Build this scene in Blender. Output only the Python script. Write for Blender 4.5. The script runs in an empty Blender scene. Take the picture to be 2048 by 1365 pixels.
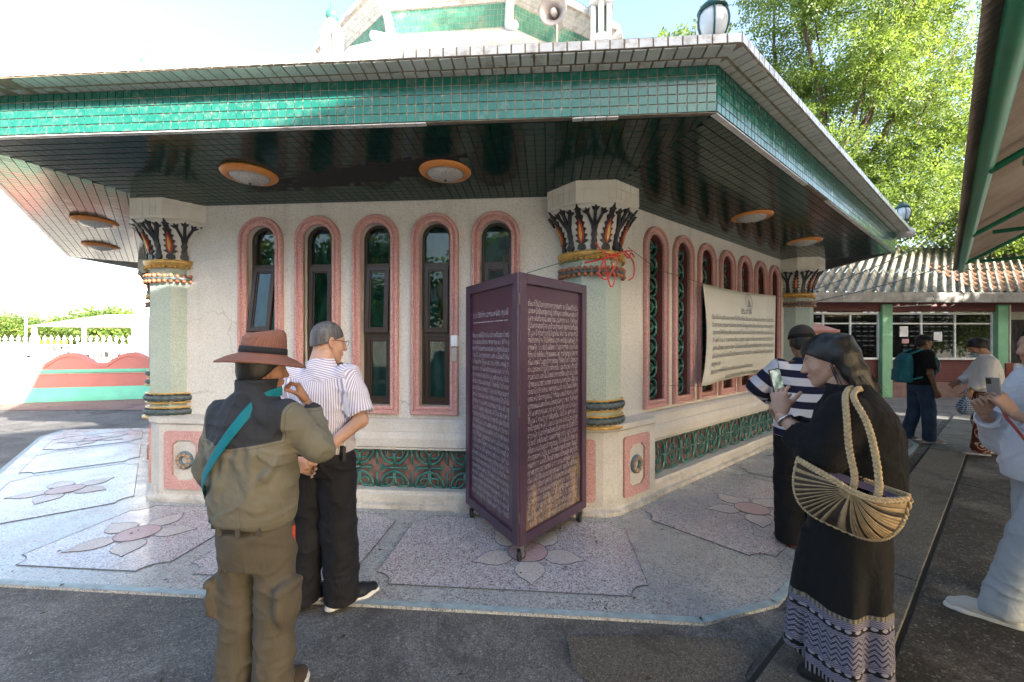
import bpy, math, random
import numpy as np
from mathutils import Vector, Matrix, noise as mnoise
from mathutils.geometry import delaunay_2d_cdt
S = bpy.context.scene
COL = S.collection
R = math.radians
random.seed(7)
rng = np.random.default_rng(11)

# ---------------------------------------------------------------- camera
CAMZ = 1.6
cam = bpy.data.cameras.new('camera'); camo = bpy.data.objects.new('camera', cam); COL.objects.link(camo)
cam.sensor_width = 36.0; cam.lens = 14.794; cam.clip_start = 0.05; cam.clip_end = 1500
camo.location = (0, 0, CAMZ)
camo.rotation_euler = (R(90), 0, 0)
camo.rotation_mode = 'XYZ'
camo.matrix_world = Matrix.Translation((0, 0, CAMZ)) @ Matrix.Rotation(R(90), 4, 'X') @ Matrix.Rotation(0.0015, 4, 'Z')
S.camera = camo

# ---------------------------------------------------------------- sky, sun, exposure
SUN_DIR = Vector((1.12, -1.0, 0.58)).normalized()       # towards the sun: low, behind the camera on the right
SUN_EL = math.asin(SUN_DIR.z)
SUN_AZ = math.atan2(SUN_DIR.x, SUN_DIR.y)               # clockwise from +Y
w = bpy.data.worlds.new("World"); S.world = w; w.use_nodes = True
wn = w.node_tree.nodes; wl = w.node_tree.links
sky = wn.new('ShaderNodeTexSky'); sky.sky_type = 'NISHITA'; sky.sun_disc = False
sky.sun_elevation = SUN_EL; sky.sun_rotation = SUN_AZ
sky.air_density = 1.0; sky.dust_density = 4.0; sky.ozone_density = 1.0
bg = wn['Background']; bg.inputs['Strength'].default_value = 0.15
wl.new(sky.outputs['Color'], bg.inputs['Color'])
sun = bpy.data.lights.new('sun', 'SUN'); sun.energy = 4.5; sun.angle = R(0.5); sun.color = (1.0, 0.94, 0.84)
suno = bpy.data.objects.new('sun', sun); COL.objects.link(suno)
suno.rotation_euler = SUN_DIR.to_track_quat('Z', 'Y').to_euler()
suno.location = SUN_DIR * 40
S.view_settings.view_transform = 'Standard'; S.view_settings.look = 'None'
S.view_settings.exposure = 2.45; S.view_settings.gamma = 1.0
S.view_settings.use_curve_mapping = False

# ---------------------------------------------------------------- object helpers
def thing(name, label, cat, loc=(0, 0, 0), rz=0.0, group=None):
    o = bpy.data.objects.new(name, None); COL.objects.link(o)
    o.empty_display_size = .2
    o.location = loc; o.rotation_euler = (0, 0, rz)
    o['label'] = label; o['category'] = cat
    if group: o['group'] = group
    return o
def tag(o, label=None, cat=None, group=None, kind=None):
    if label: o['label'] = label
    if cat: o['category'] = cat
    if group: o['group'] = group
    if kind: o['kind'] = kind
    return o
def wmat(o):
    M = Matrix.Translation(o.location) @ o.rotation_euler.to_matrix().to_4x4() @ Matrix.Diagonal((*o.scale, 1))
    if o.parent is not None:
        M = wmat(o.parent) @ o.matrix_parent_inverse @ M
    return M
def put(o, parent, local=False):
    if parent is not None:
        o.parent = parent
        if not local: o.matrix_parent_inverse = wmat(parent).inverted()
    return o
def mesh_from(name, verts, faces, mat=None, smooth=False):
    me = bpy.data.meshes.new(name)
    if isinstance(verts, np.ndarray): verts = verts.tolist()
    if isinstance(faces, np.ndarray): faces = faces.tolist()
    me.from_pydata(verts, [], faces); me.update()
    if mat: me.materials.append(mat)
    if smooth:
        me.polygons.foreach_set('use_smooth', [True] * len(me.polygons))
    return me
def obj(name, me, parent=None, local=False, loc=None, mw=None):
    o = bpy.data.objects.new(name, me); COL.objects.link(o)
    if mw is not None:
        o.matrix_basis = mw
    if loc is not None: o.location = loc
    put(o, parent, local)
    return o
def bevel(o, width=.006, seg=2, angle=40):
    m = o.modifiers.new('bevel', 'BEVEL'); m.width = width; m.segments = seg; m.limit_method = 'ANGLE'; m.angle_limit = R(angle)
    return o
def attr(me, name, arr):
    a = me.attributes.new(name, 'FLOAT', 'POINT'); a.data.foreach_set('value', np.asarray(arr, dtype=np.float32)); return a

class MB:
    """mesh builder: collects shapes, links them as one mesh object"""
    def __init__(s): s.v = []; s.f = []
    def add(s, vs, fs):
        b = len(s.v); s.v += [tuple(map(float, p)) for p in vs]; s.f += [tuple(i + b for i in f) for f in fs]; return s
    def box(s, c, size, ax=None):
        ax = ax or ((1, 0, 0), (0, 1, 0), (0, 0, 1))
        c = Vector(c); a = [Vector(ax[i]) * size[i] / 2 for i in range(3)]
        vs = [c + a[0] * i + a[1] * j + a[2] * k for i in (-1, 1) for j in (-1, 1) for k in (-1, 1)]
        return s.add(vs, [(0, 1, 3, 2), (4, 6, 7, 5), (0, 4, 5, 1), (2, 3, 7, 6), (0, 2, 6, 4), (1, 5, 7, 3)])
    def bar(s, p0, p1, w, h, up=(0, 0, 1)):
        p0 = Vector(p0); p1 = Vector(p1); d = (p1 - p0); L = d.length; d /= L
        u = Vector(up); x = d.cross(u)
        if x.length < 1e-4: x = d.cross(Vector((1, 0, 0)))
        x.normalize(); y = x.cross(d)
        return s.box((p0 + p1) / 2, (L, w, h), (d, x, y))
    def prism(s, poly, f0, f1):
        """poly: 2d points; f0/f1 map (x,y) -> 3d for bottom and top"""
        n = len(poly)
        vs = [f0(*p) for p in poly] + [f1(*p) for p in poly]
        fs = [tuple(range(n))[::-1], tuple(range(n, 2 * n))] + [(i, (i + 1) % n, n + (i + 1) % n, n + i) for i in range(n)]
        return s.add(vs, fs)
    def tube(s, path, r, n=8, closed=False, cap=True):
        pts = [Vector(p) for p in path]; m = len(pts); rings = []
        prev = None
        for i, p in enumerate(pts):
            if closed: t = pts[(i + 1) % m] - pts[i - 1]
            else: t = pts[min(i + 1, m - 1)] - pts[max(i - 1, 0)]
            t.normalize()
            if prev is None:
                a = Vector((0, 0, 1)) if abs(t.z) < .9 else Vector((1, 0, 0))
                x = t.cross(a).normalized()
            else:
                x = (prev - t * prev.dot(t)).normalized()
            prev = x; y = t.cross(x)
            rr = r(i / max(m - 1, 1)) if callable(r) else r
            rings.append([p + (x * math.cos(2 * math.pi * k / n) + y * math.sin(2 * math.pi * k / n)) * rr for k in range(n)])
        vs = [q for ring in rings for q in ring]; fs = []
        for i in range(m if closed else m - 1):
            a = i * n; b = ((i + 1) % m) * n
            fs += [(a + k, a + (k + 1) % n, b + (k + 1) % n, b + k) for k in range(n)]
        if cap and not closed: fs += [tuple(range(n))[::-1], tuple(range((m - 1) * n, m * n))]
        return s.add(vs, fs)
    def lathe(s, prof, n=24, c=(0, 0, 0), ang0=0.0, ax=None):
        """prof: (r, z) list, bottom to top; ax: 3 axes"""
        c = Vector(c); ax = [Vector(a) for a in (ax or ((1, 0, 0), (0, 1, 0), (0, 0, 1)))]
        vs = []
        for r_, z in prof:
            for k in range(n):
                a = ang0 + 2 * math.pi * k / n
                vs.append(c + ax[0] * (r_ * math.cos(a)) + ax[1] * (r_ * math.sin(a)) + ax[2] * z)
        fs = []
        for i in range(len(prof) - 1):
            for k in range(n):
                k2 = (k + 1) % n
                fs.append((i * n + k, i * n + k2, (i + 1) * n + k2, (i + 1) * n + k))
        fs += [tuple(range(n))[::-1], tuple(range((len(prof) - 1) * n, len(prof) * n))]
        return s.add(vs, fs)
    def ball(s, c, r, n=8, m=6, ax=None):
        prof = [(math.sin(math.pi * i / m) * 1.0 + 1e-4, -math.cos(math.pi * i / m)) for i in range(m + 1)]
        rx, ry, rz = (r, r, r) if not hasattr(r, '__len__') else r
        vs = []; c = Vector(c)
        ax = [Vector(a) for a in (ax or ((1, 0, 0), (0, 1, 0), (0, 0, 1)))]
        for q, z in prof:
            for k in range(n):
                a = 2 * math.pi * k / n
                vs.append(c + ax[0] * (rx * q * math.cos(a)) + ax[1] * (ry * q * math.sin(a)) + ax[2] * (rz * z))
        fs = [(i * n + k, i * n + (k + 1) % n, (i + 1) * n + (k + 1) % n, (i + 1) * n + k) for i in range(m) for k in range(n)]
        fs += [tuple(range(n))[::-1], tuple(range(m * n, (m + 1) * n))]
        return s.add(vs, fs)
    def mesh(s, name, mat=None, smooth=False): return mesh_from(name, s.v, s.f, mat, smooth)
    def build(s, name, mat=None, parent=None, smooth=False, local=False, bev=0, loc=None, mw=None):
        me = s.mesh(name, mat, smooth)
        o = obj(name, me, parent, local, loc, mw)
        if bev: bevel(o, bev)
        return o
def smooth_by_angle(o, ang=35):
    me = o.data
    me.polygons.foreach_set('use_smooth', [True] * len(me.polygons))
    try: me.set_sharp_from_angle(angle=R(ang))
    except Exception: pass
    return o

# ---------------------------------------------------------------- material helpers
class NT:
    def __init__(s, name):
        s.m = bpy.data.materials.new(name); s.m.use_nodes = True; s.t = s.m.node_tree
        s.b = s.t.nodes['Principled BSDF']; s.out = s.t.nodes['Material Output']
    def n(s, typ, **kw):
        nd = s.t.nodes.new(typ)
        for k, v in kw.items():
            if k in nd.inputs: s.set(nd.inputs[k], v)
            else: setattr(nd, k, v)
        return nd
    def set(s, sock, v):
        if isinstance(v, bpy.types.NodeSocket): s.t.links.new(v, sock)
        elif isinstance(v, (tuple, list)) and len(v) == 3 and sock.type == 'RGBA': sock.default_value = (*v, 1)
        else: sock.default_value = v
    def inp(s, name, v): s.set(s.b.inputs[name], v); return s
    def pos(s, kind='Object'):
        if kind == 'World': return s.n('ShaderNodeNewGeometry').outputs['Position']
        return s.n('ShaderNodeTexCoord').outputs[kind]
    def noise(s, scale, detail=4, rough=.55, vec=None, out='Fac', dist=0.0):
        nd = s.n('ShaderNodeTexNoise'); s.set(nd.inputs['Scale'], scale); nd.inputs['Detail'].default_value = detail
        nd.inputs['Roughness'].default_value = rough; nd.inputs['Distortion'].default_value = dist
        if vec is not None: s.set(nd.inputs['Vector'], vec)
        return nd.outputs[out]
    def voro(s, scale, vec=None, feature='F1', out='Distance', rand=1.0):
        nd = s.n('ShaderNodeTexVoronoi', feature=feature); nd.inputs['Scale'].default_value = scale
        if 'Randomness' in nd.inputs: nd.inputs['Randomness'].default_value = rand
        if vec is not None: s.set(nd.inputs['Vector'], vec)
        return nd.outputs[out]
    def ramp(s, fac, stops, interp='LINEAR'):
        nd = s.n('ShaderNodeValToRGB'); nd.color_ramp.interpolation = interp
        el = nd.color_ramp.elements
        while len(el) < len(stops): el.new(0.5)
        for e, (p, c) in zip(el, stops):
            e.position = p; e.color = (*c, 1) if hasattr(c, '__len__') else (c, c, c, 1)
        s.set(nd.inputs['Fac'], fac); return nd.outputs['Color']
    def mix(s, fac, a, b, mode='MIX'):
        nd = s.n('ShaderNodeMix', data_type='RGBA', blend_type=mode)
        s.set(nd.inputs[0], fac); s.set(nd.inputs[6], a); s.set(nd.inputs[7], b); return nd.outputs[2]
    def math(s, op, a, b=None, c=None):
        nd = s.n('ShaderNodeMath', operation=op); s.set(nd.inputs[0], a)
        if b is not None: s.set(nd.inputs[1], b)
        if c is not None: s.set(nd.inputs[2], c)
        return nd.outputs[0]
    def mapping(s, vec, scale=(1, 1, 1), rot=(0, 0, 0), loc=(0, 0, 0)):
        nd = s.n('ShaderNodeMapping'); s.set(nd.inputs['Vector'], vec)
        nd.inputs['Scale'].default_value = scale; nd.inputs['Rotation'].default_value = rot; nd.inputs['Location'].default_value = loc
        return nd.outputs[0]
    def bump(s, h, strength=.3, dist=.01, normal=None):
        nd = s.n('ShaderNodeBump'); nd.inputs['Strength'].default_value = strength; nd.inputs['Distance'].default_value = dist
        s.set(nd.inputs['Height'], h)
        if normal is not None: s.set(nd.inputs['Normal'], normal)
        s.set(s.b.inputs['Normal'], nd.outputs[0]); return nd.outputs[0]
    def attr(s, name): return s.n('ShaderNodeAttribute', attribute_name=name).outputs['Fac']
    def rnd(s):
        a = s.n('ShaderNodeObjectInfo').outputs['Random']; b = s.n('ShaderNodeNewGeometry').outputs['Random Per Island']
        return s.math('FRACT', s.math('ADD', a, b))
def simple(name, col, rough=.6, metal=0.0, var=.12, vscale=6.0, bump=0.0, bscale=60.0, spec=.5, kind='World', coat=0.0):
    """plain material with a little mottling and fine relief"""
    t = NT(name); p = t.pos(kind)
    n1 = t.noise(vscale, 5, .6, p)
    lo = tuple(c * (1 - var) for c in col); hi = tuple(min(1, c * (1 + var)) for c in col)
    t.inp('Base Color', t.ramp(n1, [(.3, lo), (.7, hi)]))
    t.inp('Roughness', t.ramp(n1, [(.2, max(0, rough - .07)), (.8, min(1, rough + .07))]))
    t.inp('Metallic', metal); t.inp('Specular IOR Level', spec)
    if coat: t.inp('Coat Weight', coat)
    if bump: t.bump(t.noise(bscale, 3, .6, p), bump, .004)
    return t.m
M = {}
def chips(name, stops, scale, rough, bump, spec=.5, dirt=.0, dirtcol=(.1, .09, .08), streak=False):
    """speckled stone-chip render / terrazzo"""
    t = NT(name); p = t.pos('World')
    c = t.voro(scale, p, out='Color'); v = t.n('ShaderNodeSeparateColor'); t.set(v.inputs[0], c)
    col = t.ramp(v.outputs[0], stops, 'CONSTANT')
    d = t.voro(scale, p, out='Distance')
    big = t.noise(1.3, 6, .62, p)
    col = t.mix(t.math('MULTIPLY', t.ramp(big, [(.35, 0), (.75, 1)]), .28 + dirt), col, dirtcol if dirt else tuple(.72 * x for x in stops[0][1]))
    if streak:      # water stains and hairline cracks
        st = t.noise(5.5, 5, .65, t.mapping(p, (1, 1, .11))); msk = t.noise(.9, 3, .5, p)
        f = t.math('MULTIPLY', t.ramp(st, [(.50, 0), (.72, 1)]), t.ramp(msk, [(.42, 0), (.65, .42)]))
        col = t.mix(f, col, (.27, .24, .19))
        sx = t.n('ShaderNodeSeparateXYZ'); t.set(sx.inputs[0], p)
        low = t.n('ShaderNodeMapRange'); t.set(low.inputs[0], sx.outputs[2]); low.inputs[1].default_value = .20; low.inputs[2].default_value = .0
        col = t.mix(t.math('MULTIPLY', low.outputs[0], t.ramp(t.noise(7, 5, .7, p), [(.40, 0), (.66, .75)])), col, (.22, .19, .15))
        wob = t.n('ShaderNodeMix', data_type='VECTOR'); t.set(wob.inputs[0], .16); t.set(wob.inputs[4], p); t.set(wob.inputs[5], t.noise(3.5, 4, .6, p, out='Color'))
        ck = t.voro(.8, wob.outputs[1], feature='DISTANCE_TO_EDGE')
        col = t.mix(t.math('MULTIPLY', t.ramp(ck, [(0, .45), (.0035, 0)]), t.ramp(t.noise(.6, 2, .5, p), [(.54, 0), (.60, 1)])), col, (.16, .14, .12))
    t.inp('Base Color', col); t.inp('Specular IOR Level', spec)
    r = t.ramp(t.noise(3.0, 5, .6, p), [(.3, max(.05, rough - .1)), (.7, min(1, rough + .1))]); t.inp('Roughness', r)
    t.bump(t.math('ADD', d, t.math('MULTIPLY', v.outputs[1], .5)), bump, .003)
    return t.m
M['wall'] = chips('wall_render', [(0, (.64, .63, .59)), (.3, (.72, .71, .67)), (.62, (.55, .54, .505)), (.82, (.78, .77, .74)), (.93, (.36, .34, .31))], 230, .85, .55, .3, streak=True)
M['plinth'] = chips('plinth_render', [(0, (.62, .60, .55)), (.35, (.70, .68, .63)), (.7, (.55, .53, .485)), (.92, (.38, .36, .33))], 260, .8, .4, .3, .12, (.30, .25, .19), streak=True)
M['pink'] = chips('pink_render', [(0, (.56, .30, .275)), (.3, (.63, .39, .36)), (.55, (.47, .215, .20)), (.75, (.66, .47, .44)), (.92, (.36, .15, .14))], 210, .8, .6, .3)
M['sage'] = chips('sage_render', [(0, (.37, .445, .39)), (.3, (.44, .515, .46)), (.6, (.30, .37, .32)), (.85, (.54, .59, .54))], 230, .85, .5, .3)
M['maroon'] = chips('maroon_render', [(0, (.20, .055, .05)), (.4, (.25, .075, .065)), (.8, (.15, .035, .035))], 210, .8, .5, .3)
M['terrazzo'] = chips('terrazzo_panel', [(0, (.45, .43, .455)), (.26, (.55, .535, .56)), (.46, (.34, .305, .33)), (.62, (.66, .65, .68)), (.80, (.14, .125, .135)), (.90, (.42, .29, .285))], 120, .22, .03, .5, .1, (.25, .23, .22))
M['terrazzo_blue'] = chips('terrazzo_border', [(0, (.37, .39, .395)), (.3, (.44, .47, .475)), (.52, (.27, .285, .29)), (.68, (.54, .56, .565)), (.83, (.13, .13, .135)), (.92, (.40, .32, .30))], 120, .26, .03, .5, .12, (.26, .25, .22))
M['petal'] = chips('petal_chips', [(0, (.50, .455, .44)), (.35, (.58, .53, .51)), (.65, (.38, .33, .32)), (.88, (.66, .63, .61))], 170, .4, .1)
M['petal_red'] = chips('flower_heart_chips', [(0, (.48, .33, .34)), (.35, (.54, .39, .40)), (.65, (.38, .25, .26)), (.88, (.60, .48, .48))], 170, .4, .1)
M['inlay'] = simple('inlay_line', (.10, .095, .09), .5)
M['blue_paint'] = simple('blue_edge_paint', (.33, .42, .44), .6, var=.25, vscale=14, bump=.3, bscale=120)

def tile_mat(name, lo, hi, rough, dirt, dirtcol, coat=0.0, dscale=9, spec=.5):
    t = NT(name); p = t.pos('World'); r = t.rnd()
    base = t.mix(r, lo, hi)
    d = t.noise(dscale, 6, .7, p)
    m = t.math('MULTIPLY', t.ramp(d, [(.5, 0), (.72, 1)]), dirt)
    t.inp('Base Color', t.mix(m, base, dirtcol))
    t.inp('Roughness', t.math('ADD', t.math('MULTIPLY', m, .5), rough)); t.inp('Specular IOR Level', .5)
    if coat: t.inp('Coat Weight', coat); t.inp('Coat Roughness', .06)
    t.bump(t.noise(28, 2, .5, p), .06, .01); t.inp('Specular IOR Level', spec)
    return t.m
M['tile_green'] = tile_mat('glazed_teal_tile', (.006, .135, .098), (.014, .165, .122), .16, .38, (.36, .33, .27), .08, 24)
M['tile_white'] = tile_mat('glazed_white_tile', (.60, .60, .57), (.70, .70, .67), .25, .8, (.26, .20, .14), .2, 11)
M['tile_cap'] = tile_mat('cream_cap_tile', (.64, .62, .55), (.70, .68, .61), .35, .3, (.4, .36, .28))
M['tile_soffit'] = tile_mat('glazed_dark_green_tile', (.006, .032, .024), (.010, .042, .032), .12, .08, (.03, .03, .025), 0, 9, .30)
M['grout'] = simple('grout', (.50, .43, .35), .9, var=.35, vscale=12, bump=.4)
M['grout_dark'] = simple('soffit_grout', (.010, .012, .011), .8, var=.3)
M['concrete_edge'] = simple('bare_mortar', (.20, .16, .12), .95, var=.4, vscale=18, bump=.8, bscale=50)
M['roof_white'] = simple('white_roof_tiles', (.72, .72, .70), .45, var=.12, vscale=5)
M['black_leaf'] = simple('black_paint', (.018, .019, .021), .38, var=.4, vscale=20, bump=.3, bscale=80)
M['red_paint'] = simple('red_paint', (.36, .035, .02), .4)
M['gold'] = simple('gold_paint', (.52, .31, .08), .38, metal=.25, var=.3, vscale=22, bump=.3)
M['rope'] = simple('dark_blue_rope_paint', (.07, .095, .10), .45, var=.5, vscale=26, bump=.3)
M['bead'] = simple('terracotta_bead_paint', (.34, .13, .06), .4, var=.45, vscale=30)
M['wreath'] = simple('wreath_blue_grey', (.11, .16, .18), .5, var=.3, vscale=30)
M['ochre'] = simple('ochre_flower', (.50, .28, .13), .55, var=.25, vscale=30)
M['frame_brown'] = simple('dark_brown_aluminium', (.040, .026, .020), .35, var=.12, vscale=4)
t = NT('window_glass'); t.inp('Base Color', (.03, .05, .05)); t.inp('Roughness', .02); t.inp('Transmission Weight', 0.0)
tr = t.n('ShaderNodeBsdfTransparent'); t.set(tr.inputs[0], (.62, .72, .70)); gl = t.n('ShaderNodeBsdfGlossy'); gl.inputs['Roughness'].default_value = .02
fr = t.n('ShaderNodeFresnel'); fr.inputs[0].default_value = 1.5
mx = t.n('ShaderNodeMixShader'); t.set(mx.inputs[0], fr.outputs[0]); t.set(mx.inputs[1], tr.outputs[0]); t.set(mx.inputs[2], gl.outputs[0])
t.t.links.new(mx.outputs[0], t.out.inputs['Surface']); M['glass'] = t.m
t = NT('lattice_glaze'); p = t.pos('World'); n1 = t.noise(18, 6, .7, p)
t.inp('Base Color', t.ramp(n1, [(.3, (.008, .07, .06)), (.5, (.02, .14, .115)), (.64, (.06, .22, .18)), (.78, (.30, .36, .26))])); t.inp('Roughness', .28); t.inp('Coat Weight', .3)
t.bump(t.noise(60, 3, .6, p), .2, .004); M['lattice'] = t.m
M['teal_screen'] = None
t = NT('painted_teal_screen'); p = t.pos('World'); wv = t.n('ShaderNodeTexWave'); wv.inputs['Scale'].default_value = 2.2; wv.inputs['Distortion'].default_value = 9; wv.inputs['Detail'].default_value = 1; t.set(wv.inputs['Vector'], p)
t.inp('Base Color', t.ramp(wv.outputs['Fac'], [(.2, (.06, .34, .34)), (.55, (.10, .46, .45)), (.8, (.24, .62, .60))])); t.inp('Roughness', .4); M['teal_screen'] = t.m

# floor concrete: stained, pebbly, cracked
def concrete(name, dark, mid, light, scale=1.0, crack=.6, pebble=.5, rough=.85):
    t = NT(name); p = t.pos('World')
    a = t.noise(.9 * scale, 8, .66, p, dist=.4); b = t.noise(7 * scale, 6, .7, p); c = t.noise(60, 4, .7, p)
    m = t.math('ADD', t.math('MULTIPLY', a, .62), t.math('ADD', t.math('MULTIPLY', b, .24), t.math('MULTIPLY', c, .14)))
    col = t.ramp(m, [(.36, dark), (.5, mid), (.63, light)])
    pv = t.voro(75, p, out='Color'); sp = t.n('ShaderNodeSeparateColor'); t.set(sp.inputs[0], pv)
    peb = t.math('MULTIPLY', t.ramp(sp.outputs[0], [(.86, 0), (.9, 1)]), pebble)
    col = t.mix(peb, col, t.mix(sp.outputs[1], (.10, .09, .08), (.46, .44, .42)))
    gv = t.n('ShaderNodeSeparateColor'); t.set(gv.inputs[0], t.voro(170, p, out='Color'))
    col = t.mix(.75, col, t.mix(1.0, col, t.ramp(gv.outputs[0], [(0, .42), (.25, .8), (.5, 1.0), (.8, 1.25), (.94, 1.9)], 'CONSTANT'), 'MULTIPLY'))
    stn = t.noise(1.7 * scale, 7, .72, t.mapping(p, loc=(3.1, 7.7, 0)), dist=.8)
    col = t.mix(t.ramp(stn, [(.53, 0), (.62, .62)]), col, tuple(.32 * x for x in mid))
    wob = t.noise(2.5, 4, .6, p, out='Color')
    vv = t.n('ShaderNodeMix', data_type='VECTOR'); t.set(vv.inputs[0], .12); t.set(vv.inputs[4], p); t.set(vv.inputs[5], wob)
    cr = t.voro(.55, vv.outputs[1], feature='DISTANCE_TO_EDGE', out='Distance')
    ck = t.math('MULTIPLY', t.ramp(cr, [(.0, 1), (.010, 0)]), crack)
    ck = t.math('MULTIPLY', ck, t.ramp(t.noise(.7, 3, .5, p), [(.45, 0), (.6, 1)]))
    col = t.mix(ck, col, (.02, .018, .016))
    t.inp('Base Color', col); t.inp('Roughness', t.ramp(m, [(.35, rough - .15), (.65, rough + .1)])); t.inp('Specular IOR Level', .35)
    h = t.math('ADD', t.math('MULTIPLY', m, 1.0), t.math('SUBTRACT', t.math('MULTIPLY', peb, .25), ck))
    t.bump(h, .55, .012); return t.m
M['concrete'] = concrete('old_concrete', (.075, .071, .065), (.145, .138, .127), (.25, .24, .225), pebble=.22)
M['concrete_dark'] = concrete('mossy_concrete', (.026, .025, .022), (.070, .064, .057), (.20, .186, .165), 1.4, 1.0, .35)
M['slab'] = concrete('walkway_slab_concrete', (.10, .097, .085), (.15, .145, .13), (.20, .19, .175), .8, .3, .15)
M['grime_grout'] = simple('grimy_grout', (.30, .24, .17), .9, var=.45, vscale=14, bump=.4)
M['red_floor'] = concrete('reddish_floor', (.20, .12, .10), (.28, .18, .155), (.33, .23, .2), .8, .2, .1)
M['patch'] = concrete('cement_patch', (.10, .085, .065), (.14, .12, .095), (.18, .155, .125), 1.2, .1, .1)
M['ground_far'] = simple('pale_yard', (.34, .31, .26), .9, var=.25, vscale=.8, bump=.3, bscale=30)
# ================================================================= SHRINE
hA = -0.0829
V2 = lambda x, y: Vector((x, y, 0))
def rot2(v, a): return Vector((v.x * math.cos(a) - v.y * math.sin(a), v.x * math.sin(a) + v.y * math.cos(a), 0))
tA = V2(math.cos(hA), math.sin(hA)); W2 = V2(-3.48965, 4.38789)
FL = [4.3524, 5.359, 4.354, 4.3554, 4.3524, 5.359, 4.354, 4.3554]
FT = [rot2(tA, k * math.pi / 4) for k in range(8)]
FN = [V2(t.y, -t.x) for t in FT]
CR = [W2]
for k in range(7): CR.append(CR[-1] + FT[k] * FL[k])
CEN = sum(CR, Vector()) / 8
Z = Vector((0, 0, 1))
def ring(off, z):
    out = []
    for i in range(8):
        b = (FN[i - 1] + FN[i]) / (1 + math.cos(math.pi / 4))
        out.append(CR[i] + b * off + Z * z)
    return out
def fp(k, s, z, off=0.0): return CR[k] + FT[k] * s + FN[k] * off + Z * z
def sweep(prof, faces=range(8)):
    mb = MB()
    for k in faces:
        vs = []
        for off, z in prof:
            r_ = ring(off, z); vs += [r_[k], r_[(k + 1) % 8]]
        mb.add(vs, [(2 * i, 2 * i + 1, 2 * i + 3, 2 * i + 2) for i in range(len(prof) - 1)])
    return mb
T22 = math.tan(math.pi / 8)
ZS, EAVE, ZC, ECO = 3.047, 1.3336, 3.413, 1.514
shrine = thing('shrine_building', 'cream eight-sided shrine hall with arched pink windows and a deep teal-tiled eave', 'building', CEN)
CAMP = Vector((0, 0, CAMZ))

def lift(p):
    """the eave stands a few centimetres higher at its far left corner"""
    d = p - CR[0]; o_ = max(d.dot(FN[0]), d.dot(FN[7]))
    if o_ < 0: return 0.0
    t0 = min(max(d.dot(FT[0]) / FL[0], 0), 1); t7 = min(max(-d.dot(FT[7]) / FL[7], 0), 1)
    return .042 * (1 - t0) * (1 - t7) * min(o_ / EAVE, 1.0) if p.z > 2.9 and p.z < 3.6 else 0.0
def lifted(mb): mb.v = [(x, y, z + lift(Vector((x, y, z)))) for x, y, z in mb.v]; return mb
# unit box shared by all tiles
_ub = MB().box((0, 0, 0), (1, 1, 1))
def tiles(name, ents, mat, parent, limit=300, thick=.006, jitter=.4):
    """ents: (centre, t, u, n, w, h); the largest as objects that share one mesh, the rest joined"""
    me = mesh_from(name, _ub.v, _ub.f, mat)
    ents = [(e[0] + Z * lift(e[0]), *e[1:]) for e in ents] if name in ('soffit_tile', 'green_tile', 'cornice_underside_tile', 'cornice_tile', 'eave_border_tile') else ents
    ents = sorted(ents, key=lambda e: (e[0] - CAMP).length)
    rest = MB()
    for i, (c, t, u, n, w_, h_) in enumerate(ents):
        j = Vector((random.gauss(0, 1), random.gauss(0, 1), random.gauss(0, 1))) * R(jitter)
        n2 = (n + t * j.x + u * j.y).normalized(); t2 = (t - n2 * t.dot(n2)).normalized(); u2 = n2.cross(t2)
        c = c + n * random.uniform(-.0006, .0006)
        if i < limit:
            mw = Matrix(((t2.x * w_, u2.x * h_, n2.x * thick, c.x), (t2.y * w_, u2.y * h_, n2.y * thick, c.y), (t2.z * w_, u2.z * h_, n2.z * thick, c.z), (0, 0, 0, 1)))
            o = bpy.data.objects.new(name, me); COL.objects.link(o)
            o.matrix_basis = mw; o.parent = parent; o.matrix_parent_inverse = wmat(parent).inverted()
        else:
            a = t2 * w_ / 2; b = u2 * h_ / 2; d = n2 * thick
            q = [c + n2 * thick / 2 + a * x + b * y for x, y in ((-1, -1), (1, -1), (1, 1), (-1, 1))]
            q2 = [p - d for p in q]
            rest.add(q + q2, [(0, 1, 2, 3), (0, 4, 5, 1), (1, 5, 6, 2), (2, 6, 7, 3), (3, 7, 4, 0)])
    if rest.v:
        o = rest.build(name + '_field', mat, parent); o['kind'] = 'stuff'

def arch(hw, zb, zc, n=16):
    pts = [(-hw, zb), (-hw, zc)]
    for i in range(1, n): a = math.pi - math.pi * i / n; pts.append((hw * math.cos(a), zc + hw * math.sin(a)))
    return pts + [(hw, zc), (hw, zb)]
HW, ZB, ZCN = .152, .957, 2.623
WIN = {0: [FL[0] - 1.0102 - i * .6034 for i in range(5)][::-1], 1: [.9544 + i * .6034 for i in range(7)], 7: [.97 + i * .6034 for i in range(5)], 2: [.97 + i * .6034 for i in range(5)]}
Z0 = .83
for k in range(8):
    mb = MB(); cs = WIN.get(k, []); x = 0.0
    def rect(s0, s1, z0, z1): mb.add([fp(k, s0, z0), fp(k, s1, z0), fp(k, s1, z1), fp(k, s0, z1)], [(0, 1, 2, 3)])
    for c in cs:
        rect(x, c - HW, Z0, ZS); rect(c - HW, c + HW, Z0, ZB)
        a = arch(HW, ZB, ZCN)[1:-1]
        for p, q in zip(a[:-1], a[1:]):
            mb.add([fp(k, c + p[0], p[1]), fp(k, c + q[0], q[1]), fp(k, c + q[0], ZS), fp(k, c + p[0], ZS)], [(0, 1, 2, 3)])
        x = c + HW
    rect(x, FL[k], Z0, ZS)
    mb.build('wall', M['wall'], shrine)

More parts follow.
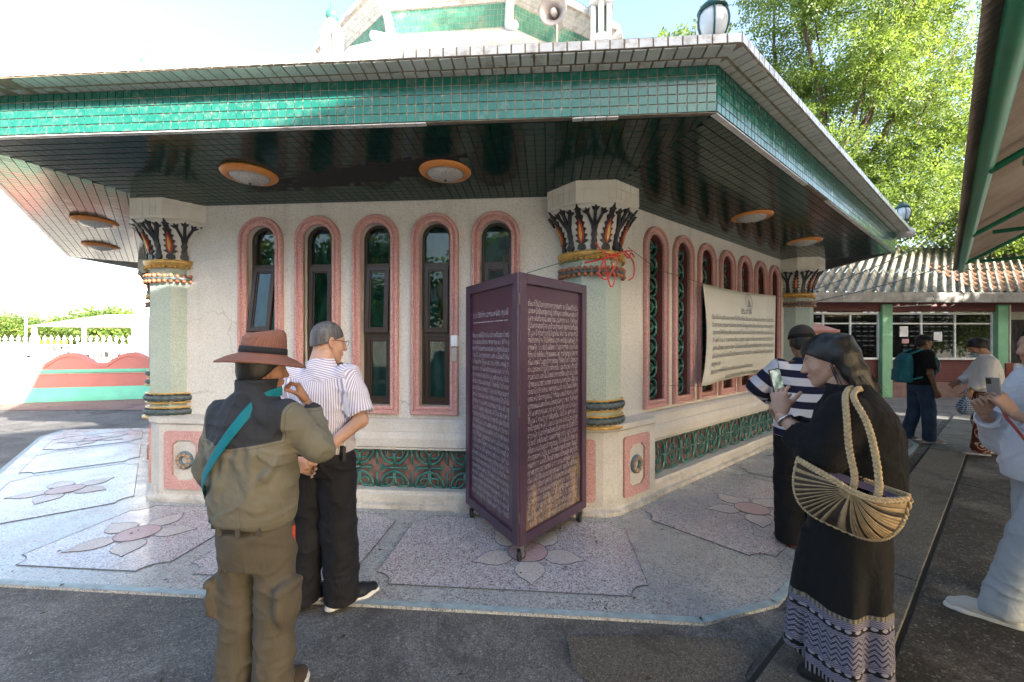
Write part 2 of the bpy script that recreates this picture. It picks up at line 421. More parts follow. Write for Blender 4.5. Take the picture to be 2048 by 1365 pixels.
# plinth with its mouldings, and the reddish back of the lattice band
sweep([(0, .835), (.055, .83), (.095, .805), (.10, .725), (.125, .715), (.15, .66), (.15, .585), (.132, .57), (.132, .552), (.04, .552)]).build('plinth_ledge', M['plinth'], shrine)
sweep([(.04, .172), (.17, .172), (.17, .155), (.186, .135), (.186, .062), (.222, .05), (.222, -.02)]).build('plinth_base', M['plinth'], shrine)
sweep([(.035, .56), (.035, .165)]).build('band_backing', simple('band_backing_red', (.32, .17, .15), .85, var=.3, vscale=16), shrine)

# ---- ceramic lattice blocks of the band
def block_curl(w_, h_):
    mb = MB(); d = .03
    P = lambda x, y, z=0: (x * w_ / 2, y * h_ / 2, z)
    for sx in (-1, 1):
        for sy in (-1, 1):
            pts = []
            for a in range(0, 91, 15):
                aa = R(a); pts.append(P(sx * (1 - .80 * math.cos(aa)) , sy * (1 - .80 * math.sin(aa))))
            mb.tube(pts, .0135, 6)
            pts = [P(sx * .93, sy * .52), P(sx * .62, sy * .52), P(sx * .52, sy * .62), P(sx * .52, sy * .93)]
            mb.tube(pts, .011, 6)
            mb.tube([P(sx * .96, sy * .12), P(sx * .96, sy * .72), P(sx * .72, sy * .96), P(sx * .12, sy * .96)], .0135, 6)
            mb.ball(P(sx * .36, sy * .14, .006), .016, 6, 4)
        mb.tube([P(sx * .2, 0), P(sx * .99, 0)], .012, 6); mb.tube([P(0, sx * .2), P(0, sx * .99)], .012, 6)
    mb.tube([P(.3, 0), P(0, .3), P(-.3, 0), P(0, -.3)], .0125, 6, closed=True)
    return mb
def block_ring(w_, h_):
    mb = MB()
    o_ = [(math.copysign(abs(math.cos(a)) ** .7, math.cos(a)) * w_ * .475, math.copysign(abs(math.sin(a)) ** .7, math.sin(a)) * h_ * .465, 0) for a in [2 * math.pi * i / 20 for i in range(20)]]
    mb.tube(o_, .0155, 6, closed=True)
    el = [(math.cos(a) * w_ * .25, math.sin(a) * h_ * .25, 0) for a in [2 * math.pi * i / 14 for i in range(14)]]
    mb.tube(el, .011, 6, closed=True)
    di = [(w_ * .3, 0, 0), (w_ * .06, h_ * .06, 0), (0, h_ * .34, 0), (-w_ * .06, h_ * .06, 0), (-w_ * .3, 0, 0), (-w_ * .06, -h_ * .06, 0), (0, -h_ * .34, 0), (w_ * .06, -h_ * .06, 0)]
    mb.tube(di, .010, 6, closed=True)
    for sx, sy in ((1, 0), (-1, 0), (0, 1), (0, -1)):
        mb.tube([(sx * w_ * .27, sy * h_ * .27, 0), (sx * w_ * .47, sy * h_ * .47, 0)], .012, 6)
    return mb
mesh_curl = block_curl(.352, .372).mesh('lattice_block', M['lattice'], True)
mesh_ring = block_ring(.338, .372).mesh('lattice_block', M['lattice'], True)
mesh_slit = block_ring(.30, .23).mesh('lattice_block', M['lattice'], True)
def on_face(k, s, z, off, me, name, parent):
    t, n = FT[k], FN[k]; c = fp(k, s, z, off)
    return obj(name, me, parent, mw=Matrix(((t.x, 0, n.x, c.x), (t.y, 0, n.y, c.y), (0, 1, 0, c.z), (0, 0, 0, 1))))
for i in range(11): on_face(0, .42 + .352 * i, .36, .075, mesh_curl, 'lattice_block', shrine)
for i in range(14): on_face(1, .52 + .338 * i, .36, .075, mesh_ring, 'lattice_block', shrine)
for i in range(11): on_face(7, .42 + .352 * i, .36, .075, mesh_curl, 'lattice_block', shrine)

# ---- windows
PROF = [(0, -.02), (0, .022), (.012, .036), (.030, .036), (.037, .024), (.048, .024), (.055, .046), (.077, .046), (.086, .03), (.086, -.005)]
_nA = len(arch(1, 0, 1))
def surround_mesh(mat):
    mb = MB(); vs = []
    for d, off in PROF:
        vs += [(x, z, off) for x, z in arch(HW + d, ZB - d, ZCN)]
    n = _nA; fs = []
    for i in range(len(PROF) - 1):
        for j in range(n): fs.append((i * n + j, i * n + (j + 1) % n, (i + 1) * n + (j + 1) % n, (i + 1) * n + j))
    mb.add(vs, fs); return mb.mesh('window', mat)
def reveal_mesh(depth, mat):
    a = arch(HW, ZB, ZCN); n = len(a)
    return MB().add([(x, z, 0.0) for x, z in a] + [(x, z, -depth) for x, z in a], [(i, (i + 1) % n, n + (i + 1) % n, n + i) for i in range(n)]).mesh('reveal', mat)
sur_me = surround_mesh(M['pink'])
rev_a = reveal_mesh(.12, simple('cream_reveal', (.60, .57, .50), .8, bump=.2)); rev_b = reveal_mesh(.20, M['maroon'])
def frame_rect(mb, x0, x1, z0, z1, w_, o0, o1):
    """rectangular frame of four bars"""
    for a, b, c, d in ((x0, x0 + w_, z0, z1), (x1 - w_, x1, z0, z1), (x0 + w_, x1 - w_, z0, z0 + w_), (x0 + w_, x1 - w_, z1 - w_, z1)):
        mb.box(((a + b) / 2, (c + d) / 2, (o0 + o1) / 2), (b - a, d - c, o1 - o0))
FH = HW - .004
def fixed_frame():
    mb = MB(); o0, o1 = -.115, -.06
    a = arch(FH, ZB + .004, ZCN); b = arch(FH - .024, ZB + .03, ZCN); n = len(a)
    vs = [(x, z, o1) for x, z in a] + [(x, z, o1) for x, z in b] + [(x, z, o0) for x, z in b]
    mb.add(vs, [(i, (i + 1) % n, n + (i + 1) % n, n + i) for i in range(n)] + [(n + i, n + (i + 1) % n, 2 * n + (i + 1) % n, 2 * n + i) for i in range(n)])
    for z in (2.365, 1.665): mb.box((0, z, (o0 + o1) / 2 + .003), (2 * FH - .05, .035 if z > 2 else .05, o1 - o0))
    frame_rect(mb, -FH + .026, FH - .026, ZB + .032, 1.638, .032, -.105, -.066)
    frame_rect(mb, -FH + .060, FH - .060, ZB + .066, 1.604, .012, -.1, -.078)
    return mb.mesh('frame', M['frame_brown'])
def sash_mesh():
    mb = MB(); frame_rect(mb, -.118, .118, -.66, 0, .036, -.02, .02); frame_rect(mb, -.08, .08, -.622, -.038, .012, -.012, .010); return mb.mesh('sash', M['frame_brown'])
def pane(x0, x1, z0, z1): return MB().box(((x0 + x1) / 2, (z0 + z1) / 2, 0), (x1 - x0, z1 - z0, .006))
fr_me, sash_me = fixed_frame(), sash_mesh()
top_pane = MB(); _a = [p for p in arch(FH - .026, 2.384, ZCN)]
top_pane.add([(x, z, 0) for x, z in _a] + [(x, z, -.006) for x, z in _a], [tuple(range(len(_a))), tuple(range(len(_a), 2 * len(_a)))[::-1]] + [(i, (i + 1) % len(_a), len(_a) + (i + 1) % len(_a), len(_a) + i) for i in range(len(_a))])
top_me = top_pane.mesh('pane', M['glass']); low_me = pane(-.088, .088, ZB + .08, 1.592).mesh('pane', M['glass']); sp_me = pane(-.08, .08, -.62, -.04).mesh('pane', M['glass'])
def fmat(k, s, z, off, tilt=0.0):
    t, n = FT[k], FN[k]; c = fp(k, s, z, off)
    m = Matrix(((t.x, 0, n.x, c.x), (t.y, 0, n.y, c.y), (0, 1, 0, c.z), (0, 0, 0, 1)))
    return m @ Matrix.Rotation(tilt, 4, 'X')
OPEN = [-9, -1.5, -3.5, -1.2, -1]
for k in (0, 1, 2, 7):
    for i, s in enumerate(WIN[k]):
        wd = obj('window', sur_me, shrine, mw=fmat(k, s, 0, 0))
        if k in (0, 7):
            obj('reveal', rev_a, wd, mw=fmat(k, s, 0, 0)); obj('frame', fr_me, wd, mw=fmat(k, s, 0, 0))
            obj('pane', top_me, wd, mw=fmat(k, s, 0, -.09)); obj('pane', low_me, wd, mw=fmat(k, s, 0, -.09))
            tl = R(OPEN[i]) if k == 0 else R(-1)
            obj('sash', sash_me, wd, mw=fmat(k, s, 2.345, -.062, tl)); obj('pane', sp_me, wd, mw=fmat(k, s, 2.345, -.062, tl))
        else:
            obj('reveal', rev_b, wd, mw=fmat(k, s, 0, 0))
            for j in range(8): on_face(k, s, ZB + .115 + .228 * j, -.072, mesh_slit, 'lattice_block', wd)
# painted teal screens and gilt ornaments just inside the front windows, dark room behind the lattice
mb = MB(); mb.add([fp(0, .25, .6, -.34), fp(0, 4.1, .6, -.34), fp(0, 4.1, 3.0, -.34), fp(0, .25, 3.0, -.34)], [(0, 1, 2, 3)]); mb.build('inner_screen', M['teal_screen'], shrine)
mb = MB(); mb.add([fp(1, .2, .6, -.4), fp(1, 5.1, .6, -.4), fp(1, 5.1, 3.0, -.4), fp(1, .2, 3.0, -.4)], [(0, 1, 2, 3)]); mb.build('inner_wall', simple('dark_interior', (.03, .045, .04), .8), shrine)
for i, s in enumerate(WIN[0]):
    mb = MB(); t, n = FT[0], FN[0]; ax = (t, Z, n)
    if i in (0, 1): mb.lathe([(.005, .0), (.045, 0), (.05, .012), (.03, .022), (.004, .026)], 12, fp(0, s + .03, 2.48, -.33), ax=ax); mt, nm = M['gold'], 'gilt_rosette'
    elif i == 2:
        for a in range(0, 181, 30): mb.bar(fp(0, s, 2.42, -.32), fp(0, s + .13 * math.cos(R(a)), 2.42 + .13 * math.sin(R(a)), -.32), .012, .012, n)
        mb.tube([fp(0, s + .13 * math.cos(R(a)), 2.42 + .13 * math.sin(R(a)), -.32) for a in range(0, 181, 15)], .009, 6); mt, nm = simple('cream_fanlight', (.55, .5, .42), .6), 'fanlight'
    else:
        mb.lathe([(.03, 1.5), (.03, 2.05), (.055, 2.1), (.05, 2.2), (.03, 2.24)], 10, fp(0, s - .01, 0, -.29)); mb.lathe([(.02, 2.38), (.05, 2.44), (.05, 2.54), (.01, 2.58)], 10, fp(0, s + .09, 0, -.29)); mt, nm = M['gold'], 'gilt_post'
    mb.build(nm, mt, shrine, True)

# ---- soffit, fascia, cornice
zs_ = lambda off: ZS - .055 * (1 - off / EAVE)      # the soffit falls a little towards the wall
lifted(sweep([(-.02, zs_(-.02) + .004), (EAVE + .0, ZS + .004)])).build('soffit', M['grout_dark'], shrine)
lifted(sweep([(EAVE - .005, ZS - .002), (EAVE - .005, ZS + .30)])).build('fascia', M['grout'], shrine)
lifted(sweep([(EAVE - .02, ZS + .293), (ECO - .004, ZC - .062), (ECO - .004, ZC - .002), (ECO - .08, ZC)])).build('cornice', M['grime_grout'], shrine)
sweep([(ECO - .075, ZC - .003), (-.3, 4.42), (-1.9, 5.62), (-2.6, 6.2), (-4.6, 6.3)]).build('roof', M['roof_white'], shrine)
se, fe, wu, wf, rim = [], [], [], [], []
for k in (0, 1, 7, 2):
    t, n = FT[k], FN[k]
    ext = lambda off: (-off * T22, FL[k] + off * T22)
    if k != 2:
        p = .075; rows = int(EAVE / p)
        for r_ in range(rows):
            off = .012 + p * (r_ + .5)
            if off > EAVE - .045: continue
            a, b = ext(off); mid = FL[k] / 2
            j0 = math.ceil((a - mid) / p); j1 = math.floor((b - mid) / p); cells = [(mid + p * j, mid + p * (j + 1)) for j in range(j0, j1)]
            cells = [(a - .004, mid + p * j0)] + cells + [(mid + p * j1, b + .004)]
            dn = (n * 1.0 + Z * (.055 / EAVE)).normalized(); nn_ = t.cross(dn).normalized(); nn_ = nn_ if nn_.z < 0 else -nn_
            for c0, c1 in cells:
                if c1 - c0 > .02: se.append((fp(k, (c0 + c1) / 2, zs_(off), off), t, dn, nn_, c1 - c0 - .006, p - .006))
    a, b = ext(EAVE); N = round((b - a) / .0605); p = (b - a) / N; hrow = .294 / 5
    for r_ in range(5):
        for j in range(N): fe.append((fp(k, a + p * (j + .5), ZS + .002 + hrow * (r_ + .5), EAVE), t, Z, n, p - .0075, hrow - .0075))
    d = Vector((0, 0, 0)) + n * (ECO - EAVE + .012) + Z * (ZC - .062 - ZS - .293); L_ = d.length; d.normalize(); nn = t.cross(d); nn = nn if nn.z < 0 else -nn
    for r_, (u0, hh) in enumerate(((.014, .062), (.082, .105))):
        off = EAVE - .01 + (u0 + hh / 2) * (d.dot(n)); zz = ZS + .293 + (u0 + hh / 2) * d.z
        a, b = ext(off); N = round((b - a) / .085); p = (b - a) / N
        for j in range(N): wu.append((fp(k, a + p * (j + .5), zz, off) + nn * .001, t, d, nn, p - .013, hh - .014))
    a, b = ext(ECO); N = round((b - a) / .085); p = (b - a) / N
    for j in range(N): wf.append((fp(k, a + p * (j + .5), ZC - .031, ECO), t, Z, n, p - .010, .053))
    a, b = ext(EAVE - .02); N = round((b - a) / .075); p = (b - a) / N
    for j in range(N):
        s_ = a + p * (j + .5)
        if k == 0 and (3.05 < s_ < 3.98 or 4.33 < s_ < 4.9): continue      # lost border tiles: bare mortar shows
        if k == 1 and 1.3 < s_ < 2.0: continue
        rim.append((fp(k, s_, ZS - .003, EAVE - .022), t, n, -Z, p - .006, .04))
lifted(sweep([(EAVE - .048, ZS + .001), (EAVE - .003, ZS + .001)])).build('eave_mortar_strip', M['concrete_edge'], shrine)
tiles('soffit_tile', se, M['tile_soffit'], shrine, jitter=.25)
tiles('green_tile', fe, M['tile_green'], shrine)
tiles('cornice_underside_tile', wu, M['tile_white'], shrine)
tiles('cornice_tile', wf, M['tile_white'], shrine, jitter=.25)
tiles('eave_border_tile', rim, M['tile_white'], shrine)

# ---- pedestals
wreath_me = None
def wreath_mesh():
    mb = MB(); mb.tube([(.062 * math.cos(a), .062 * math.sin(a), .012) for a in [2 * math.pi * i / 20 for i in range(20)]], .03, 8, closed=True); return mb.mesh('wreath', M['wreath'], True)
wr_me = wreath_mesh()
mb = MB()
for i in range(9):
    a = 2 * math.pi * i / 9; c = (.062 * math.cos(a), .062 * math.sin(a), .036)
    for q in range(5): b = a + 2 * math.pi * q / 5; mb.ball((c[0] + .011 * math.cos(b), c[1] + .011 * math.sin(b), c[2]), .009, 6, 4)
wf_me = mb.mesh('wreath_flowers', M['ochre'], True)
def panel_mesh(w_, h_, band):
    def rp(a, b, c, notch):
        pts = []
        for sx, sy in ((1, 1), (-1, 1), (-1, -1), (1, -1)):
            q = [(sx * a, sy * (b - c)), (sx * (a - c * (.55 if notch else .3)), sy * (b - c * (.55 if notch else .3))), (sx * (a - c), sy * b)]
            pts += q if sx * sy > 0 else q[::-1]
        return pts
    o_ = rp(w_ / 2, h_ / 2, .03, False); i_ = rp(w_ / 2 - band, h_ / 2 - band, .05, True); n = 12
    vs = [(x, y, 0) for x, y in o_] + [(x, y, .022) for x, y in o_] + [(x, y, .022) for x, y in i_] + [(x, y, 0) for x, y in i_]
    return MB().add(vs, [(r_ * n + j, r_ * n + (j + 1) % n, (r_ + 1) * n + (j + 1) % n, (r_ + 1) * n + j) for r_ in range(3) for j in range(n)]).mesh('panel_frame', M['pink'])
pf_me = panel_mesh(.42, .57, .085)
def pedestal(i, PA=.62):
    ka, kb = (i - 1) % 8, i; La = FL[ka]
    def outline(off):
        e = off * T22
        return [fp(ka, La - PA, 0, -.05), fp(ka, La - PA, 0, off), fp(ka, La + e - .085, 0, off), fp(kb, -e + .085, 0, off), fp(kb, PA, 0, off), fp(kb, PA, 0, -.05)]
    lv = [(.245, -.02), (.245, .045), (.215, .06), (.205, .075), (.205, .765), (.225, .785), (.225, .835)]
    vs = [p + Z * z for off, z in lv for p in outline(off)]; n = 6
    fs = [(r_ * n + j, r_ * n + j + 1, (r_ + 1) * n + j + 1, (r_ + 1) * n + j) for r_ in range(len(lv) - 1) for j in range(5)]
    fs.append(tuple(range((len(lv) - 1) * n, len(lv) * n)))
    pd = MB().add(vs, fs).build('pedestal', M['plinth'], shrine)
    for k, s in ((ka, La - PA / 2 + .03), (kb, PA / 2 - .03)):
        on_face(k, s, .42, .204, pf_me, 'panel_frame', pd)
        on_face(k, s, .42, .20, wr_me, 'wreath', pd); on_face(k, s, .42, .20, wf_me, 'wreath_flowers', pd)
for i in (0, 1, 2, 7): pedestal(i)

# ---- columns
def bell(z): u = min(max((z - 2.43) / .38, 0), 1); return .275 + .16 * u ** 2.2
def leaf_branch(pt):
    """dark carved branch with three trefoil prongs; pt(u, v, h) -> 3d"""
    mb = MB()
    def ex(poly, h0, h1): mb.prism(poly, lambda x, y: pt(x, y, h0), lambda x, y: pt(x, y, h1))
    stem = []
    for j in range(7): stem.append((.020 + .008 * (j % 2), .05 + .03 * j))
    ex(stem[::1] + [(-x, y) for x, y in stem[::-1]], -.01, .016)
    ex([(.035 * math.cos(a), .035 + .034 * math.sin(a)) for a in [2 * math.pi * q / 10 for q in range(10)]], -.01, .028)
    for dx, top, bx in ((0, .335, 0), (-.062, .318, -.008), (.062, .318, .008)):
        ex([(bx - .013, .20), (bx + .013, .20), (dx + .011, top), (dx - .011, top)], -.01, .019 + abs(dx) * .03)
        for ang in (-50, 0, 50):
            a = R(90 + ang - dx * 350); q = (dx, top - .006)
            c, s_ = math.cos(a), math.sin(a)
            ex([(q[0] - s_ * .011, q[1] + c * .011), (q[0] + s_ * .011, q[1] - c * .011), (q[0] + c * .022 + s_ * .009, q[1] + s_ * .022 - c * .009), (q[0] + c * .040, q[1] + s_ * .040), (q[0] + c * .022 - s_ * .009, q[1] + s_ * .022 + c * .009)], -.01, .022 + .0015 * (ang / 50))
    return mb
def leaf_flame(pt):
    mb = MB(); right = [(.016, 0), (.040, .02), (.034, .05), (.018, .062)]
    for j in range(5):
        y = .075 + .05 * j; wd = .062 - .007 * j
        right += [(wd, y + .018), (wd * .52, y + .028), (wd * .58, y + .045)]
    right += [(.020, .335), (.028, .345), (.012, .352)]
    poly = right + [(0, .385)] + [(-x, y) for x, y in right[::-1]]
    mb.prism(poly, lambda x, y: pt(x, y, -.01), lambda x, y: pt(x, y, .017)); return mb
def oval(mb, pt, wd, y0, y1, h):
    n = 9; pr = [(wd * math.sin(math.pi * (j / n) ** .8), y0 + (y1 - y0) * j / n) for j in range(1, n)]
    poly = [(0, y0)] + pr + [(0, y1)] + [(-x, y) for x, y in pr[::-1]]
    mb.prism(poly, lambda x, y: pt(x, y, 0), lambda x, y: pt(x, y, h))
bead_me = MB().ball((0, 0, 0), .021, 8, 6).mesh('bead', M['bead'], True)
AXA = math.atan2(FN[0].y, FN[0].x)
def column(c, full=True):
    c = V2(*c)
    n8 = AXA + math.pi / 8
    col = MB().lathe([(.292, .80), (.292, 2.38)], 8, c, n8).build('column', M['sage'], shrine)
    cap = MB(); ap = 1 / math.cos(math.pi / 8)
    cap.lathe([(.36, 2.775), (.445, 2.815), (.452, 2.83), (.452, 3.012)], 8, c, n8).build('capital_block', M['tile_cap'], col)
    MB().lathe([(bell(z), z) for z in [2.41 + .05 * j for j in range(9)]], 32, c).build('capital_bell', simple('capital_white', (.62, .60, .55), .6), col, True)
    # cream tiles round the capital block
    es = []
    for q in range(8):
        a = AXA + q * math.pi / 4; n = V2(math.cos(a), math.sin(a)); t = V2(-n.y, n.x); A0 = .452 * math.cos(math.pi / 8); sd = 2 * A0 * T22; cnt = 5; p = sd / cnt
        if n.dot(CAMP - c) < 0.2: continue
        for j in range(cnt):
            es.append((c + n * (A0 + .002) + t * (-sd / 2 + p * (j + .5)) + Z * 2.970, t, Z, n, p - .004, .078))
            es.append((c + n * (A0 + .002) + t * (-sd / 2 + p * (j + .5)) + Z * 2.880, t, Z, n, p - .004, .094))
    tiles('cap_tile', es, M['tile_cap'], col, 400, .008, .2)
    for q in range(16):
        a = AXA + 2 * math.pi * q / 16; 
        dv = V2(math.cos(a), math.sin(a))
        if dv.dot((CAMP - c).normalized()) < -.45: continue
        def pt(u, v, h, a=a):
            z = 2.425 + v * 1.0; rr = bell(z) + h; b = a + u * 1.18 / (rr * .6 + .16)
            return c + V2(math.cos(b), math.sin(b)) * rr + Z * z
        if q % 2 == 0: leaf_branch(pt).build('branch_ornament', M['black_leaf'], col)
        else:
            leaf_flame(pt).build('flame_ornament', M['black_leaf'], col)
            m2 = MB(); oval(m2, pt, .028, .06, .27, .026); m2.build('flame_red', M['red_paint'], col)
            m2 = MB(); oval(m2, pt, .013, .085, .235, .033); m2.build('flame_gold', M['gold'], col)
    g = MB().lathe([(.30, 2.345), (.302, 2.36), (.322, 2.385), (.33, 2.418), (.285, 2.43)], 40, c)
    for q in range(40): g.ball(c + V2(math.cos(q * math.pi / 20), math.sin(q * math.pi / 20)) * .314 + Z * 2.35, (.016, .016, .018), 6, 4)
    g.build('gold_band', M['gold'], col, True)
    def twist(name, r_, z, w_, mat, k=34, parent=col):
        m3 = MB(); N, n = 200, 8; vs = []
        for i in range(N):
            a = 2 * math.pi * i / N; d = V2(math.cos(a), math.sin(a))
            for j in range(n):
                b = 2 * math.pi * j / n; rr = w_ * (1 + .22 * math.sin(k * a + 2 * b))
                vs.append(c + d * (r_ + rr * math.cos(b)) + Z * (z + rr * math.sin(b)))
        m3.add(vs, [(i * n + j, i * n + (j + 1) % n, ((i + 1) % N) * n + (j + 1) % n, ((i + 1) % N) * n + j) for i in range(N) for j in range(n)])
        return m3.build(name, mat, parent, True)
    twist('rope_ring', .300, 2.235, .022, M['rope'], 30)
    for z in (2.262, 2.205):
        for q in range(36):
            a = 2 * math.pi * q / 36; d = V2(math.cos(a), math.sin(a))
            if d.dot((CAMP - c).normalized()) < -.3: continue
            obj('bead', bead_me, col, loc=c + d * .312 + Z * (z + random.uniform(-.003, .003)))
    for z in (1.01, .868): twist('rope_ring', .292, z, .031, M['rope'], 30)
    MB().lathe([(.29, .80), (.335, .802), (.335, .822), (.30, .83)], 32, c).build('gold_fillet', M['gold'], col, True)
    m4 = MB()
    for z in (.912, .962, 1.056): m4.lathe([(.28, z - .006), (.310, z - .005), (.310, z + .005), (.28, z + .006)], 32, c)
    m4.build('gold_fillet', M['gold'], col, True)
    return col
column((.765, 4.09)); column((-3.575, 4.57)); column((4.96, 7.42)); column((-6.30, 7.72))

# ---- upper tier (ten-sided drum with flared tiled eave), turrets
TC = V2(-.72, 9.55)
TA = math.atan2(FN[0].y, FN[0].x) - .015
def deca(prof): return MB().lathe([(r_ / math.cos(math.pi / 10), z) for r_, z in prof], 10, TC, TA + math.pi / 10)
M['tile_tier'] = None
def tiled(name, col, grout, sx, rough, scale=(1, 1)):
    t = NT(name); p = t.pos('UV'); return t.m
tier = deca([(3.75, 5.75), (3.2, 6.22), (2.95, 6.43)]).build('tier_skirt', M['roof_white'], shrine)
deca([(2.93, 6.42), (2.90, 6.52), (3.02, 6.78), (3.02, 6.8)]).build('tier_band', M['grout'], shrine)
deca([(3.0, 6.80), (3.24, 6.93), (3.28, 6.935), (3.28, 7.06), (3.1, 7.1)]).build('tier_cornice', M['grout'], shrine)
deca([(3.25, 7.1), (1.8, 8.3), (.3, 9.4), (.05, 10.4)]).build('dome_roof', M['roof_white'], shrine)
ge, we = [], []
for q in range(10):
    a = TA + q * 2 * math.pi / 10; n = V2(math.cos(a), math.sin(a)); t = V2(-n.y, n.x)
    if n.dot((CAMP - TC).normalized()) < .1: continue
    def strip(lst, r0, z0, r1, z1, rows, tw, gap):
        d = Vector(n * (r1 - r0) + Z * (z1 - z0)); L_ = d.length; d.normalize(); nn = t.cross(d); nn = -nn if nn.dot(n) < 0 and abs(nn.dot(n)) > .3 else nn
        if (nn.dot(CAMP - (TC + n * r0 + Z * z0))) < 0: nn = -nn
        for r_ in range(rows):
            f = (r_ + .5) / rows; rr = r0 + (r1 - r0) * f; sd = 2 * rr * math.tan(math.pi / 10); N = round(sd / tw); p = sd / N
            for j in range(N):
                lst.append((TC + n * rr + t * (-sd / 2 + p * (j + .5)) + Z * (z0 + (z1 - z0) * f) + nn * .004, t, d, nn, p - gap, L_ / rows - gap))
    strip(ge, 2.90, 6.42, 2.90, 6.52, 2, .06, .006); strip(ge, 2.90, 6.525, 3.02, 6.79, 4, .06, .006)
    strip(we, 3.02, 6.806, 3.24, 6.932, 4, .07, .006); strip(we, 3.28, 6.94, 3.28, 7.055, 2, .07, .006)
M['tile_tier_green'] = tile_mat('weathered_green_tile', (.05, .21, .15), (.09, .28, .21), .25, .6, (.42, .42, .34), .3, 5)
tiles('tier_green_tile', ge, M['tile_tier_green'], shrine, 0); tiles('tier_white_tile', we, M['tile_white'], shrine, 0)
for q in range(10):
    a = TA + (q + .5) * 2 * math.pi / 10; d = V2(math.cos(a), math.sin(a)); k = 1 / math.cos(math.pi / 10)
    if d.dot((CAMP - TC).normalized()) < -.1: continue
    MB().tube([TC + d * (r_ * k) + Z * z for r_, z in ((3.3, 6.22), (2.98, 6.40), (2.93, 6.52), (2.98, 6.72), (3.1, 6.86), (3.28, 6.94))], .07, 8).build('corner_rib', M['roof_white'], shrine, True)
def turret(p, h, w_, name='roof_turret', parent=shrine):
    c = Vector(p); o = MB()
    body = MB()
    rr = w_ / 2
    for q in range(6):
        a = q * math.pi / 3 + .3; body.box(c + V2(math.cos(a), math.sin(a)) * rr * .85 + Z * h * .2, (w_ * .24, w_ * .24, h * .4))
    body.lathe([(rr * 1.15, -h * .06), (rr * 1.15, h * .02), (rr * .95, h * .03)], 6, c, .3)
    body.lathe([(rr * .95, h * .40), (rr * 1.35, h * .41), (rr * 1.3, h * .44), (rr * .85, h * .60), (rr * .5, h * .66)], 6, c, .3)
    b = body.build(name, M['roof_white'], parent)
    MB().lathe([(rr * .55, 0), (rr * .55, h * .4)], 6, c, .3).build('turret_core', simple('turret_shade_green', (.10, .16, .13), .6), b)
    MB().lathe([(rr * .45, h * .66), (rr * .7, h * .72), (rr * .62, h * .80), (rr * .2, h * .87), (rr * .14, h * .9), (rr * .2, h * .93), (.005, h * 1.0)], 12, c).build('turret_dome', M['tile_tier_green'], b, True)
    return b
turret((1.42, 6.75, 6.42), 1.25, .33); turret((-2.66, 6.2, 5.75), .85, .26)
for cn in ((-.9, 12.6, 6.9),): turret(cn, 1.3, .4)
mn = thing('minaret', 'slender white minaret with a small green cap showing above the eave at the left', 'minaret', (-10.4, 12.0, 0))
c = Vector((-10.4, 12.0, 0))
MB().lathe([(.34, 0), (.30, .2), (.24, 8.95), (.30, 9.01), (.46, 9.07), (.48, 9.15), (.2, 9.40)], 8, c).build('shaft', M['roof_white'], mn)
MB().lathe([(.16, 9.38), (.2, 9.44), (.13, 9.58), (.05, 9.64), (.07, 9.71), (.01, 9.98)], 12, c).build('cap', M['tile_tier_green'], mn, True)
# ================================================================= GROUND
def sheet(name, poly, z, mat, kind='structure', thick=0.0, parent=None):
    mb = MB(); n = len(poly)
    mb.add([(x, y, z) for x, y in poly], [tuple(range(n))])
    if thick: mb.add([(x, y, z) for x, y in poly] + [(x, y, z - thick) for x, y in poly], [(i, n + i, n + (i + 1) % n, (i + 1) % n) for i in range(n)])
    o = mb.build(name, mat, parent)
    if parent is None: o['kind'] = kind
    return o
sheet('ground', [(-900, -900), (900, -900), (900, 900), (-900, 900)], -.03, M['ground_far'])
sheet('yard_concrete', [(-14, -16), (14, -16), (19, 12.06), (8.8, 12.06), (2, 14), (-9.6, 11.78), (-14.5, 10.15)], -.006, M['concrete'])
# terrazzo apron round the shrine: border sheet, speckled panels, inlaid flowers
AP = 1.63
def apron_pts(z):
    r_ = ring(AP, z); P = []
    for i in (7, 0, 1, 2, 3):
        ka, kb = (i - 1) % 8, i
        P.append(r_[i] - FT[ka] * .30); P.append(r_[i] + FT[kb] * .30)
    return P
inner = ring(.1, 0)
ap = apron_pts(0)
poly = [(p.x, p.y) for p in ap] + [(inner[i].x, inner[i].y) for i in (3, 2, 1, 0, 7)]
apron = sheet('terrazzo_apron', poly, .012, M['terrazzo_blue'], thick=.04)
mb = MB()
for a, b in zip(ap[:-1], ap[1:]):
    d = (b - a).normalized(); n = V2(d.y, -d.x)
    mb.add([a + Z * .0135, b + Z * .0135, b - n * .05 + Z * .0135, a - n * .05 + Z * .0135], [(0, 1, 2, 3)])
mb.build('painted_edge', M['blue_paint'], apron)
def scallop(u0, u1, v0, v1, k):
    """panel outline with scooped corners in face coordinates (s, offset from wall)"""
    r_ = .13; out = []
    for cx, cy, sx, sy in ((u0, v0, 1, 1), (u1, v0, -1, 1), (u1, v1, -1, -1), (u0, v1, 1, -1)):
        arc = []
        for a in range(0, 91, 15):
            aa = R(a); arc.append((cx + sx * (r_ * 1.25 - r_ * math.cos(aa) * 1.0) if False else cx + sx * r_ * math.cos(aa), cy + sy * r_ * math.sin(aa)))
        if (sx * sy) > 0: arc = arc[::-1]
        pre, post = ((cx, cy + sy * (r_ + .06)), (cx + sx * (r_ + .06), cy)) if sx * sy > 0 else ((cx + sx * (r_ + .06), cy), (cx, cy + sy * (r_ + .06)))
        out += [pre] + arc + [post]
    return out
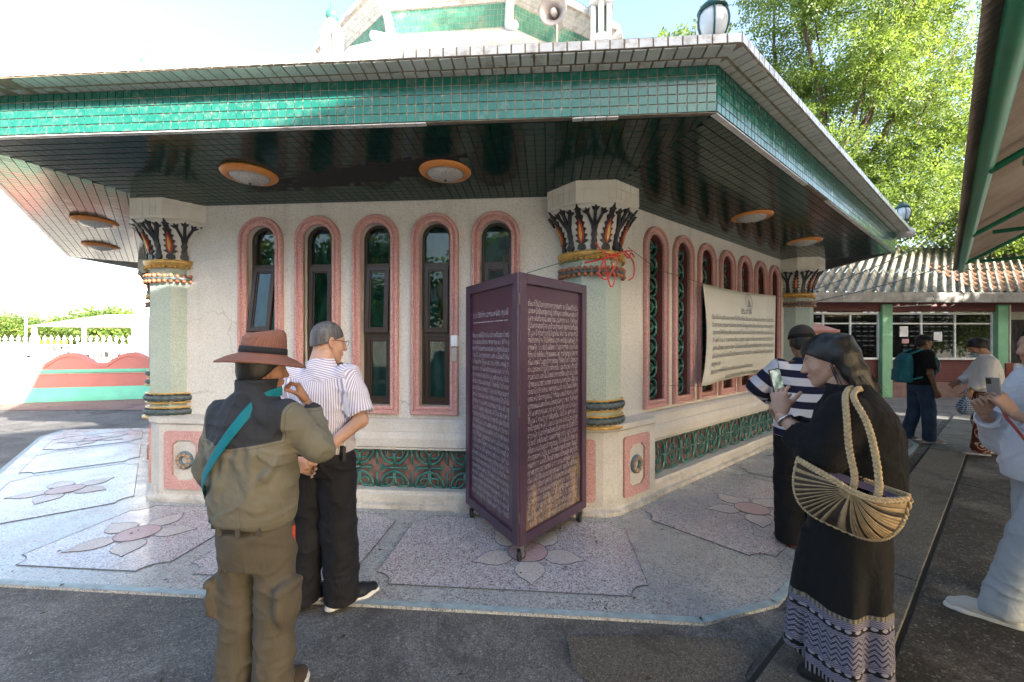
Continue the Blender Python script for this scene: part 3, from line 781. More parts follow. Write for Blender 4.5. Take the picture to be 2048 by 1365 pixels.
def floor_panel(k, u0, u1, v0=.34, v1=1.42, flower=None, rot=0.0, skew=0.0):
    f = lambda u, v, z: fp(k, u + skew * (v - v0), z, v)
    o_ = scallop(u0, u1, v0, v1, k)
    mb = MB(); mb.add([f(u, v, .0165) for u, v in o_], [tuple(range(len(o_)))]); o = mb.build('terrazzo_panel', M['terrazzo'], apron)
    m2 = MB(); n = len(o_)
    for i in range(n):
        a = f(*o_[i], .0165); b = f(*o_[(i + 1) % n], .0165); d = (b - a)
        if d.length < 1e-5: continue
        d.normalize(); q = V2(d.y, -d.x) * .0022
        m2.add([a - q, b - q, b + q + Z * .003, a + q + Z * .003], [(0, 1, 2, 3)])
    m2.build('inlay_line', M['inlay'], o)
    if flower:
        c = f(*flower, 0)
        for j in range(5):
            a0 = rot + j * 2 * math.pi / 5; d = V2(math.cos(a0), math.sin(a0)); e = V2(-d.y, d.x)
            pr = [(.12, 0), (.14, .055), (.20, .10), (.27, .105), (.33, .075), (.38, .03), (.43, 0)]
            pts = [c + d * x + e * y for x, y in pr] + [c + d * x - e * y for x, y in pr[1:-1][::-1]]
            m3 = MB(); m3.add([p + Z * .0205 for p in pts], [tuple(range(len(pts)))[::-1]]); m3.build('petal', M['petal'], o)
            m4 = MB(); m4.tube([p + Z * .0195 for p in pts], .0024, 4, closed=True); m4.build('petal_outline', M['inlay'], o)
        pts = [c + V2(.15 * math.cos(a), .15 * math.sin(a)) for a in [2 * math.pi * i / 24 for i in range(24)]]
        m3 = MB(); m3.add([p + Z * .0235 for p in pts], [tuple(range(24))]); m3.build('flower_heart', M['petal_red'], o)
        m4 = MB(); m4.tube([p + Z * .0225 for p in pts], .0035, 4, closed=True); m4.build('petal_outline', M['inlay'], o)
floor_panel(0, 2.68, 4.50, flower=(3.70, .93), rot=-1.55)
floor_panel(0, 1.32, 2.52); floor_panel(0, -.02, 1.16, flower=(.50, .90), rot=.2)
floor_panel(1, .10, 2.05, flower=(1.05, .96), rot=.62); floor_panel(1, 2.22, 3.35); floor_panel(1, 3.5, 5.3, flower=(4.4, .9))
floor_panel(7, 2.6, 4.33, flower=(3.5, .9)); floor_panel(7, 1.2, 2.45); floor_panel(7, .0, 1.05, flower=(.5, .9))
# walkway slabs and the stained strip beyond them (parallel to the right face of the shrine)
T1, N1 = FT[1], FN[1]
def lp(u, off, z=0): return CR[1] + T1 * u + N1 * off + Z * z
def proj1(x, y): d = V2(x, y) - CR[1]; return d.dot(T1), d.dot(N1)
wk = MB(); wk.add([lp(-6, 1.73, -.004), lp(-6, 2.16, -.004), lp(9.2, 2.16, -.004), lp(9.2, 1.73, -.004)], [(0, 1, 2, 3)])
walk = wk.build('walkway', simple('walkway_bed', (.03, .028, .025), .9)); walk['kind'] = 'structure'
u = -6.0; i = 0
while u < 9.0:
    L_ = [2.35, 1.25, 1.9, 1.1, 2.6][i % 5]
    b = MB(); j = random.uniform(-.004, .004)
    a0, a1 = 1.76 + random.uniform(-.008, .008), 2.135 + random.uniform(-.006, .006)
    q = [(u + .012, a0), (u + .012, a1), (u + L_ - .012, a1 + random.uniform(-.006, .006)), (u + L_ - .012, a0)]
    b.add([lp(x, y, .016 + j) for x, y in q] + [lp(x, y, -.02) for x, y in q], [(0, 1, 2, 3), (0, 4, 5, 1), (1, 5, 6, 2), (2, 6, 7, 3), (3, 7, 4, 0)])
    b.build('slab', M['slab'], walk, bev=.005)
    u += L_; i += 1
kerb = MB(); kerb.add([lp(-.4, 1.655, .004), lp(-.4, 1.735, .004), lp(9.0, 1.735, .004), lp(9.0, 1.655, .004)], [(0, 1, 2, 3)])
k_ = kerb.build('pavement_strip', M['concrete_dark']); k_['kind'] = 'structure'
st = MB(); st.add([lp(-6, 2.165, .002), lp(-6, 9.0, .002), lp(9.3, 9.0, .002), lp(9.3, 2.165, .002)], [(0, 1, 2, 3)])
s_ = st.build('stained_floor', M['concrete_dark']); s_['kind'] = 'structure'
sf = MB(); sf.add([lp(-7, 4.4, .006), lp(-7, 12.0, .006), lp(9.3, 12.0, .006), lp(9.3, 4.4, .006)], [(0, 1, 2, 3)])  # pale sheet added out of view to bounce light up to the roof
s_ = sf.build('bounce_floor', simple('pale_bounce_floor', (.42, .38, .33), .8, var=.2, vscale=2)); s_['kind'] = 'structure'
# cement patch beside the apron
pa = [(.30, 2.28), (.75, 2.30), (1.20, 2.27), (1.22, 2.12), (1.12, 2.02), (1.05, 1.86), (.86, 1.74), (.62, 1.80), (.40, 1.92), (.30, 2.06)]
sheet('cement_patch', pa, -.001, M['patch'])
# reddish strip of floor in front of the low pink wall, left
sheet('red_pavement', [(-13.2, 9.6), (-5.2, 9.75), (-6.2, 13.0), (-9.8, 11.7), (-13.0, 10.66)], .004, M['red_floor'])
# fallen leaves
leaf_m = simple('dry_leaf', (.05, .032, .018), .8, var=.5, vscale=40)
m5 = MB()
for i in range(110):
    x, y = random.uniform(-5.5, 4.5), random.uniform(1.5, 4.1); sgn = random.uniform(0, 6.28); l = random.uniform(.008, .022)
    if y > 3.9 - abs(x) * .02 and x < 1: continue
    d = V2(math.cos(sgn), math.sin(sgn)); e = V2(-d.y, d.x); p = V2(x, y) + Z * .026
    m5.add([p - d * l, p + e * l * .45 + Z * .006, p + d * l, p - e * l * .45 + Z * .003], [(0, 1, 2, 3)])
o = m5.build('leaf_litter', leaf_m); o['kind'] = 'stuff'

# ================================================================= THINGS ON AND NEAR THE SHRINE
def ceiling_light(k, s, off, label):
    c = fp(k, s, ZS - .004, off)
    L_ = thing('ceiling_light', label, 'ceiling lamp', c, group='round lamps under the eave')
    prof = [(.215, 0), (.222, -.014), (.212, -.032), (.195, -.044), (.175, -.048), (.158, -.042), (.15, -.004)]
    MB().lathe(prof[::-1], 40, c).build('lamp_rim', LAMP_RIM, L_, True)
    MB().lathe([(.004, -.092), (.05, -.088), (.10, -.076), (.135, -.060), (.158, -.036), (.15, -.004)], 40, c).build('glass_bowl', LAMP_GLASS, L_, True)
    MB().ball(c + Z * -.094, .011, 8, 6).build('finial', simple('dark_brass', (.06, .045, .03), .4, metal=.7), L_, True)
t = NT('orange_wood_rim'); p = t.pos('World'); wv = t.noise(40, 4, .6, t.mapping(p, (1, 6, 1)))
t.inp('Base Color', t.ramp(wv, [(.3, (.55, .19, .035)), (.7, (.70, .29, .07))])); t.inp('Roughness', .32); LAMP_RIM = t.m
t = NT('frosted_lamp_glass'); p = t.pos('Object'); n1 = t.voro(70, t.pos('World'), out='Distance')
t.inp('Base Color', t.ramp(n1, [(.2, (.30, .30, .28)), (.6, (.46, .46, .43))])); t.inp('Roughness', .2); t.bump(n1, .35, .004); LAMP_GLASS = t.m
def face_pt(k, x, y):
    d = V2(x, y) - CR[k]; return d.dot(FT[k]), d.dot(FN[k])
for k, x, y, lb in ((0, -2.254, 3.617, 'orange rimmed lamp under the eave above the man in the brown hat'),
                    (0, -.561, 3.538, 'orange rimmed lamp under the eave just left of the front corner column'),
                    (1, 2.714, 4.772, 'orange rimmed lamp under the right eave, above the cream banner'),
                    (1, 4.134, 5.96, 'orange rimmed lamp at the far right end of the eave, near the farthest column'),
                    (7, -5.005, 5.049, 'orange rimmed lamp under the bright left eave, nearer one'),
                    (7, -6.215, 6.368, 'orange rimmed lamp under the bright left eave, farther one')):
    ceiling_light(k, *face_pt(k, x, y), lb)

def roof_lantern(c, sc, label):
    c = Vector(c); L_ = thing('roof_lantern', label, 'lantern', c, group='lanterns on the roof corners')
    g = M['lantern_green']; q = lambda pr: [(r_ * sc, z * sc) for r_, z in pr]
    MB().lathe(q([(.19, -.12), (.19, 0), (.15, .02), (.10, .03), (.085, .07), (.07, .09)]), 16, c).build('base', M['tile_white'], L_, True)
    MB().lathe(q([(.06, .08), (.062, .16), (.08, .175), (.105, .18), (.11, .20), (.08, .205)]), 16, c).build('neck', g, L_, True)
    MB().lathe(q([(.075, .20), (.10, .24), (.122, .30), (.126, .35), (.118, .40), (.095, .45)]), 20, c).build('glass_globe', LANTERN_GLASS, L_, True)
    m = MB()
    for i in range(6):
        a = i * math.pi / 3 + .2; d = V2(math.cos(a), math.sin(a))
        m.tube([c + d * (r_ * sc) + Z * (z * sc) for r_, z in ((.08, .20), (.105, .24), (.128, .30), (.132, .35), (.123, .40), (.10, .455))], .0075 * sc, 6)
    m.build('rib', g, L_)
    MB().lathe(q([(.11, .445), (.118, .46), (.10, .49), (.06, .53), (.02, .55), (.015, .58), (.002, .60)]), 20, c).build('cap', g, L_, True)
M['lantern_green'] = simple('lantern_green', (.01, .07, .055), .35, var=.2)
t = NT('lantern_glass'); t.inp('Base Color', (.62, .64, .62)); t.inp('Roughness', .12); t.inp('Coat Weight', .6); LANTERN_GLASS = t.m
rc = ring(ECO - .36, ZC + .04)
roof_lantern(rc[1] + V2(.13, .02), .84, 'green ribbed glass lantern standing on the front roof corner above the teal tiles')
rc2 = ring(ECO - .1, ZC - .02)
roof_lantern(rc2[2], .8, 'small green glass lantern standing on the far right roof corner beside the tree')

# horn loudspeaker on the upper roof
hc = Vector((.60, 6.25, 6.52)); hd = (Vector((.25, 0, 1.2)) - hc); hd.z = 0; hd = hd.normalized() * 1 + Vector((-.25, 0, -.25)); hd.normalize()
sp = thing('loudspeaker', 'grey horn loudspeaker fixed to the upper roof edge', 'loudspeaker', hc)
hx = hd.cross(Z).normalized(); hy = hx.cross(hd)
horn_m = simple('grey_bronze_horn', (.42, .37, .35), .35, metal=.3, var=.15)
MB().lathe([(.05, -.34), (.05, -.22), (.075, -.16), (.12, -.07), (.195, -.0), (.21, .01), (.195, .014), (.118, -.06), (.07, -.15), (.045, -.2)], 32, hc, 0, (hx, hy, hd)).build('horn', horn_m, sp, True)
MB().lathe([(.005, -.20), (.05, -.2), (.045, -.03), (.03, -.01), (.002, -.005)], 16, hc, 0, (hx, hy, hd)).build('phase_plug', simple('horn_plug', (.55, .5, .47), .4), sp, True)
MB().lathe([(.075, -.5), (.08, -.48), (.08, -.36), (.05, -.33)], 20, hc, 0, (hx, hy, hd)).build('driver', horn_m, sp, True)
MB().tube([hc - hd * .3 - Z * .03, hc - hd * .3 - Z * .5], .02, 8).build('bracket', horn_m, sp)

# folding notice board on casters
BH, BL, BR = V2(.048, 2.976), V2(-.415, 3.818), V2(.656, 3.717)
bd = thing('notice_board', 'tall folding dark purple notice board of two leaves on casters with white Thai handwriting', 'notice board', BH)
t = NT('purple_painted_frame'); p = t.pos('World'); n1 = t.noise(5, 6, .65, p); n2 = t.noise(40, 4, .7, t.mapping(p, (1, 1, .15)))
wear = t.math('MULTIPLY', t.ramp(n2, [(.60, 0), (.70, 1)]), t.ramp(n1, [(.5, 0), (.65, .55)]))
t.inp('Base Color', t.mix(wear, t.ramp(n1, [(.3, (.052, .026, .050)), (.7, (.075, .040, .066))]), (.17, .155, .15))); t.inp('Roughness', .42); BF = t.m
def board_panel_mat(name, peel):
    t = NT(name); p = t.pos('World'); n1 = t.noise(3, 6, .65, p); sep = t.n('ShaderNodeSeparateXYZ'); t.set(sep.inputs[0], p)
    base = t.ramp(n1, [(.3, (.050, .014, .034)), (.7, (.072, .026, .050))])
    fade = t.n('ShaderNodeMapRange'); t.set(fade.inputs[0], sep.outputs[2]); fade.inputs[1].default_value = .9; fade.inputs[2].default_value = .3
    nz = t.noise(9, 6, .7, t.mapping(p, (1, 1, .35)))
    base = t.mix(t.math('MULTIPLY', fade.outputs[0], t.ramp(nz, [(.4, 0), (.75, .6)])), base, (.20, .18, .175))
    if peel:
        nd = t.noise(6.5, 5, .62, t.mapping(p, (1.6, 1.6, .42)))
        f2 = t.n('ShaderNodeMapRange'); t.set(f2.inputs[0], sep.outputs[2]); f2.inputs[1].default_value = .80; f2.inputs[2].default_value = .22; f2.inputs[3].default_value = 0; f2.inputs[4].default_value = .31
        pk = t.math('ADD', nd, f2.outputs[0])
        base = t.mix(t.ramp(pk, [(.70, 0), (.715, 1)]), base, t.ramp(t.noise(22, 5, .7, t.mapping(p, (1, 1, .2))), [(.35, (.025, .018, .014)), (.48, (.16, .10, .055)), (.6, (.34, .20, .09)), (.7, (.40, .30, .18))]))
        t.bump(t.ramp(pk, [(.66, 1), (.69, 0)]), .6, .006)
    t.inp('Base Color', base); t.inp('Roughness', .33 if not peel else .42); return t.m
chalk = NT('chalk_white_paint'); p = chalk.pos('World'); 
chalk.inp('Base Color', chalk.ramp(chalk.noise(30, 5, .7, p), [(.36, (.16, .12, .15)), (.60, (.60, .57, .60))])); chalk.inp('Roughness', .8); CHALK = chalk.m
dg = None
def text_mesh(lines, size, ls, width=None, res=2, align='LEFT', thin=0.0):
    """lines of type -> one mesh in the xz plane, first baseline at z = 0"""
    vs, fs = [], []
    for i, ln in enumerate(lines):
        if not ln: continue
        body, al, sz = ln if isinstance(ln, tuple) else (ln, align, size)
        c = bpy.data.curves.new('text', 'FONT'); c.body = body; c.size = sz; c.resolution_u = res; c.align_x = 'LEFT'; c.offset = thin
        o = bpy.data.objects.new('text', c); COL.objects.link(o)
        d = bpy.context.evaluated_depsgraph_get(); m = bpy.data.meshes.new_from_object(o.evaluated_get(d))
        v = np.zeros(len(m.vertices) * 3); m.vertices.foreach_get('co', v); v = v.reshape(-1, 3)
        if len(v):
            wd = v[:, 0].max()
            sx = 1.0
            if width and al != 'NAT' and wd > width: sx = width / wd
            if width and al == 'FULL': sx = width / wd
            x0 = (width - wd * sx) / 2 if al == 'CENTER' else (width - wd * sx if al == 'RIGHT' else 0)
            b = len(vs)
            vs += [(x * sx + x0, y - i * ls) for x, y, z in v]
            fs += [tuple(k + b for k in pg.vertices) for pg in m.polygons]
        bpy.data.objects.remove(o); bpy.data.curves.remove(c); bpy.data.meshes.remove(m)
    return vs, fs
HAND = ['ท่านเฉกอะหมัดได้เข้ามาค้าขายในกรุงศรีอยุธยา ตั้งแต่ปี', 'ปลายแผ่นดินสมเด็จพระนเรศวรมหาราช พ.ศ. ตั้งห้างอยู่', 'ที่ท่ากายี ใกล้เคียงบริเวณคลองทิพย์ การค้าขายรุ่งเรืองมาก', 'ต่อมาได้ปรับปรุงราชการกรมท่า จนได้ผลดียิ่งขึ้น',
        'จึงโปรดเกล้าฯ ให้เป็นพระยาเฉกอะหมัดรัตนเศรษฐี เจ้า', 'กรมท่าขวา และได้เป็นจุฬาราชมนตรีคนแรก นับว่าเป็น', 'ผู้นำพาศาสนาอิสลามเข้ามาสู่กรุงศรีอยุธยาในครั้งนั้น', 'ครั้นถึงแผ่นดินพระเจ้าทรงธรรม ได้เลื่อนขึ้นเป็นเจ้าพระยา',
        'เฉกอะหมัดรัตนราชเศรษฐี ว่าที่สมุหนายกอัครมหาเสนาบดี', 'ฝ่ายเหนือ ต่อมาในรัชสมัยพระเจ้าปราสาททอง โปรดให้เป็น', 'เจ้าพระยาบวรราชนายก จางวางกรมมหาดไทย เมื่ออายุ', 'ได้ ๘๗ ปี ท่านถึงแก่อสัญกรรม ฝังไว้ ณ สุสานแห่งนี้']
def leaf(a, b, label, lines_spec, peel):
    d = (b - a); L_ = d.length; d.normalize(); n = V2(d.y, -d.x)
    if n.y > 0: n = -n
    z0, z1, wf_ = .135, 2.09, .075
    m = MB(); P = lambda s, z, o=0: a + d * s + n * o + Z * z
    ax = (d, n, Z)
    for s0, s1, q0, q1 in ((.012, .012 + wf_, z0, z1), (L_ - wf_, L_, z0, z1), (.012 + wf_, L_ - wf_, z0, z0 + wf_), (.012 + wf_, L_ - wf_, z1 - wf_, z1)):
        m.box(P((s0 + s1) / 2, (q0 + q1) / 2, -.02), (s1 - s0, .05, q1 - q0), ax)
    fr = m.build('frame', BF, bd, bev=.004); fr['label'] = label
    pm = MB().box(P((L_ + .012) / 2, (z0 + z1) / 2, -.024), (L_ - 2 * wf_, .012, z1 - z0 - 2 * wf_), ax).build('panel', board_panel_mat('board_panel_' + ('peeled' if peel else 'plain'), peel), fr)
    vs, fs = lines_spec
    flip = d.x < 0
    vv = [(P(L_ - wf_ - .03 - x, y, -.0165) if flip else P(.012 + wf_ + .03 + x, y, -.0165)) for x, y in vs]
    o = obj('writing', mesh_from('writing', [tuple(v) for v in vv], fs, CHALK), fr)
    for s in ((.05, L_ - .06) if not flip else (L_ - .06,)):
        c = P(s, 0, -.03)
        cs = MB().lathe([(.022, .118), (.024, .134), (.02, .138)], 12, c)
        f2 = V2(math.cos(.9 + s), math.sin(.9 + s)); g = V2(-f2.y, f2.x)
        for sg in (-1, 1): cs.bar(c + g * (.02 * sg) + Z * .122, c + g * (.02 * sg) + f2 * .02 + Z * .045, .005, .034, f2)
        ca = cs.build('caster', simple('caster_steel', (.28, .28, .27), .4, metal=.8), bd)
        MB().lathe([(.014, -.013), (.040, -.014), (.046, -.008), (.046, .008), (.040, .014), (.014, .013)], 20, c + f2 * .02 + Z * .046, 0, (f2, Z, g)).build('wheel', simple('caster_rubber', (.02, .02, .02), .6), ca, True)
ltx = [('ประวัติท่านเฉกอะหมัด กุมมี', 'CENTER', .062), None, None] + [(HAND[i % 12], 'FULL', .056) for i in range(0, 25)]
vs, fs = text_mesh(ltx, .05, .0565, .68, res=1, thin=0.0); vs = [(x, y + 1.80) for x, y in vs]
# underline below the heading
vs2 = list(vs); b = len(vs2); vs2 += [(.02, 1.755), (.66, 1.755), (.66, 1.761), (.02, 1.761)]; fs = fs + [(b, b + 1, b + 2, b + 3)]
leaf(BH, BL, None, (vs2, fs), False)
rtx = [(HAND[(i * 5 + 3) % 12], 'FULL' if i % 6 != 5 else 'LEFT', .060) for i in range(31)]
vs, fs = text_mesh(rtx, .056, .0545, .71, res=1, thin=0.0); vs = [(x + .01, y + 1.86) for x, y in vs]
leaf(BH, BR, 'right leaf of the board, its lower paint peeled to bare wood', (vs, fs), True)
mb = MB()
hinge_m = simple('hinge_steel', (.10, .09, .10), .5, metal=.6)
for z in (.35, 1.1, 1.9): MB().lathe([(.010, z - .04), (.010, z + .04)], 8, BH + V2(.0, -.010)).build('hinge', hinge_m, bd)

# wall dispenser half hidden behind the board
sd = F0 = face_pt(0, -.56, 4.1)
c = fp(0, 2.945, 1.58, 0)
dp = thing('dispenser', 'small white topped wall dispenser mounted beside the notice board', 'dispenser', c)
ax0 = (FT[0], FN[0], Z)
MB().box(fp(0, 2.945, 1.60, .04), (.07, .08, .11), ax0).build('cover', simple('white_plastic', (.75, .76, .80), .3), dp, bev=.012)
MB().box(fp(0, 2.945, 1.47, .03), (.052, .05, .15), ax0).build('bottle', simple('clear_grey_bottle', (.38, .36, .33), .25), dp, bev=.008)

# cream vinyl banner hung on cords over the right windows
bn = thing('banner', 'cream vinyl banner with black Thai print and round emblem over the right windows', 'banner', fp(1, 3.0, 1.2, .1))
t = NT('cream_vinyl'); p = t.pos('World'); t.inp('Base Color', t.ramp(t.noise(2, 4, .6, p), [(.3, (.56, .54, .46)), (.7, (.62, .60, .52))])); t.inp('Roughness', .5); t.bump(t.noise(5, 3, .5, p), .2, .02); VIN = t.m
BW, BHt = 2.50, 1.24
def ban(u, v):
    """u 0..1 left to right, v 0..1 bottom to top -> 3d on the sagging sheet"""
    s = 1.85 + BW * u - .20 * (1 - u) ** 3 * (1 - v) ** 3 + .035 * math.sin(math.pi * v) * (1 - u) - .06 * u * (1 - v) ** 2 - .03 * math.sin(math.pi * v) * u
    z = 1.07 + 1.235 * v + .03 * u - .02 * math.sin(math.pi * u) * v + .03 * math.sin(math.pi * u) * (1 - v)
    o_ = .10 + .05 * math.sin(math.pi * u) * math.sin(math.pi * v) + .02 * math.sin(7 * u + 2 * v) * .5 + .05 * (1 - v) * (1 - u) + .05 * (1 - v) * math.exp(-((u - .05) / .1) ** 2)
    return fp(1, s, z, o_)
NX, NZ = 40, 24
mb = MB(); mb.add([ban(i / NX, j / NZ) for j in range(NZ + 1) for i in range(NX + 1)], [(j * (NX + 1) + i, j * (NX + 1) + i + 1, (j + 1) * (NX + 1) + i + 1, (j + 1) * (NX + 1) + i) for j in range(NZ) for i in range(NX)])
o = mb.build('vinyl_sheet', VIN, bn, True); sm = o.modifiers.new('solid', 'SOLIDIFY'); sm.thickness = .002; sm.offset = -1
BT = [('ประกาศ', 'CENTER', .125), ('เรียนพี่น้องมุสลิมและบุคคลทั่วไปที่มาเยี่ยมเยือนสถานเจ้าพระคุณตะเกียฯทราบโดยทั่วกันว่า', 'FULL', .08), ('ด้วยทางคณะกรรมการมัสยิดตะเกียฯซึ่งเป็นผู้ดูแลสถานที่สุสานเจ้าพระคุณตะเกียฯตามกฎหมาย', 'FULL', .08), ('ประกาศให้พี่น้องมุสลิมและบุคคลทั่วไปทราบโดยทั่วกันว่า สุสานเจ้าพระคุณตะเกียฯ นี้อยู่', 'FULL', .08),
      ('ที่ เลขที่ 15 ม.11 ต.คลองตะเคียน อ.อยุธยา จ.อยุธยา เท่านั้น และทางคณะกรรมการมัสยิดตะเกียฯ', 'FULL', .08), ('สุสานเจ้าพระคุณตะเกียฯ ไม่มีนโยบายเรี่ยไรบอกขายสิ่งของต่าง ๆ แต่หากมีบุคคลใด', 'FULL', .08), ('เรี่ยไรหาผลประโยชน์โดยอ้างคณะกรรมการมัสยิดฯ บุคคลนั้นต้องถูกดำเนินคดีตามข้อ', 'FULL', .08), ('กฎหมาย', 'LEFT', .08), ('จึงประกาศให้พี่น้องมุสลิมและบุคคลทั่วไปทราบ', 'NAT', .08), ('คณะกรรมการมัสยิดตะเกียผู้ดูแลสุสานเจ้าพระคุณตะเกียฯ', 'RIGHT', .08)]
vs, fs = text_mesh(BT, .08, .098, 2.26, res=2, thin=0.0)
def onban(x, y): u = (x + .12) / BW; v = (y + .905 * 1.0) / 1.235; return ban(u, v) + FN[1] * .004
vs = [onban(x, y - .0) for x, y in vs]
obj('print', mesh_from('print', [tuple(v) for v in vs], fs, simple('print_black', (.05, .05, .05), .6)), bn)
# emblem: ring with a little stupa
mb = MB()
def flat(pts): mb.add([onban(x, y) for x, y in pts], [tuple(range(len(pts)))])
ex_, ey = 1.27, .185
for r0, r1 in ((.118, .124), (.093, .097)):
    for i in range(32):
        a, b = 2 * math.pi * i / 32, 2 * math.pi * (i + 1) / 32
        flat([(ex_ + r0 * math.cos(a), ey + r0 * math.sin(a)), (ex_ + r1 * math.cos(a), ey + r1 * math.sin(a)), (ex_ + r1 * math.cos(b), ey + r1 * math.sin(b)), (ex_ + r0 * math.cos(b), ey + r0 * math.sin(b))])
for i in range(26):
    a = 2 * math.pi * i / 26; q = (ex_ + .107 * math.cos(a), ey + .107 * math.sin(a)); flat([(q[0] - .005, q[1] - .004), (q[0] + .005, q[1] - .004), (q[0] + .004, q[1] + .005), (q[0] - .004, q[1] + .005)])
for w0, w1, y0, y1 in ((.052, .050, -.072, -.058), (.044, .042, -.052, -.036), (.05, .046, -.030, -.022), (.036, .034, -.018, -.004), (.030, .012, 0, .022), (.009, .004, .024, .05), (.004, .001, .05, .074)):
    flat([(ex_ - w0, ey + y0), (ex_ + w0, ey + y0), (ex_ + w1, ey + y1), (ex_ - w1, ey + y1)])
mb.build('emblem', simple('print_grey', (.16, .17, .19), .6), bn)
mb = MB(); mb.tube([ban(0, 1), fp(1, .9, 2.38, .06), fp(1, -.02, 2.44, .32)], .0028, 5); mb.tube([ban(0, 0), fp(1, 1.2, 1.1, .05), fp(1, .95, 1.11, -.05)], .0028, 5)
mb.tube([ban(1, 1), fp(1, 4.6, 2.35, .05), fp(1, 5.15, 2.36, .2)], .0028, 5); mb.tube([ban(1, 0), fp(1, 4.5, 1.1, .03), fp(1, 4.6, 1.1, -.05)], .0028, 5)
mb.build('cord', simple('dark_cord', (.02, .03, .03), .8), bn)
for u_, v_ in ((.004, .99), (.5, .985), (.99, .985), (.01, .02), (.5, .02), (.98, .02)): pass

# red ribbon and green string tied to the front column
rb = thing('ribbon', 'red plastic ribbon tied round the capital of the front corner column, loose loops hanging', 'ribbon', (.75, 4.0, 2.3))
cc = V2(.765, 4.06)
def cyl(a, z, r_=.345): return cc + V2(math.cos(a), math.sin(a)) * r_ + Z * z
va = -math.pi / 2 - .05
mb = MB()
def strip(path, w_=.010):
    pts = [Vector(p) for p in path]
    # smooth by Catmull-Rom
    q = []
    for i in range(len(pts) - 1):
        p0, p1, p2, p3 = pts[max(i - 1, 0)], pts[i], pts[i + 1], pts[min(i + 2, len(pts) - 1)]
        for k in range(6):
            t_ = k / 6; q.append(.5 * ((2 * p1) + (p2 - p0) * t_ + (2 * p0 - 5 * p1 + 4 * p2 - p3) * t_ ** 2 + (3 * p1 - p0 - 3 * p2 + p3) * t_ ** 3))
    q.append(pts[-1]); mb.tube(q, w_ * .70, 5)
strip([cyl(va - .05, 2.47, .36), cyl(va + .1, 2.40, .36), cyl(va + .22, 2.37, .37), cyl(va + .42, 2.36, .37), cyl(va + .70, 2.40, .38), cyl(va + .98, 2.42, .40)])
strip([cyl(va + .25, 2.37, .37), cyl(va + .12, 2.28, .38), cyl(va + .04, 2.19, .38), cyl(va + .2, 2.14, .38), cyl(va + .36, 2.22, .38), cyl(va + .5, 2.30, .38), cyl(va + .3, 2.36, .37)])
strip([cyl(va + .18, 2.30, .38), cyl(va + .2, 2.2, .39), cyl(va + .32, 2.08, .38), cyl(va + .42, 2.14, .38), cyl(va + .36, 2.3, .37)])
strip([cyl(va + .75, 2.40, .385), cyl(va + 1.02, 2.32, .41), cyl(va + 1.05, 2.2, .41), cyl(va + .88, 2.15, .39)])
strip([cyl(va + .72, 2.38, .385), cyl(va + .86, 2.35, .39), cyl(va + .95, 2.40, .40), cyl(va + 1.02, 2.36, .42)])
strip([cyl(va - .3, 2.29, .36), cyl(va, 2.31, .365), cyl(va + .3, 2.34, .37), cyl(va + .6, 2.36, .37)])
mb.build('ribbon_loops', simple('red_ribbon', (.55, .045, .04), .45), rb)
gs = MB(); gs.tube([BH + (BR - BH) * .1 + Z * 2.09 + V2(0, -.02), cyl(va - .75, 2.33, .36), cyl(va - .3, 2.36, .35), cyl(va + .3, 2.40, .35)], .0035, 5)
tag(gs.build('string', simple('green_string', (.02, .13, .09), .7)), 'thin green string from the notice board to the front corner column', 'string')
# ================================================================= PAVILION (open shed, right and behind the camera)
PD = V2(.717, .697).normalized(); PN = V2(PD.y, -PD.x)            # along the eave, and away from the shrine
PO = V2(.45, 0)
SL = .60
def pv(u, d, dz=0.0): return PO + PD * u + PN * d + Z * (3.22 + SL * d + dz)
pav = thing('pavilion', 'open sided shed with brown corrugated roof on green steel trusses along the right', 'shed', PO + PD * 8 + PN * 5)
t = NT('corrugated_sheet_underside'); p = t.pos('World'); n1 = t.noise(1.2, 6, .65, p)
t.inp('Base Color', t.ramp(n1, [(.3, (.25, .19, .155)), (.5, (.35, .28, .23)), (.7, (.43, .36, .30))])); t.inp('Roughness', .8); t.bump(t.noise(30, 4, .6, p), .3, .01); CORR = t.m
U0, U1, DR = -9.0, 12.9, 5.3
def corrug(name, u0, u1, d0, d1, parent, f, mat, pitch=.076, amp=.015, per=8, nd=2, thick=.006):
    n = int((u1 - u0) / pitch * per); vs = []; 
    for j in range(nd + 1):
        d = d0 + (d1 - d0) * j / nd
        for i in range(n + 1):
            u_ = u0 + (u1 - u0) * i / n; h = amp * math.sin(2 * math.pi * (u_ - u0) / pitch); vs.append(f(u_, d, h))
    fs = [(j * (n + 1) + i, j * (n + 1) + i + 1, (j + 1) * (n + 1) + i + 1, (j + 1) * (n + 1) + i) for j in range(nd) for i in range(n)]
    return obj(name, mesh_from(name, [tuple(v) for v in vs], fs, mat, True), parent)
sheet_n = 0
u = U0
while u < U1:
    u2 = min(u + .912, U1)
    corrug('roof_sheet', u, u2 + .03, -.20, DR * .5 + .06, pav, lambda a, d, h, k=sheet_n % 2: pv(a, d, .025 + h + .006 * k), CORR)
    corrug('roof_sheet', u, u2 + .03, DR * .5 - .06, DR, pav, lambda a, d, h, k=sheet_n % 2: pv(a, d, .040 + h + .006 * k), CORR)
    u = u2; sheet_n += 1
corrug('far_roof_slope', U0, U1, 0, DR + .6, pav, lambda a, d, h: pv(a, DR) + PN * d + Z * (.10 + h - SL * d), CORR, per=4)
GM = simple('green_steel', (.03, .27, .14), .4, var=.25, vscale=5)
m = MB(); m.tube([pv(U0, -.07, -.05), pv(U1, -.07, -.05)], .058, 10); m.build('eave_beam', GM, pav, True)
for d in (1.35, 2.6, 3.9, 5.15):
    MB().bar(pv(U0, d, -.035), pv(U1, d, -.035), .05, .08).build('purlin', GM, pav)
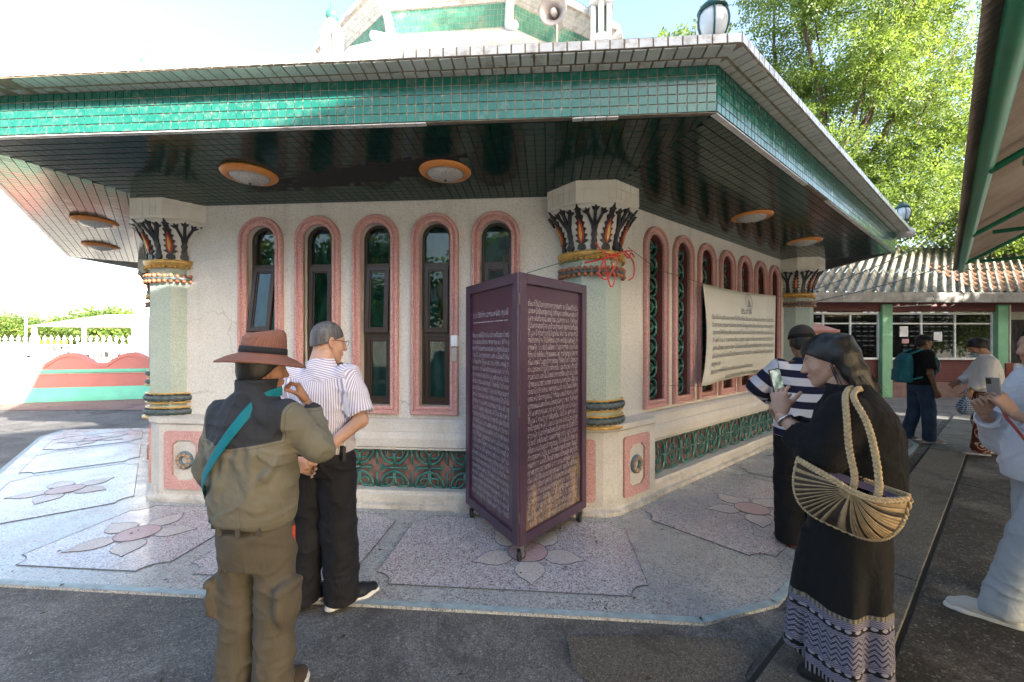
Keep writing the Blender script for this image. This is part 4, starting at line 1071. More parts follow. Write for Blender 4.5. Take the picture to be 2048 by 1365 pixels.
for u_ in (-7.5, -4.3, -1.1, 2.05, 5.2, 8.4, 11.4):
    m = MB(); r_ = .022
    m.tube([pv(u_, -.05, -.11), pv(u_, DR, -.11)], .03, 8)
    q = lambda d, z: PO + PD * u_ + PN * d + Z * z
    m.tube([q(.14, 3.1), q(10.4, 3.1)], .028, 8)
    for d in (1.0, 2.1, 3.3, 4.5):
        m.tube([q(d, 3.1), pv(u_, d, -.06)], r_, 6)
        m.tube([q(d, 3.1), pv(u_, d + 1.0, -.06)], r_, 6)
    m.tube([q(10.4, 3.1), pv(u_, DR, -.06)], .03, 8)
    m.build('truss', GM, pav, True)
for u_ in (-7.5, -1.1, 5.2, 11.4):
    MB().tube([PO + PD * u_ + PN * 10.2, PO + PD * u_ + PN * 10.2 + Z * 3.1], .06, 10).build('post', GM, pav, True)
for u_ in (-7.5,):
    MB().tube([PO + PD * u_ + PN * .25, PO + PD * u_ + PN * .25 + Z * 3.2], .05, 10).build('post', GM, pav, True)
# low wall closing the far side of the shed (outside the picture)
wl_ = thing('back_wall', 'plain plastered wall along the far side of the shed', 'wall', PO + PN * 10.6)
MB().box(PO + PD * 2 + PN * 10.6 + Z * .4, (24, .2, .8), (PD, PN, Z)).build('wall_panel', simple('plaster_wall', (.40, .38, .33), .9), wl_)

# ================================================================= BACK BUILDING
BB = thing('office_building', 'low maroon building with white framed windows, pale green posts and a mossy corrugated roof', 'building', (12, 12.3, 0))
YB = 12.15
MAR = simple('maroon_boards', (.12, .028, .026), .6, var=.25, vscale=6)
GPO = simple('pale_green_paint', (.21, .44, .25), .6, var=.12, vscale=3)
WHT = simple('white_window_paint', (.68, .67, .62), .5)
X = lambda px: (px - 1024) / 842 * YB
Zp = lambda py: 1.6 + (682 - py) / 842 * YB
x0, x1 = 7.2, X(2008)
mb = MB()
for j in range(11):
    z0 = .42 + j * .066
    o = MB().box(((x0 + x1) / 2, YB + .02 + .002 * (j % 2), z0 + .03), (x1 - x0, .03, .062)).build('board', MAR, BB, bev=.004)
MB().box(((x0 + x1) / 2, YB + .10, .20), (x1 - x0, .3, .44)).build('base_wall', simple('dusty_pink_plaster', (.21, .125, .105), .85, var=.25), BB)
MB().box(((x0 + x1) / 2, YB + .12, .75), (x1 - x0, .14, .70)).build('wall', MAR, BB)
MB().box(((x0 + x1) / 2 + .5, YB - .02, Zp(613)), (x1 - x0 + 1.6, .10, .26)).build('eave_board', MAR, BB)
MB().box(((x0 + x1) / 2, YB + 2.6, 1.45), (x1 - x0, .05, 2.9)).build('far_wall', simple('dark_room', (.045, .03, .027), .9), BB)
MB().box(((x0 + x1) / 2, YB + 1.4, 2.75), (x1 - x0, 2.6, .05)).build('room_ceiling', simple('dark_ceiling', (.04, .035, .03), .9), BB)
for px in (1767, 1996):
    MB().box((X(px), YB - .06, 1.33), (.29, .16, 2.66)).build('post', GPO, BB, bev=.01)
MB().box((X(2008) + .02, YB - .06, 1.33), (.03, .17, 2.66)).build('post_edge', simple('cream_edge', (.62, .6, .42), .6), BB)
t = NT('office_glass'); t.inp('Base Color', (.012, .012, .012)); t.inp('Roughness', .04); t.inp('Specular IOR Level', .5); t.inp('Alpha', .72); OG = t.m
zt, zb, zm = Zp(626), Zp(716), Zp(646)
def window(xa, xb, splits):
    m = MB()
    for a, b, c, d in ((xa, xb, zb - .03, zb + .03), (xa, xb, zt - .03, zt + .03), (xa, xb, zm - .02, zm + .02), (xa - .02, xa + .03, zb, zt), (xb - .03, xb + .02, zb, zt)):
        m.box(((a + b) / 2, YB - .02 + (.004 if b - a < .1 else 0), (c + d) / 2), (b - a, .05, d - c))
    for s in splits: m.box((s, YB - .015, (zb + zt) / 2), (.045, .05, zt - zb))
    wd = m.build('window', WHT, BB)
    e = [xa] + splits + [xb]
    for a, b in zip(e[:-1], e[1:]):
        MB().box(((a + b) / 2, YB - .005, (zb + zt) / 2), (b - a - .03, .006, zt - zb - .04)).build('pane', OG, wd)
    return wd
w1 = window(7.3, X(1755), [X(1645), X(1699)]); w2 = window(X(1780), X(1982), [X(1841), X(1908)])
# ventilated block wall seen through the glass: rows of glowing bars stand in for daylit slits
SL_M = NT('slit_glow'); SL_M.inp('Base Color', (.5, .5, .48)); SL_M.inp('Emission Color', (.85, .92, 1.0)); SL_M.inp('Emission Strength', .22)
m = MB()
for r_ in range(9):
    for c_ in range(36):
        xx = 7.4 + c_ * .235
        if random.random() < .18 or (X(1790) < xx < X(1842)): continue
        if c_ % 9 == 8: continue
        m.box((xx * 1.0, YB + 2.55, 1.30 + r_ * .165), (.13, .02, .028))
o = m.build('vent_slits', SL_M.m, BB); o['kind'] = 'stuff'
for px, py, h_ in ((1806, 662, .30), (1874, 672, .27)):
    MB().box((X(px), YB - .034, Zp(py)), (.24, .004, h_)).build('notice_paper', simple('paper', (.66, .66, .64), .7), BB)
MB().box((X(1809), YB - .034, Zp(681)), (.20, .004, .13)).build('notice_paper', simple('pink_paper', (.55, .30, .30), .7), BB)
MB().tube([(X(1775), YB - .12, Zp(613)), (X(1855), YB - .12, Zp(609))], .016, 6).build('conduit', WHT, BB)
# roof: corrugated fibre cement, gutter made of short sheet pieces
t = NT('mossy_fibre_cement'); p = t.pos('World'); n1 = t.noise(1.6, 7, .7, p); n2 = t.noise(9, 5, .7, t.mapping(p, (1, .3, .3)))
t.inp('Base Color', t.mix(t.ramp(n2, [(.42, 0), (.62, .8)]), t.ramp(n1, [(.34, (.11, .10, .07)), (.5, (.22, .205, .17)), (.66, (.34, .32, .28))]), (.055, .055, .032))); t.inp('Roughness', .9); t.bump(n2, .4, .02); FCM = t.m
rx0, rx1 = 5.8, 21.0
for i in range(14):
    a = rx0 + i * 1.06
    corrug('roof_sheet', a, a + 1.09, 0, 1.35, BB, lambda u_, d, h, k=i % 2: Vector((u_ + 1.04 * d - .9, YB - .55 + d, 2.93 + .62 * d + h + .008 * k)), FCM, pitch=.27, amp=.062, per=10)
    corrug('roof_sheet', a, a + 1.09, 1.27, 3.2, BB, lambda u_, d, h, k=i % 2: Vector((u_ + 1.04 * d - .9, YB - .55 + d, 2.975 + .62 * d + h + .008 * k)), FCM, pitch=.27, amp=.062, per=10)
ZINC = simple('grey_zinc', (.20, .195, .185), .5, metal=.4, var=.35, vscale=5, bump=.4, bscale=8)
for i in range(18):
    a = rx0 + i * .82
    MB().add([(a, YB - .62, 2.68), (a + .815, YB - .62 + random.uniform(-.01, .01), 2.68), (a + .815, YB - .64, 2.95), (a, YB - .64 + random.uniform(-.012, .012), 2.95), (a, YB - .50, 2.68), (a + .815, YB - .50, 2.68)], [(0, 1, 2, 3), (0, 4, 5, 1)]).build('gutter_piece', ZINC, BB)
# wing at the far right: cream fascia, rusty hip
MB().box((X(2040) + .9, YB + .4, 2.42), (2.6, .06, .32)).build('side_fascia', simple('cream_fascia', (.62, .58, .48), .7), BB)
MB().add([(X(2008), YB + .35, 2.68), (X(2008) + .4, YB + .35, 2.68), (X(2008) + .2, YB + .1, 2.48)], [(0, 1, 2)]).build('eave_bracket', MAR, BB)
RUST = simple('rusty_sheet', (.19, .10, .055), .9, var=.4, vscale=3)
corrug('rusty_roof_sheet', X(1925), 19, 0, 1.7, BB, lambda u_, d, h: Vector((u_, YB - .45 + d, 2.99 + .64 * d + h)), RUST, pitch=.3, amp=.035, per=8)

# pink ornamental gate pillar beyond the far column
gp = thing('gate_pillar', 'pink stepped gate pillar with a small round emblem behind the far column', 'pillar', (6.28, 8.85, 0))
c = Vector((6.28, 8.85, 0)); PK = simple('pink_paint', (.52, .25, .21), .7, var=.15, vscale=5); CRM = simple('cream_paint', (.60, .55, .47), .7)
m = MB()
for z0, z1, w_ in ((0, .3, .56), (.92, .99, .50), (1.36, 1.45, .50), (1.45, 1.62, .56), (1.62, 1.78, .64), (1.78, 1.84, .70)): m.box(c + Z * ((z0 + z1) / 2), (w_, w_, z1 - z0))
m.add([c + V2(x * .33, y * .33) + Z * 1.84 for x, y in ((-1, -1), (1, -1), (1, 1), (-1, 1))] + [c + Z * 2.02], [(0, 1, 4), (1, 2, 4), (2, 3, 4), (3, 0, 4)])
m.build('pillar_body', PK, gp, bev=.01)
MB().box(c + Z * .8, (.46, .46, 1.2)).build('shaft', CRM, gp)
ge_ = MB(); ge_.lathe([(.085, 0), (.085, .02), (.06, .025)], 20, c + Vector((-.0, -.235, 1.20)), 0, ((1, 0, 0), Z, (0, -1, 0))); ge_.build('emblem_ring', M['black_leaf'], gp, True)
ge_ = MB(); ge_.lathe([(.05, .02), (.05, .03), (.005, .035)], 20, c + Vector((-.0, -.235, 1.20)), 0, ((1, 0, 0), Z, (0, -1, 0))); ge_.build('emblem_gold', M['gold'], gp, True)

# bench under the side wing
bc = V2(14.55, 11.55)
be = thing('bench', 'dark red wooden bench by the green post', 'bench', bc)
BW_ = simple('bench_red', (.28, .06, .03), .55)
MB().box(bc + Z * .44, (1.5, .42, .05)).build('seat', BW_, be, bev=.006)
MB().box(bc + V2(0, .22) + Z * .78, (1.5, .04, .45)).build('backrest', BW_, be, bev=.006)
for sx in (-.68, .68):
    for sy in (-.17, .2): MB().box(bc + V2(sx, sy) + Z * .21, (.05, .05, .42)).build('leg', simple('bench_leg', (.05, .03, .025), .6), be)

# overhead wires
for i, (a, b, sag) in enumerate((((5.55, 8.3, 2.5), (13.5, 11.5, 5.6), .25), ((5.5, 8.2, 2.3), (15, 11.0, 5.2), .3), ((7.3, 8.0, 3.2), (9.8, 9.4, 4.5), .1))):
    a, b = Vector(a), Vector(b)
    m = MB(); m.tube([a.lerp(b, q / 12) - Z * (4 * sag * (q / 12) * (1 - q / 12)) for q in range(13)], .011, 5)
    tag(m.build('cable', simple('black_cable', (.015, .015, .015), .6)), ['black cable slung lowest from the far column towards the tree', 'long black cable reaching farthest right past the corrugated roof', 'short black cable from the far roof corner to the shed'][i], 'cable', 'cables at the far corner')

# ================================================================= LEFT: LOW WALL, FENCE, CARS, SHELTER
wa, wb = V2(-16.2, 9.65), V2(-6.3, 12.83)
wd_ = (wb - wa).normalized(); wn_ = V2(wd_.y, -wd_.x); WL = (wb - wa).length
lw = thing('scalloped_wall', 'low pink garden wall with scalloped top and mint green bands', 'wall', (wa + wb) / 2)
PKW = simple('salmon_wall_paint', (.52, .19, .17), .7, var=.1, vscale=2); MINT = simple('mint_paint', (.16, .55, .39), .55, var=.12, vscale=3)
def wp(s, z, o=0.0): return wa + wd_ * s + wn_ * o + Z * z
prof = []
PER = 1.29; 
def top(s):
    q = ((s + 1.035) % PER) / PER
    return .98 + (.28 * math.sin(math.pi * (q - .11) / .78) if .11 < q < .89 else 0)
N = 420
vs = []; 
for i in range(N + 1):
    s = WL * i / N; vs += [wp(s, 0, 0), wp(s, top(s), 0), wp(s, top(s), -.16), wp(s, 0, -.16)]
MB().add(vs, [(4 * i + a, 4 * i + 4 + a, 4 * i + 5 + a, 4 * i + 1 + a) for i in range(N) for a in (0, 1, 2)]).build('wall_body', PKW, lw)
m = MB(); vs = []
for i in range(N + 1):
    s = WL * i / N; z = top(s); vs += [wp(s, z - .085, .0), wp(s, z - .085, .022), wp(s, z + .012, .022), wp(s, z + .012, -.18)]
m.add(vs, [(4 * i + a, 4 * i + 4 + a, 4 * i + 5 + a, 4 * i + 1 + a) for i in range(N) for a in (0, 1, 2)]); m.build('coping', PKW, lw)
m = MB()
for z0, z1, o_ in ((.74, .83, .05),): m.box(wp(WL / 2, (z0 + z1) / 2, o_ / 2), (WL, o_, z1 - z0), (wd_, wn_, Z))
m.build('green_band', MINT, lw, bev=.02)
m = MB(); m.add([wp(s, z, o_) for s in (0, WL) for o_, z in ((0.0, .36), (.03, .34), (.05, .26), (.07, .24), (.10, .13), (.12, .10), (.12, 0))], [(i, i + 1, i + 8, i + 7) for i in range(6)]); m.build('green_plinth', MINT, lw, True)
MB().box(wp(WL / 2, .725, .012), (WL, .024, .02), (wd_, wn_, Z)).build('cream_line', CRM, lw)

WHF = simple('white_fence_paint', (.72, .72, .70), .6)
fc = thing('fence', 'long white picket fence with onion shaped post tops far left', 'fence', (-26, 24, 0))
fa, fb = V2(-46, 23.5), V2(-8, 26.5); fd = (fb - fa).normalized(); FLn = (fb - fa).length
for z in (.55, 1.3): MB().bar(fa + Z * z, fb + Z * z, .05, .08).build('rail', WHF, fc)
pk = MB().lathe([(.045, 0), (.045, 1.5), (.03, 1.53), (.09, 1.62), (.10, 1.70), (.05, 1.80), (.005, 1.92)], 8).mesh('picket', WHF, True)
i = 0; s = 0
while s < FLn:
    obj('picket', pk, fc, loc=fa + fd * s); s += .36 
# cars parked beyond the fence
def car(c, col, label, rz):
    r_ = thing('parked_car', label, 'car', c, rz, 'cars parked beyond the fence')
    P2 = [(-2.1, .35), (-2.15, .75), (-1.9, .92), (-1.2, 1.0), (-.6, 1.42), (.9, 1.45), (1.6, 1.02), (2.1, .92), (2.15, .5), (2.1, .35)]
    m = MB(); m.prism(P2, lambda x, z: Vector((x, -.82, z)), lambda x, z: Vector((x, .82, z))); m.build('body', simple('car_paint', col, .3, coat=.5), r_, local=True, bev=.08)
    g = simple('car_glass', (.03, .035, .04), .1); 
    for x0, x1 in ((-.55, .15), (.22, .95)):
        m = MB()
        for sy in (-.83, .83): m.box(((x0 + x1) / 2, sy, 1.2), (x1 - x0, .02, .30))
        m.build('window', g, r_, local=True)
    for x in (-1.35, 1.35):
        for sy in (-.78, .78): MB().lathe([(.1, -.1), (.32, -.1), (.32, .1), (.1, .1)], 16, (x, sy, .32), 0, ((1, 0, 0), (0, 0, 1), (0, 1, 0))).build('wheel', simple('tyre', (.02, .02, .02), .8), r_, local=True)
    return r_
car((-31.5, 37, 0), (.72, .73, .74), 'white car parked beyond the fence, nearest the shrine', .1)
car((-36, 36.4, 0), (.30, .33, .40), 'blue grey car parked beyond the fence, between the two others', .15)
car((-41, 33.5, 0), (.66, .66, .66), 'silver car parked beyond the yellow barrier', .05)
yb = thing('barrier', 'yellow barrier board standing behind the white fence', 'barrier', (-29.5, 27, 0))
MB().box((-29.5, 27, 1.42), (1.9, .08, .32)).build('barrier_board', simple('yellow_paint', (.80, .45, .02), .5), yb)
for x in (-30.3, -28.7): MB().box((x, 27.05, .63), (.06, .06, 1.26)).build('leg', WHF, yb)
sh = thing('shelter', 'white flat roofed shelter beyond the fence', 'shelter', (-42, 45, 0))
m = MB(); m.add([(-48.5, 42, 3.0), (-33, 42, 3.0), (-33, 48, 3.0), (-48.5, 48, 3.0), (-43, 44.5, 4.3), (-38, 44.5, 4.3)], [(0, 1, 5, 4), (1, 2, 5), (2, 3, 4, 5), (3, 0, 4), (3, 2, 1, 0)]); m.build('roof', WHF, sh)
for x in (-48, -43, -38, -33.5): MB().box((x, 42.3, 1.5), (.25, .25, 3.0)).build('post', WHF, sh)
for i, (x, y, h_) in enumerate(((-31.2, 27, 5.4), (-24.5, 29, 6.4), (-25, 36, 7.0))):
    lp_ = thing('lamp_post', ['white lamp post at the left behind the fence', 'white lamp post in the middle behind the fence', 'lamp post with a solar panel top near the shelter'][i], 'lamp post', (x, y, 0), group='lamp posts beyond the fence')
    MB().tube([(x, y, 0), (x, y, h_)], .06, 8).build('pole', WHF, lp_, True)
    MB().box((x + .3, y, h_), (.8, .25, .06)).build('lamp_head', WHF, lp_)

# ================================================================= TREES
def leaf_mat(name, lo, mid, hi):
    t = NT(name); r = t.n('ShaderNodeNewGeometry').outputs['Random Per Island']; n1 = t.noise(.5, 4, .6, t.pos('World'))
    c = t.ramp(t.math('ADD', t.math('MULTIPLY', r, .6), t.math('MULTIPLY', n1, .4)), [(.2, lo), (.5, mid), (.8, hi)])
    t.inp('Base Color', c); t.inp('Roughness', .5); t.inp('Specular IOR Level', .3)
    tl = t.n('ShaderNodeBsdfTranslucent'); t.set(tl.inputs[0], t.mix(.5, c, (.30, .42, .05)))
    mx = t.n('ShaderNodeMixShader'); mx.inputs[0].default_value = .42; t.set(mx.inputs[1], t.b.outputs[0]); t.set(mx.inputs[2], tl.outputs[0])
    t.t.links.new(mx.outputs[0], t.out.inputs['Surface']); return t.m
LEAF = leaf_mat('fresh_green_leaf', (.045, .095, .018), (.12, .19, .042), (.23, .29, .085))
LEAFD = leaf_mat('dark_green_leaf', (.02, .05, .012), (.04, .085, .018), (.07, .12, .03))
t = NT('bark'); p = t.pos('World'); n1 = t.noise(9, 6, .7, t.mapping(p, (1, 1, .25)))
t.inp('Base Color', t.ramp(n1, [(.35, (.05, .038, .028)), (.65, (.16, .125, .095))])); t.inp('Roughness', .95); t.bump(n1, .9, .04); BARK = t.m
def foliage(clusters, per, size, rg, droop=.5):
    """clusters: (cx,cy,cz,r); returns verts, faces of folded leaf quads arranged on short twigs"""
    V, Fc = [], []
    for cx, cy, cz, r_ in clusters:
        n = int(per * (r_ / .8) ** 2)
        d = rg.normal(size=(n, 3)); d /= np.linalg.norm(d, axis=1)[:, None]
        rad = r_ * rg.uniform(.35, 1.0, n) ** .6
        base = np.array([cx, cy, cz]) + d * rad[:, None] * np.array([1, 1, .62])
        # each spot is a compound leaf: 5 leaflets along a drooping stalk
        ax = d * np.array([1, 1, .3]) + rg.normal(size=(n, 3)) * .5; ax[:, 2] -= droop * rg.uniform(.2, 1.2, n); ax /= np.linalg.norm(ax, axis=1)[:, None]
        sd = np.cross(ax, rg.normal(size=(n, 3))); sd /= np.linalg.norm(sd, axis=1)[:, None] + 1e-6
        for q in range(5):
            sgn = 1 if q % 2 else -1
            o_ = base + ax * (size * (.5 + .55 * q))[..., None] if False else base + ax * (size * .5 * q)
            ld = ax * .55 + sd * sgn * (.85 if q < 4 else .1) + rg.normal(size=(n, 3)) * .15; ld /= np.linalg.norm(ld, axis=1)[:, None]
            wv = np.cross(ld, np.cross(ax, sd)); wv /= np.linalg.norm(wv, axis=1)[:, None] + 1e-6
            s_ = size * rg.uniform(.7, 1.25, n)[:, None]
            a = o_; b = o_ + ld * s_ * .5 + wv * s_ * .24; c = o_ + ld * s_; e = o_ + ld * s_ * .5 - wv * s_ * .24
            V.append(np.stack([a, b, c, e], 1).reshape(-1, 3))
    V = np.concatenate(V); Fc = np.arange(len(V)).reshape(-1, 4)
    return V, Fc
def fast_mesh(name, V, Fc, mat, smooth=False):
    me = bpy.data.meshes.new(name); n = len(V); m = len(Fc); k = Fc.shape[1]
    me.vertices.add(n); me.vertices.foreach_set('co', V.astype(np.float32).ravel())
    me.loops.add(m * k); me.loops.foreach_set('vertex_index', Fc.astype(np.int32).ravel())
    me.polygons.add(m); me.polygons.foreach_set('loop_start', np.arange(0, m * k, k, dtype=np.int32))
    try: me.polygons.foreach_set('loop_total', np.full(m, k, dtype=np.int32))
    except Exception: pass
    if smooth: me.polygons.foreach_set('use_smooth', np.ones(m, dtype=bool))
    me.update(calc_edges=True); me.validate()
    if mat: me.materials.append(mat)
    return me
def tree(name, label, base, h0, crown, per, size, mat, seed, trunk_r=.3, group=None, limbs=7, ncl=60):
    """crown: list of lobes (cx,cy,cz,rx,ry,rz) in world space"""
    rg = np.random.default_rng(seed); rd = random.Random(seed)
    base = Vector(base); T = thing(name, label, 'tree', base, group=group)
    m = MB(); topc = Vector(crown[0][:3])
    fork = base + Z * h0 + (topc - base) * .12; fork.z = base.z + h0
    m.tube([base - Z * .2, base + (fork - base) * .3 + V2(rd.uniform(-.1, .1), rd.uniform(-.1, .1)), base + (fork - base) * .65 + V2(rd.uniform(-.15, .15), .1), fork], lambda t_: trunk_r * (1.25 - .5 * t_) if t_ > .05 else trunk_r * 1.5, 12)
    cl = []
    for (cx, cy, cz, rx, ry, rz) in crown:
        n = max(4, int(ncl * (rx * ry * rz) ** (2 / 3) / 6))
        for _ in range(n):
            d = rg.normal(size=3); d /= np.linalg.norm(d); q = rg.uniform(.30, 1.0) ** .5
            cl.append((cx + d[0] * rx * q, cy + d[1] * ry * q, cz + d[2] * rz * q, rg.uniform(.42, 1.18) * min(1.0, (rx + ry + rz) / 5)))
    pick = rd.sample(cl, min(len(cl), limbs * 4))
    for i, c in enumerate(pick):
        e = Vector(c[:3]); mid = fork.lerp(e, .5) + Vector((rd.uniform(-.5, .5), rd.uniform(-.5, .5), rd.uniform(-.1, .5)))
        q1 = fork.lerp(mid, .5) + Vector((rd.uniform(-.2, .2), rd.uniform(-.2, .2), .2)); r0 = trunk_r * (.42 if i < limbs else .16)
        m.tube([fork - Z * .1, q1, mid, mid.lerp(e, .6) + Vector((rd.uniform(-.2, .2), rd.uniform(-.2, .2), 0)), e], lambda t_, r0=r0: max(.012, r0 * (1 - .9 * t_)), 6)
    m.build('trunk', BARK, T, True)
    V, Fc = foliage(cl, per, size, rg)
    o = obj('crown', fast_mesh('crown', V, Fc, mat), T); o['kind'] = 'stuff'
    return T
tree('shade_tree', 'big feathery bright green tree rising behind the shrine and the corrugated roof', (11.6, 16.2, 0), 4.0,
     [(12.4, 15.8, 9.5, 3.8, 3.0, 3.0), (11.6, 15.2, 12.2, 2.8, 2.6, 2.2), (14.6, 15.6, 11.6, 2.8, 2.6, 2.6), (13.0, 14.2, 6.3, 3.0, 1.6, 1.2), (11.2, 14.4, 7.4, 1.7, 1.6, 1.4), (12.6, 15.5, 14.8, 3.4, 2.8, 2.2), (10.6, 15.4, 14.8, 1.7, 1.8, 1.6), (15.2, 15.0, 8.2, 2.2, 1.9, 1.9), (14.4, 13.2, 5.6, 1.8, 1.0, .8)], 100, .125, LEAF, 3, .42, ncl=31)
tree('small_tree', 'small bright tree top peeping over the roof beside the front lantern', (7.5, 20, 0), 8, [(8.3, 19.6, 15.6, 1.3, 1.2, 1.1), (7.6, 19.6, 14.4, 1.6, 1.3, 1.2)], 50, .20, LEAF, 5, .22)
tree('side_tree', 'rough barked tree behind the bench at the right edge', (17.4, 14.2, 0), 3.6, [(17.6, 15, 6.2, 3.0, 2.2, 2.0), (18.5, 17, 3.0, 2.2, 1.6, 1.8), (16.6, 19, 2.4, 1.8, 1.5, 1.6)], 40, .2, LEAF, 8, .46)
tree('sun_block_tree', 'dark tree added past the end of the shed, outside the picture, shading the office', (21.5, 3.0, 0), 3.5, [(20.8, 3.6, 5.0, 3.4, 3.4, 1.6), (23.5, 5.5, 5.2, 3.2, 3.2, 1.8), (24, 1.5, 5.6, 3.2, 3.2, 1.8)], 62, .30, LEAFD, 24, .4, ncl=60)  # unseen tree added to keep the sun off the office front
hg = thing('blocker', 'added leafy hedge far right behind the shed, outside the picture', 'blocker', (25, 3, 0))  # added out of view to block bright sky reflections in the office windows
ha_, hb_ = V2(17.5, -7.0), V2(31, 10.5)
MB().bar(ha_ + Z * 1.6, hb_ + Z * 1.6, 1.2, 3.2).build('blocker_core', simple('blocker_dark_green', (.015, .03, .010), .9), hg)
_hl = [(*(ha_.lerp(hb_, q / 26) + Vector((rng.uniform(-.3, .3), rng.uniform(-.3, .3), z)))[:], .95) for q in range(27) for z in (.6, 1.7, 2.9)]
o = obj('blocker_leaves', fast_mesh('blocker_leaves', *foliage(_hl, 60, .3, np.random.default_rng(77)), LEAFD), hg); o['kind'] = 'stuff'
for i, (x, y) in enumerate(((-13, -17), (-5, -19), (3, -20), (-21, -13))):  # unseen trees added so the shrine panes reflect something dark
    tree('reflection_tree', ['dark unseen tree added behind the camera, second from the left', 'dark unseen tree added behind the camera, third from the left', 'dark unseen tree added behind the camera, beside the shed', 'dark unseen tree added behind the camera, leftmost'][i], (x, y, 0), 2.2, [(x, y, 5.2, 4.2, 3.6, 3.2)], 30, .4, LEAFD, 60 + i, .3, ncl=30)
# dense trees behind the shed: they keep the sun off the front of the shrine
tree('rain_tree', 'large dark tree behind the shed, outside the picture', (13.2, -4.2, 0), 5.0, [(13.2, -3.6, 9.0, 3.6, 3.6, 2.8), (15.2, -1.2, 9.4, 3.6, 3.6, 3.0), (12.8, -1.6, 10.8, 3.2, 3.2, 2.4), (17.5, 1.6, 9.0, 3.4, 3.4, 3.0), (15.0, 1.2, 11.4, 3.0, 3.0, 2.4)], 62, .30, LEAFD, 14, .45, ncl=60)
for i, (x, y, h_, r_) in enumerate(((-62, 66, 5, 5.0), (-54, 68, 6, 5.0), (-48, 72, 5.6, 4.2), (-71, 68, 4.5, 5.0), (-82, 66, 4.5, 5.5), (-43, 62, 4.2, 3.6), (-35, 68, 4.6, 3.6), (-52, 54, 5.2, 3.2), (-29, 50, 5.4, 2.6), (-91, 70, 5, 5))):
    tree('roadside_tree', ['rounded pale green tree far left beyond the fence, fourth from the picture edge', 'tall rounded tree far left above the middle lamp post', 'green tree far left above the shelter roof', 'low wide tree far left, third from the picture edge', 'low wide tree far left, second from the picture edge', 'tree far left behind the shelter posts', 'tree far left close beside the shrine column', 'bushy tree just left of the shelter', 'small round tree beside the shrine column beyond the cars', 'tree at the far left picture edge'][i],
         (x, y, 0), h_ * .35, [(x, y, h_ * .72, r_, r_ * .8, h_ * .40), (x + r_ * .4, y, h_ * .9, r_ * .55, r_ * .5, h_ * .22)], 20, .6, LEAF, 30 + i, .2, 'trees beyond the fence', ncl=16, limbs=2)
# ================================================================= PEOPLE
def _lat(seed, n=24): return np.random.default_rng(seed).uniform(-1, 1, (n, n, n)).astype(np.float32)
_LATS = {}
def vnoise(x, y, z, seed=0):
    L = _LATS.setdefault(seed, _lat(seed)); n = L.shape[0]
    xi, yi, zi = np.floor(x).astype(int), np.floor(y).astype(int), np.floor(z).astype(int)
    u, v, q = x - xi, y - yi, z - zi
    u, v, q = u * u * (3 - 2 * u), v * v * (3 - 2 * v), q * q * (3 - 2 * q)
    xi %= n; yi %= n; zi %= n; x1, y1, z1 = (xi + 1) % n, (yi + 1) % n, (zi + 1) % n
    a = (L[xi, yi, zi] * (1 - u) + L[x1, yi, zi] * u) * (1 - v) + (L[xi, y1, zi] * (1 - u) + L[x1, y1, zi] * u) * v
    b = (L[xi, yi, z1] * (1 - u) + L[x1, yi, z1] * u) * (1 - v) + (L[xi, y1, z1] * (1 - u) + L[x1, y1, z1] * u) * v
    return a * (1 - q) + b * q
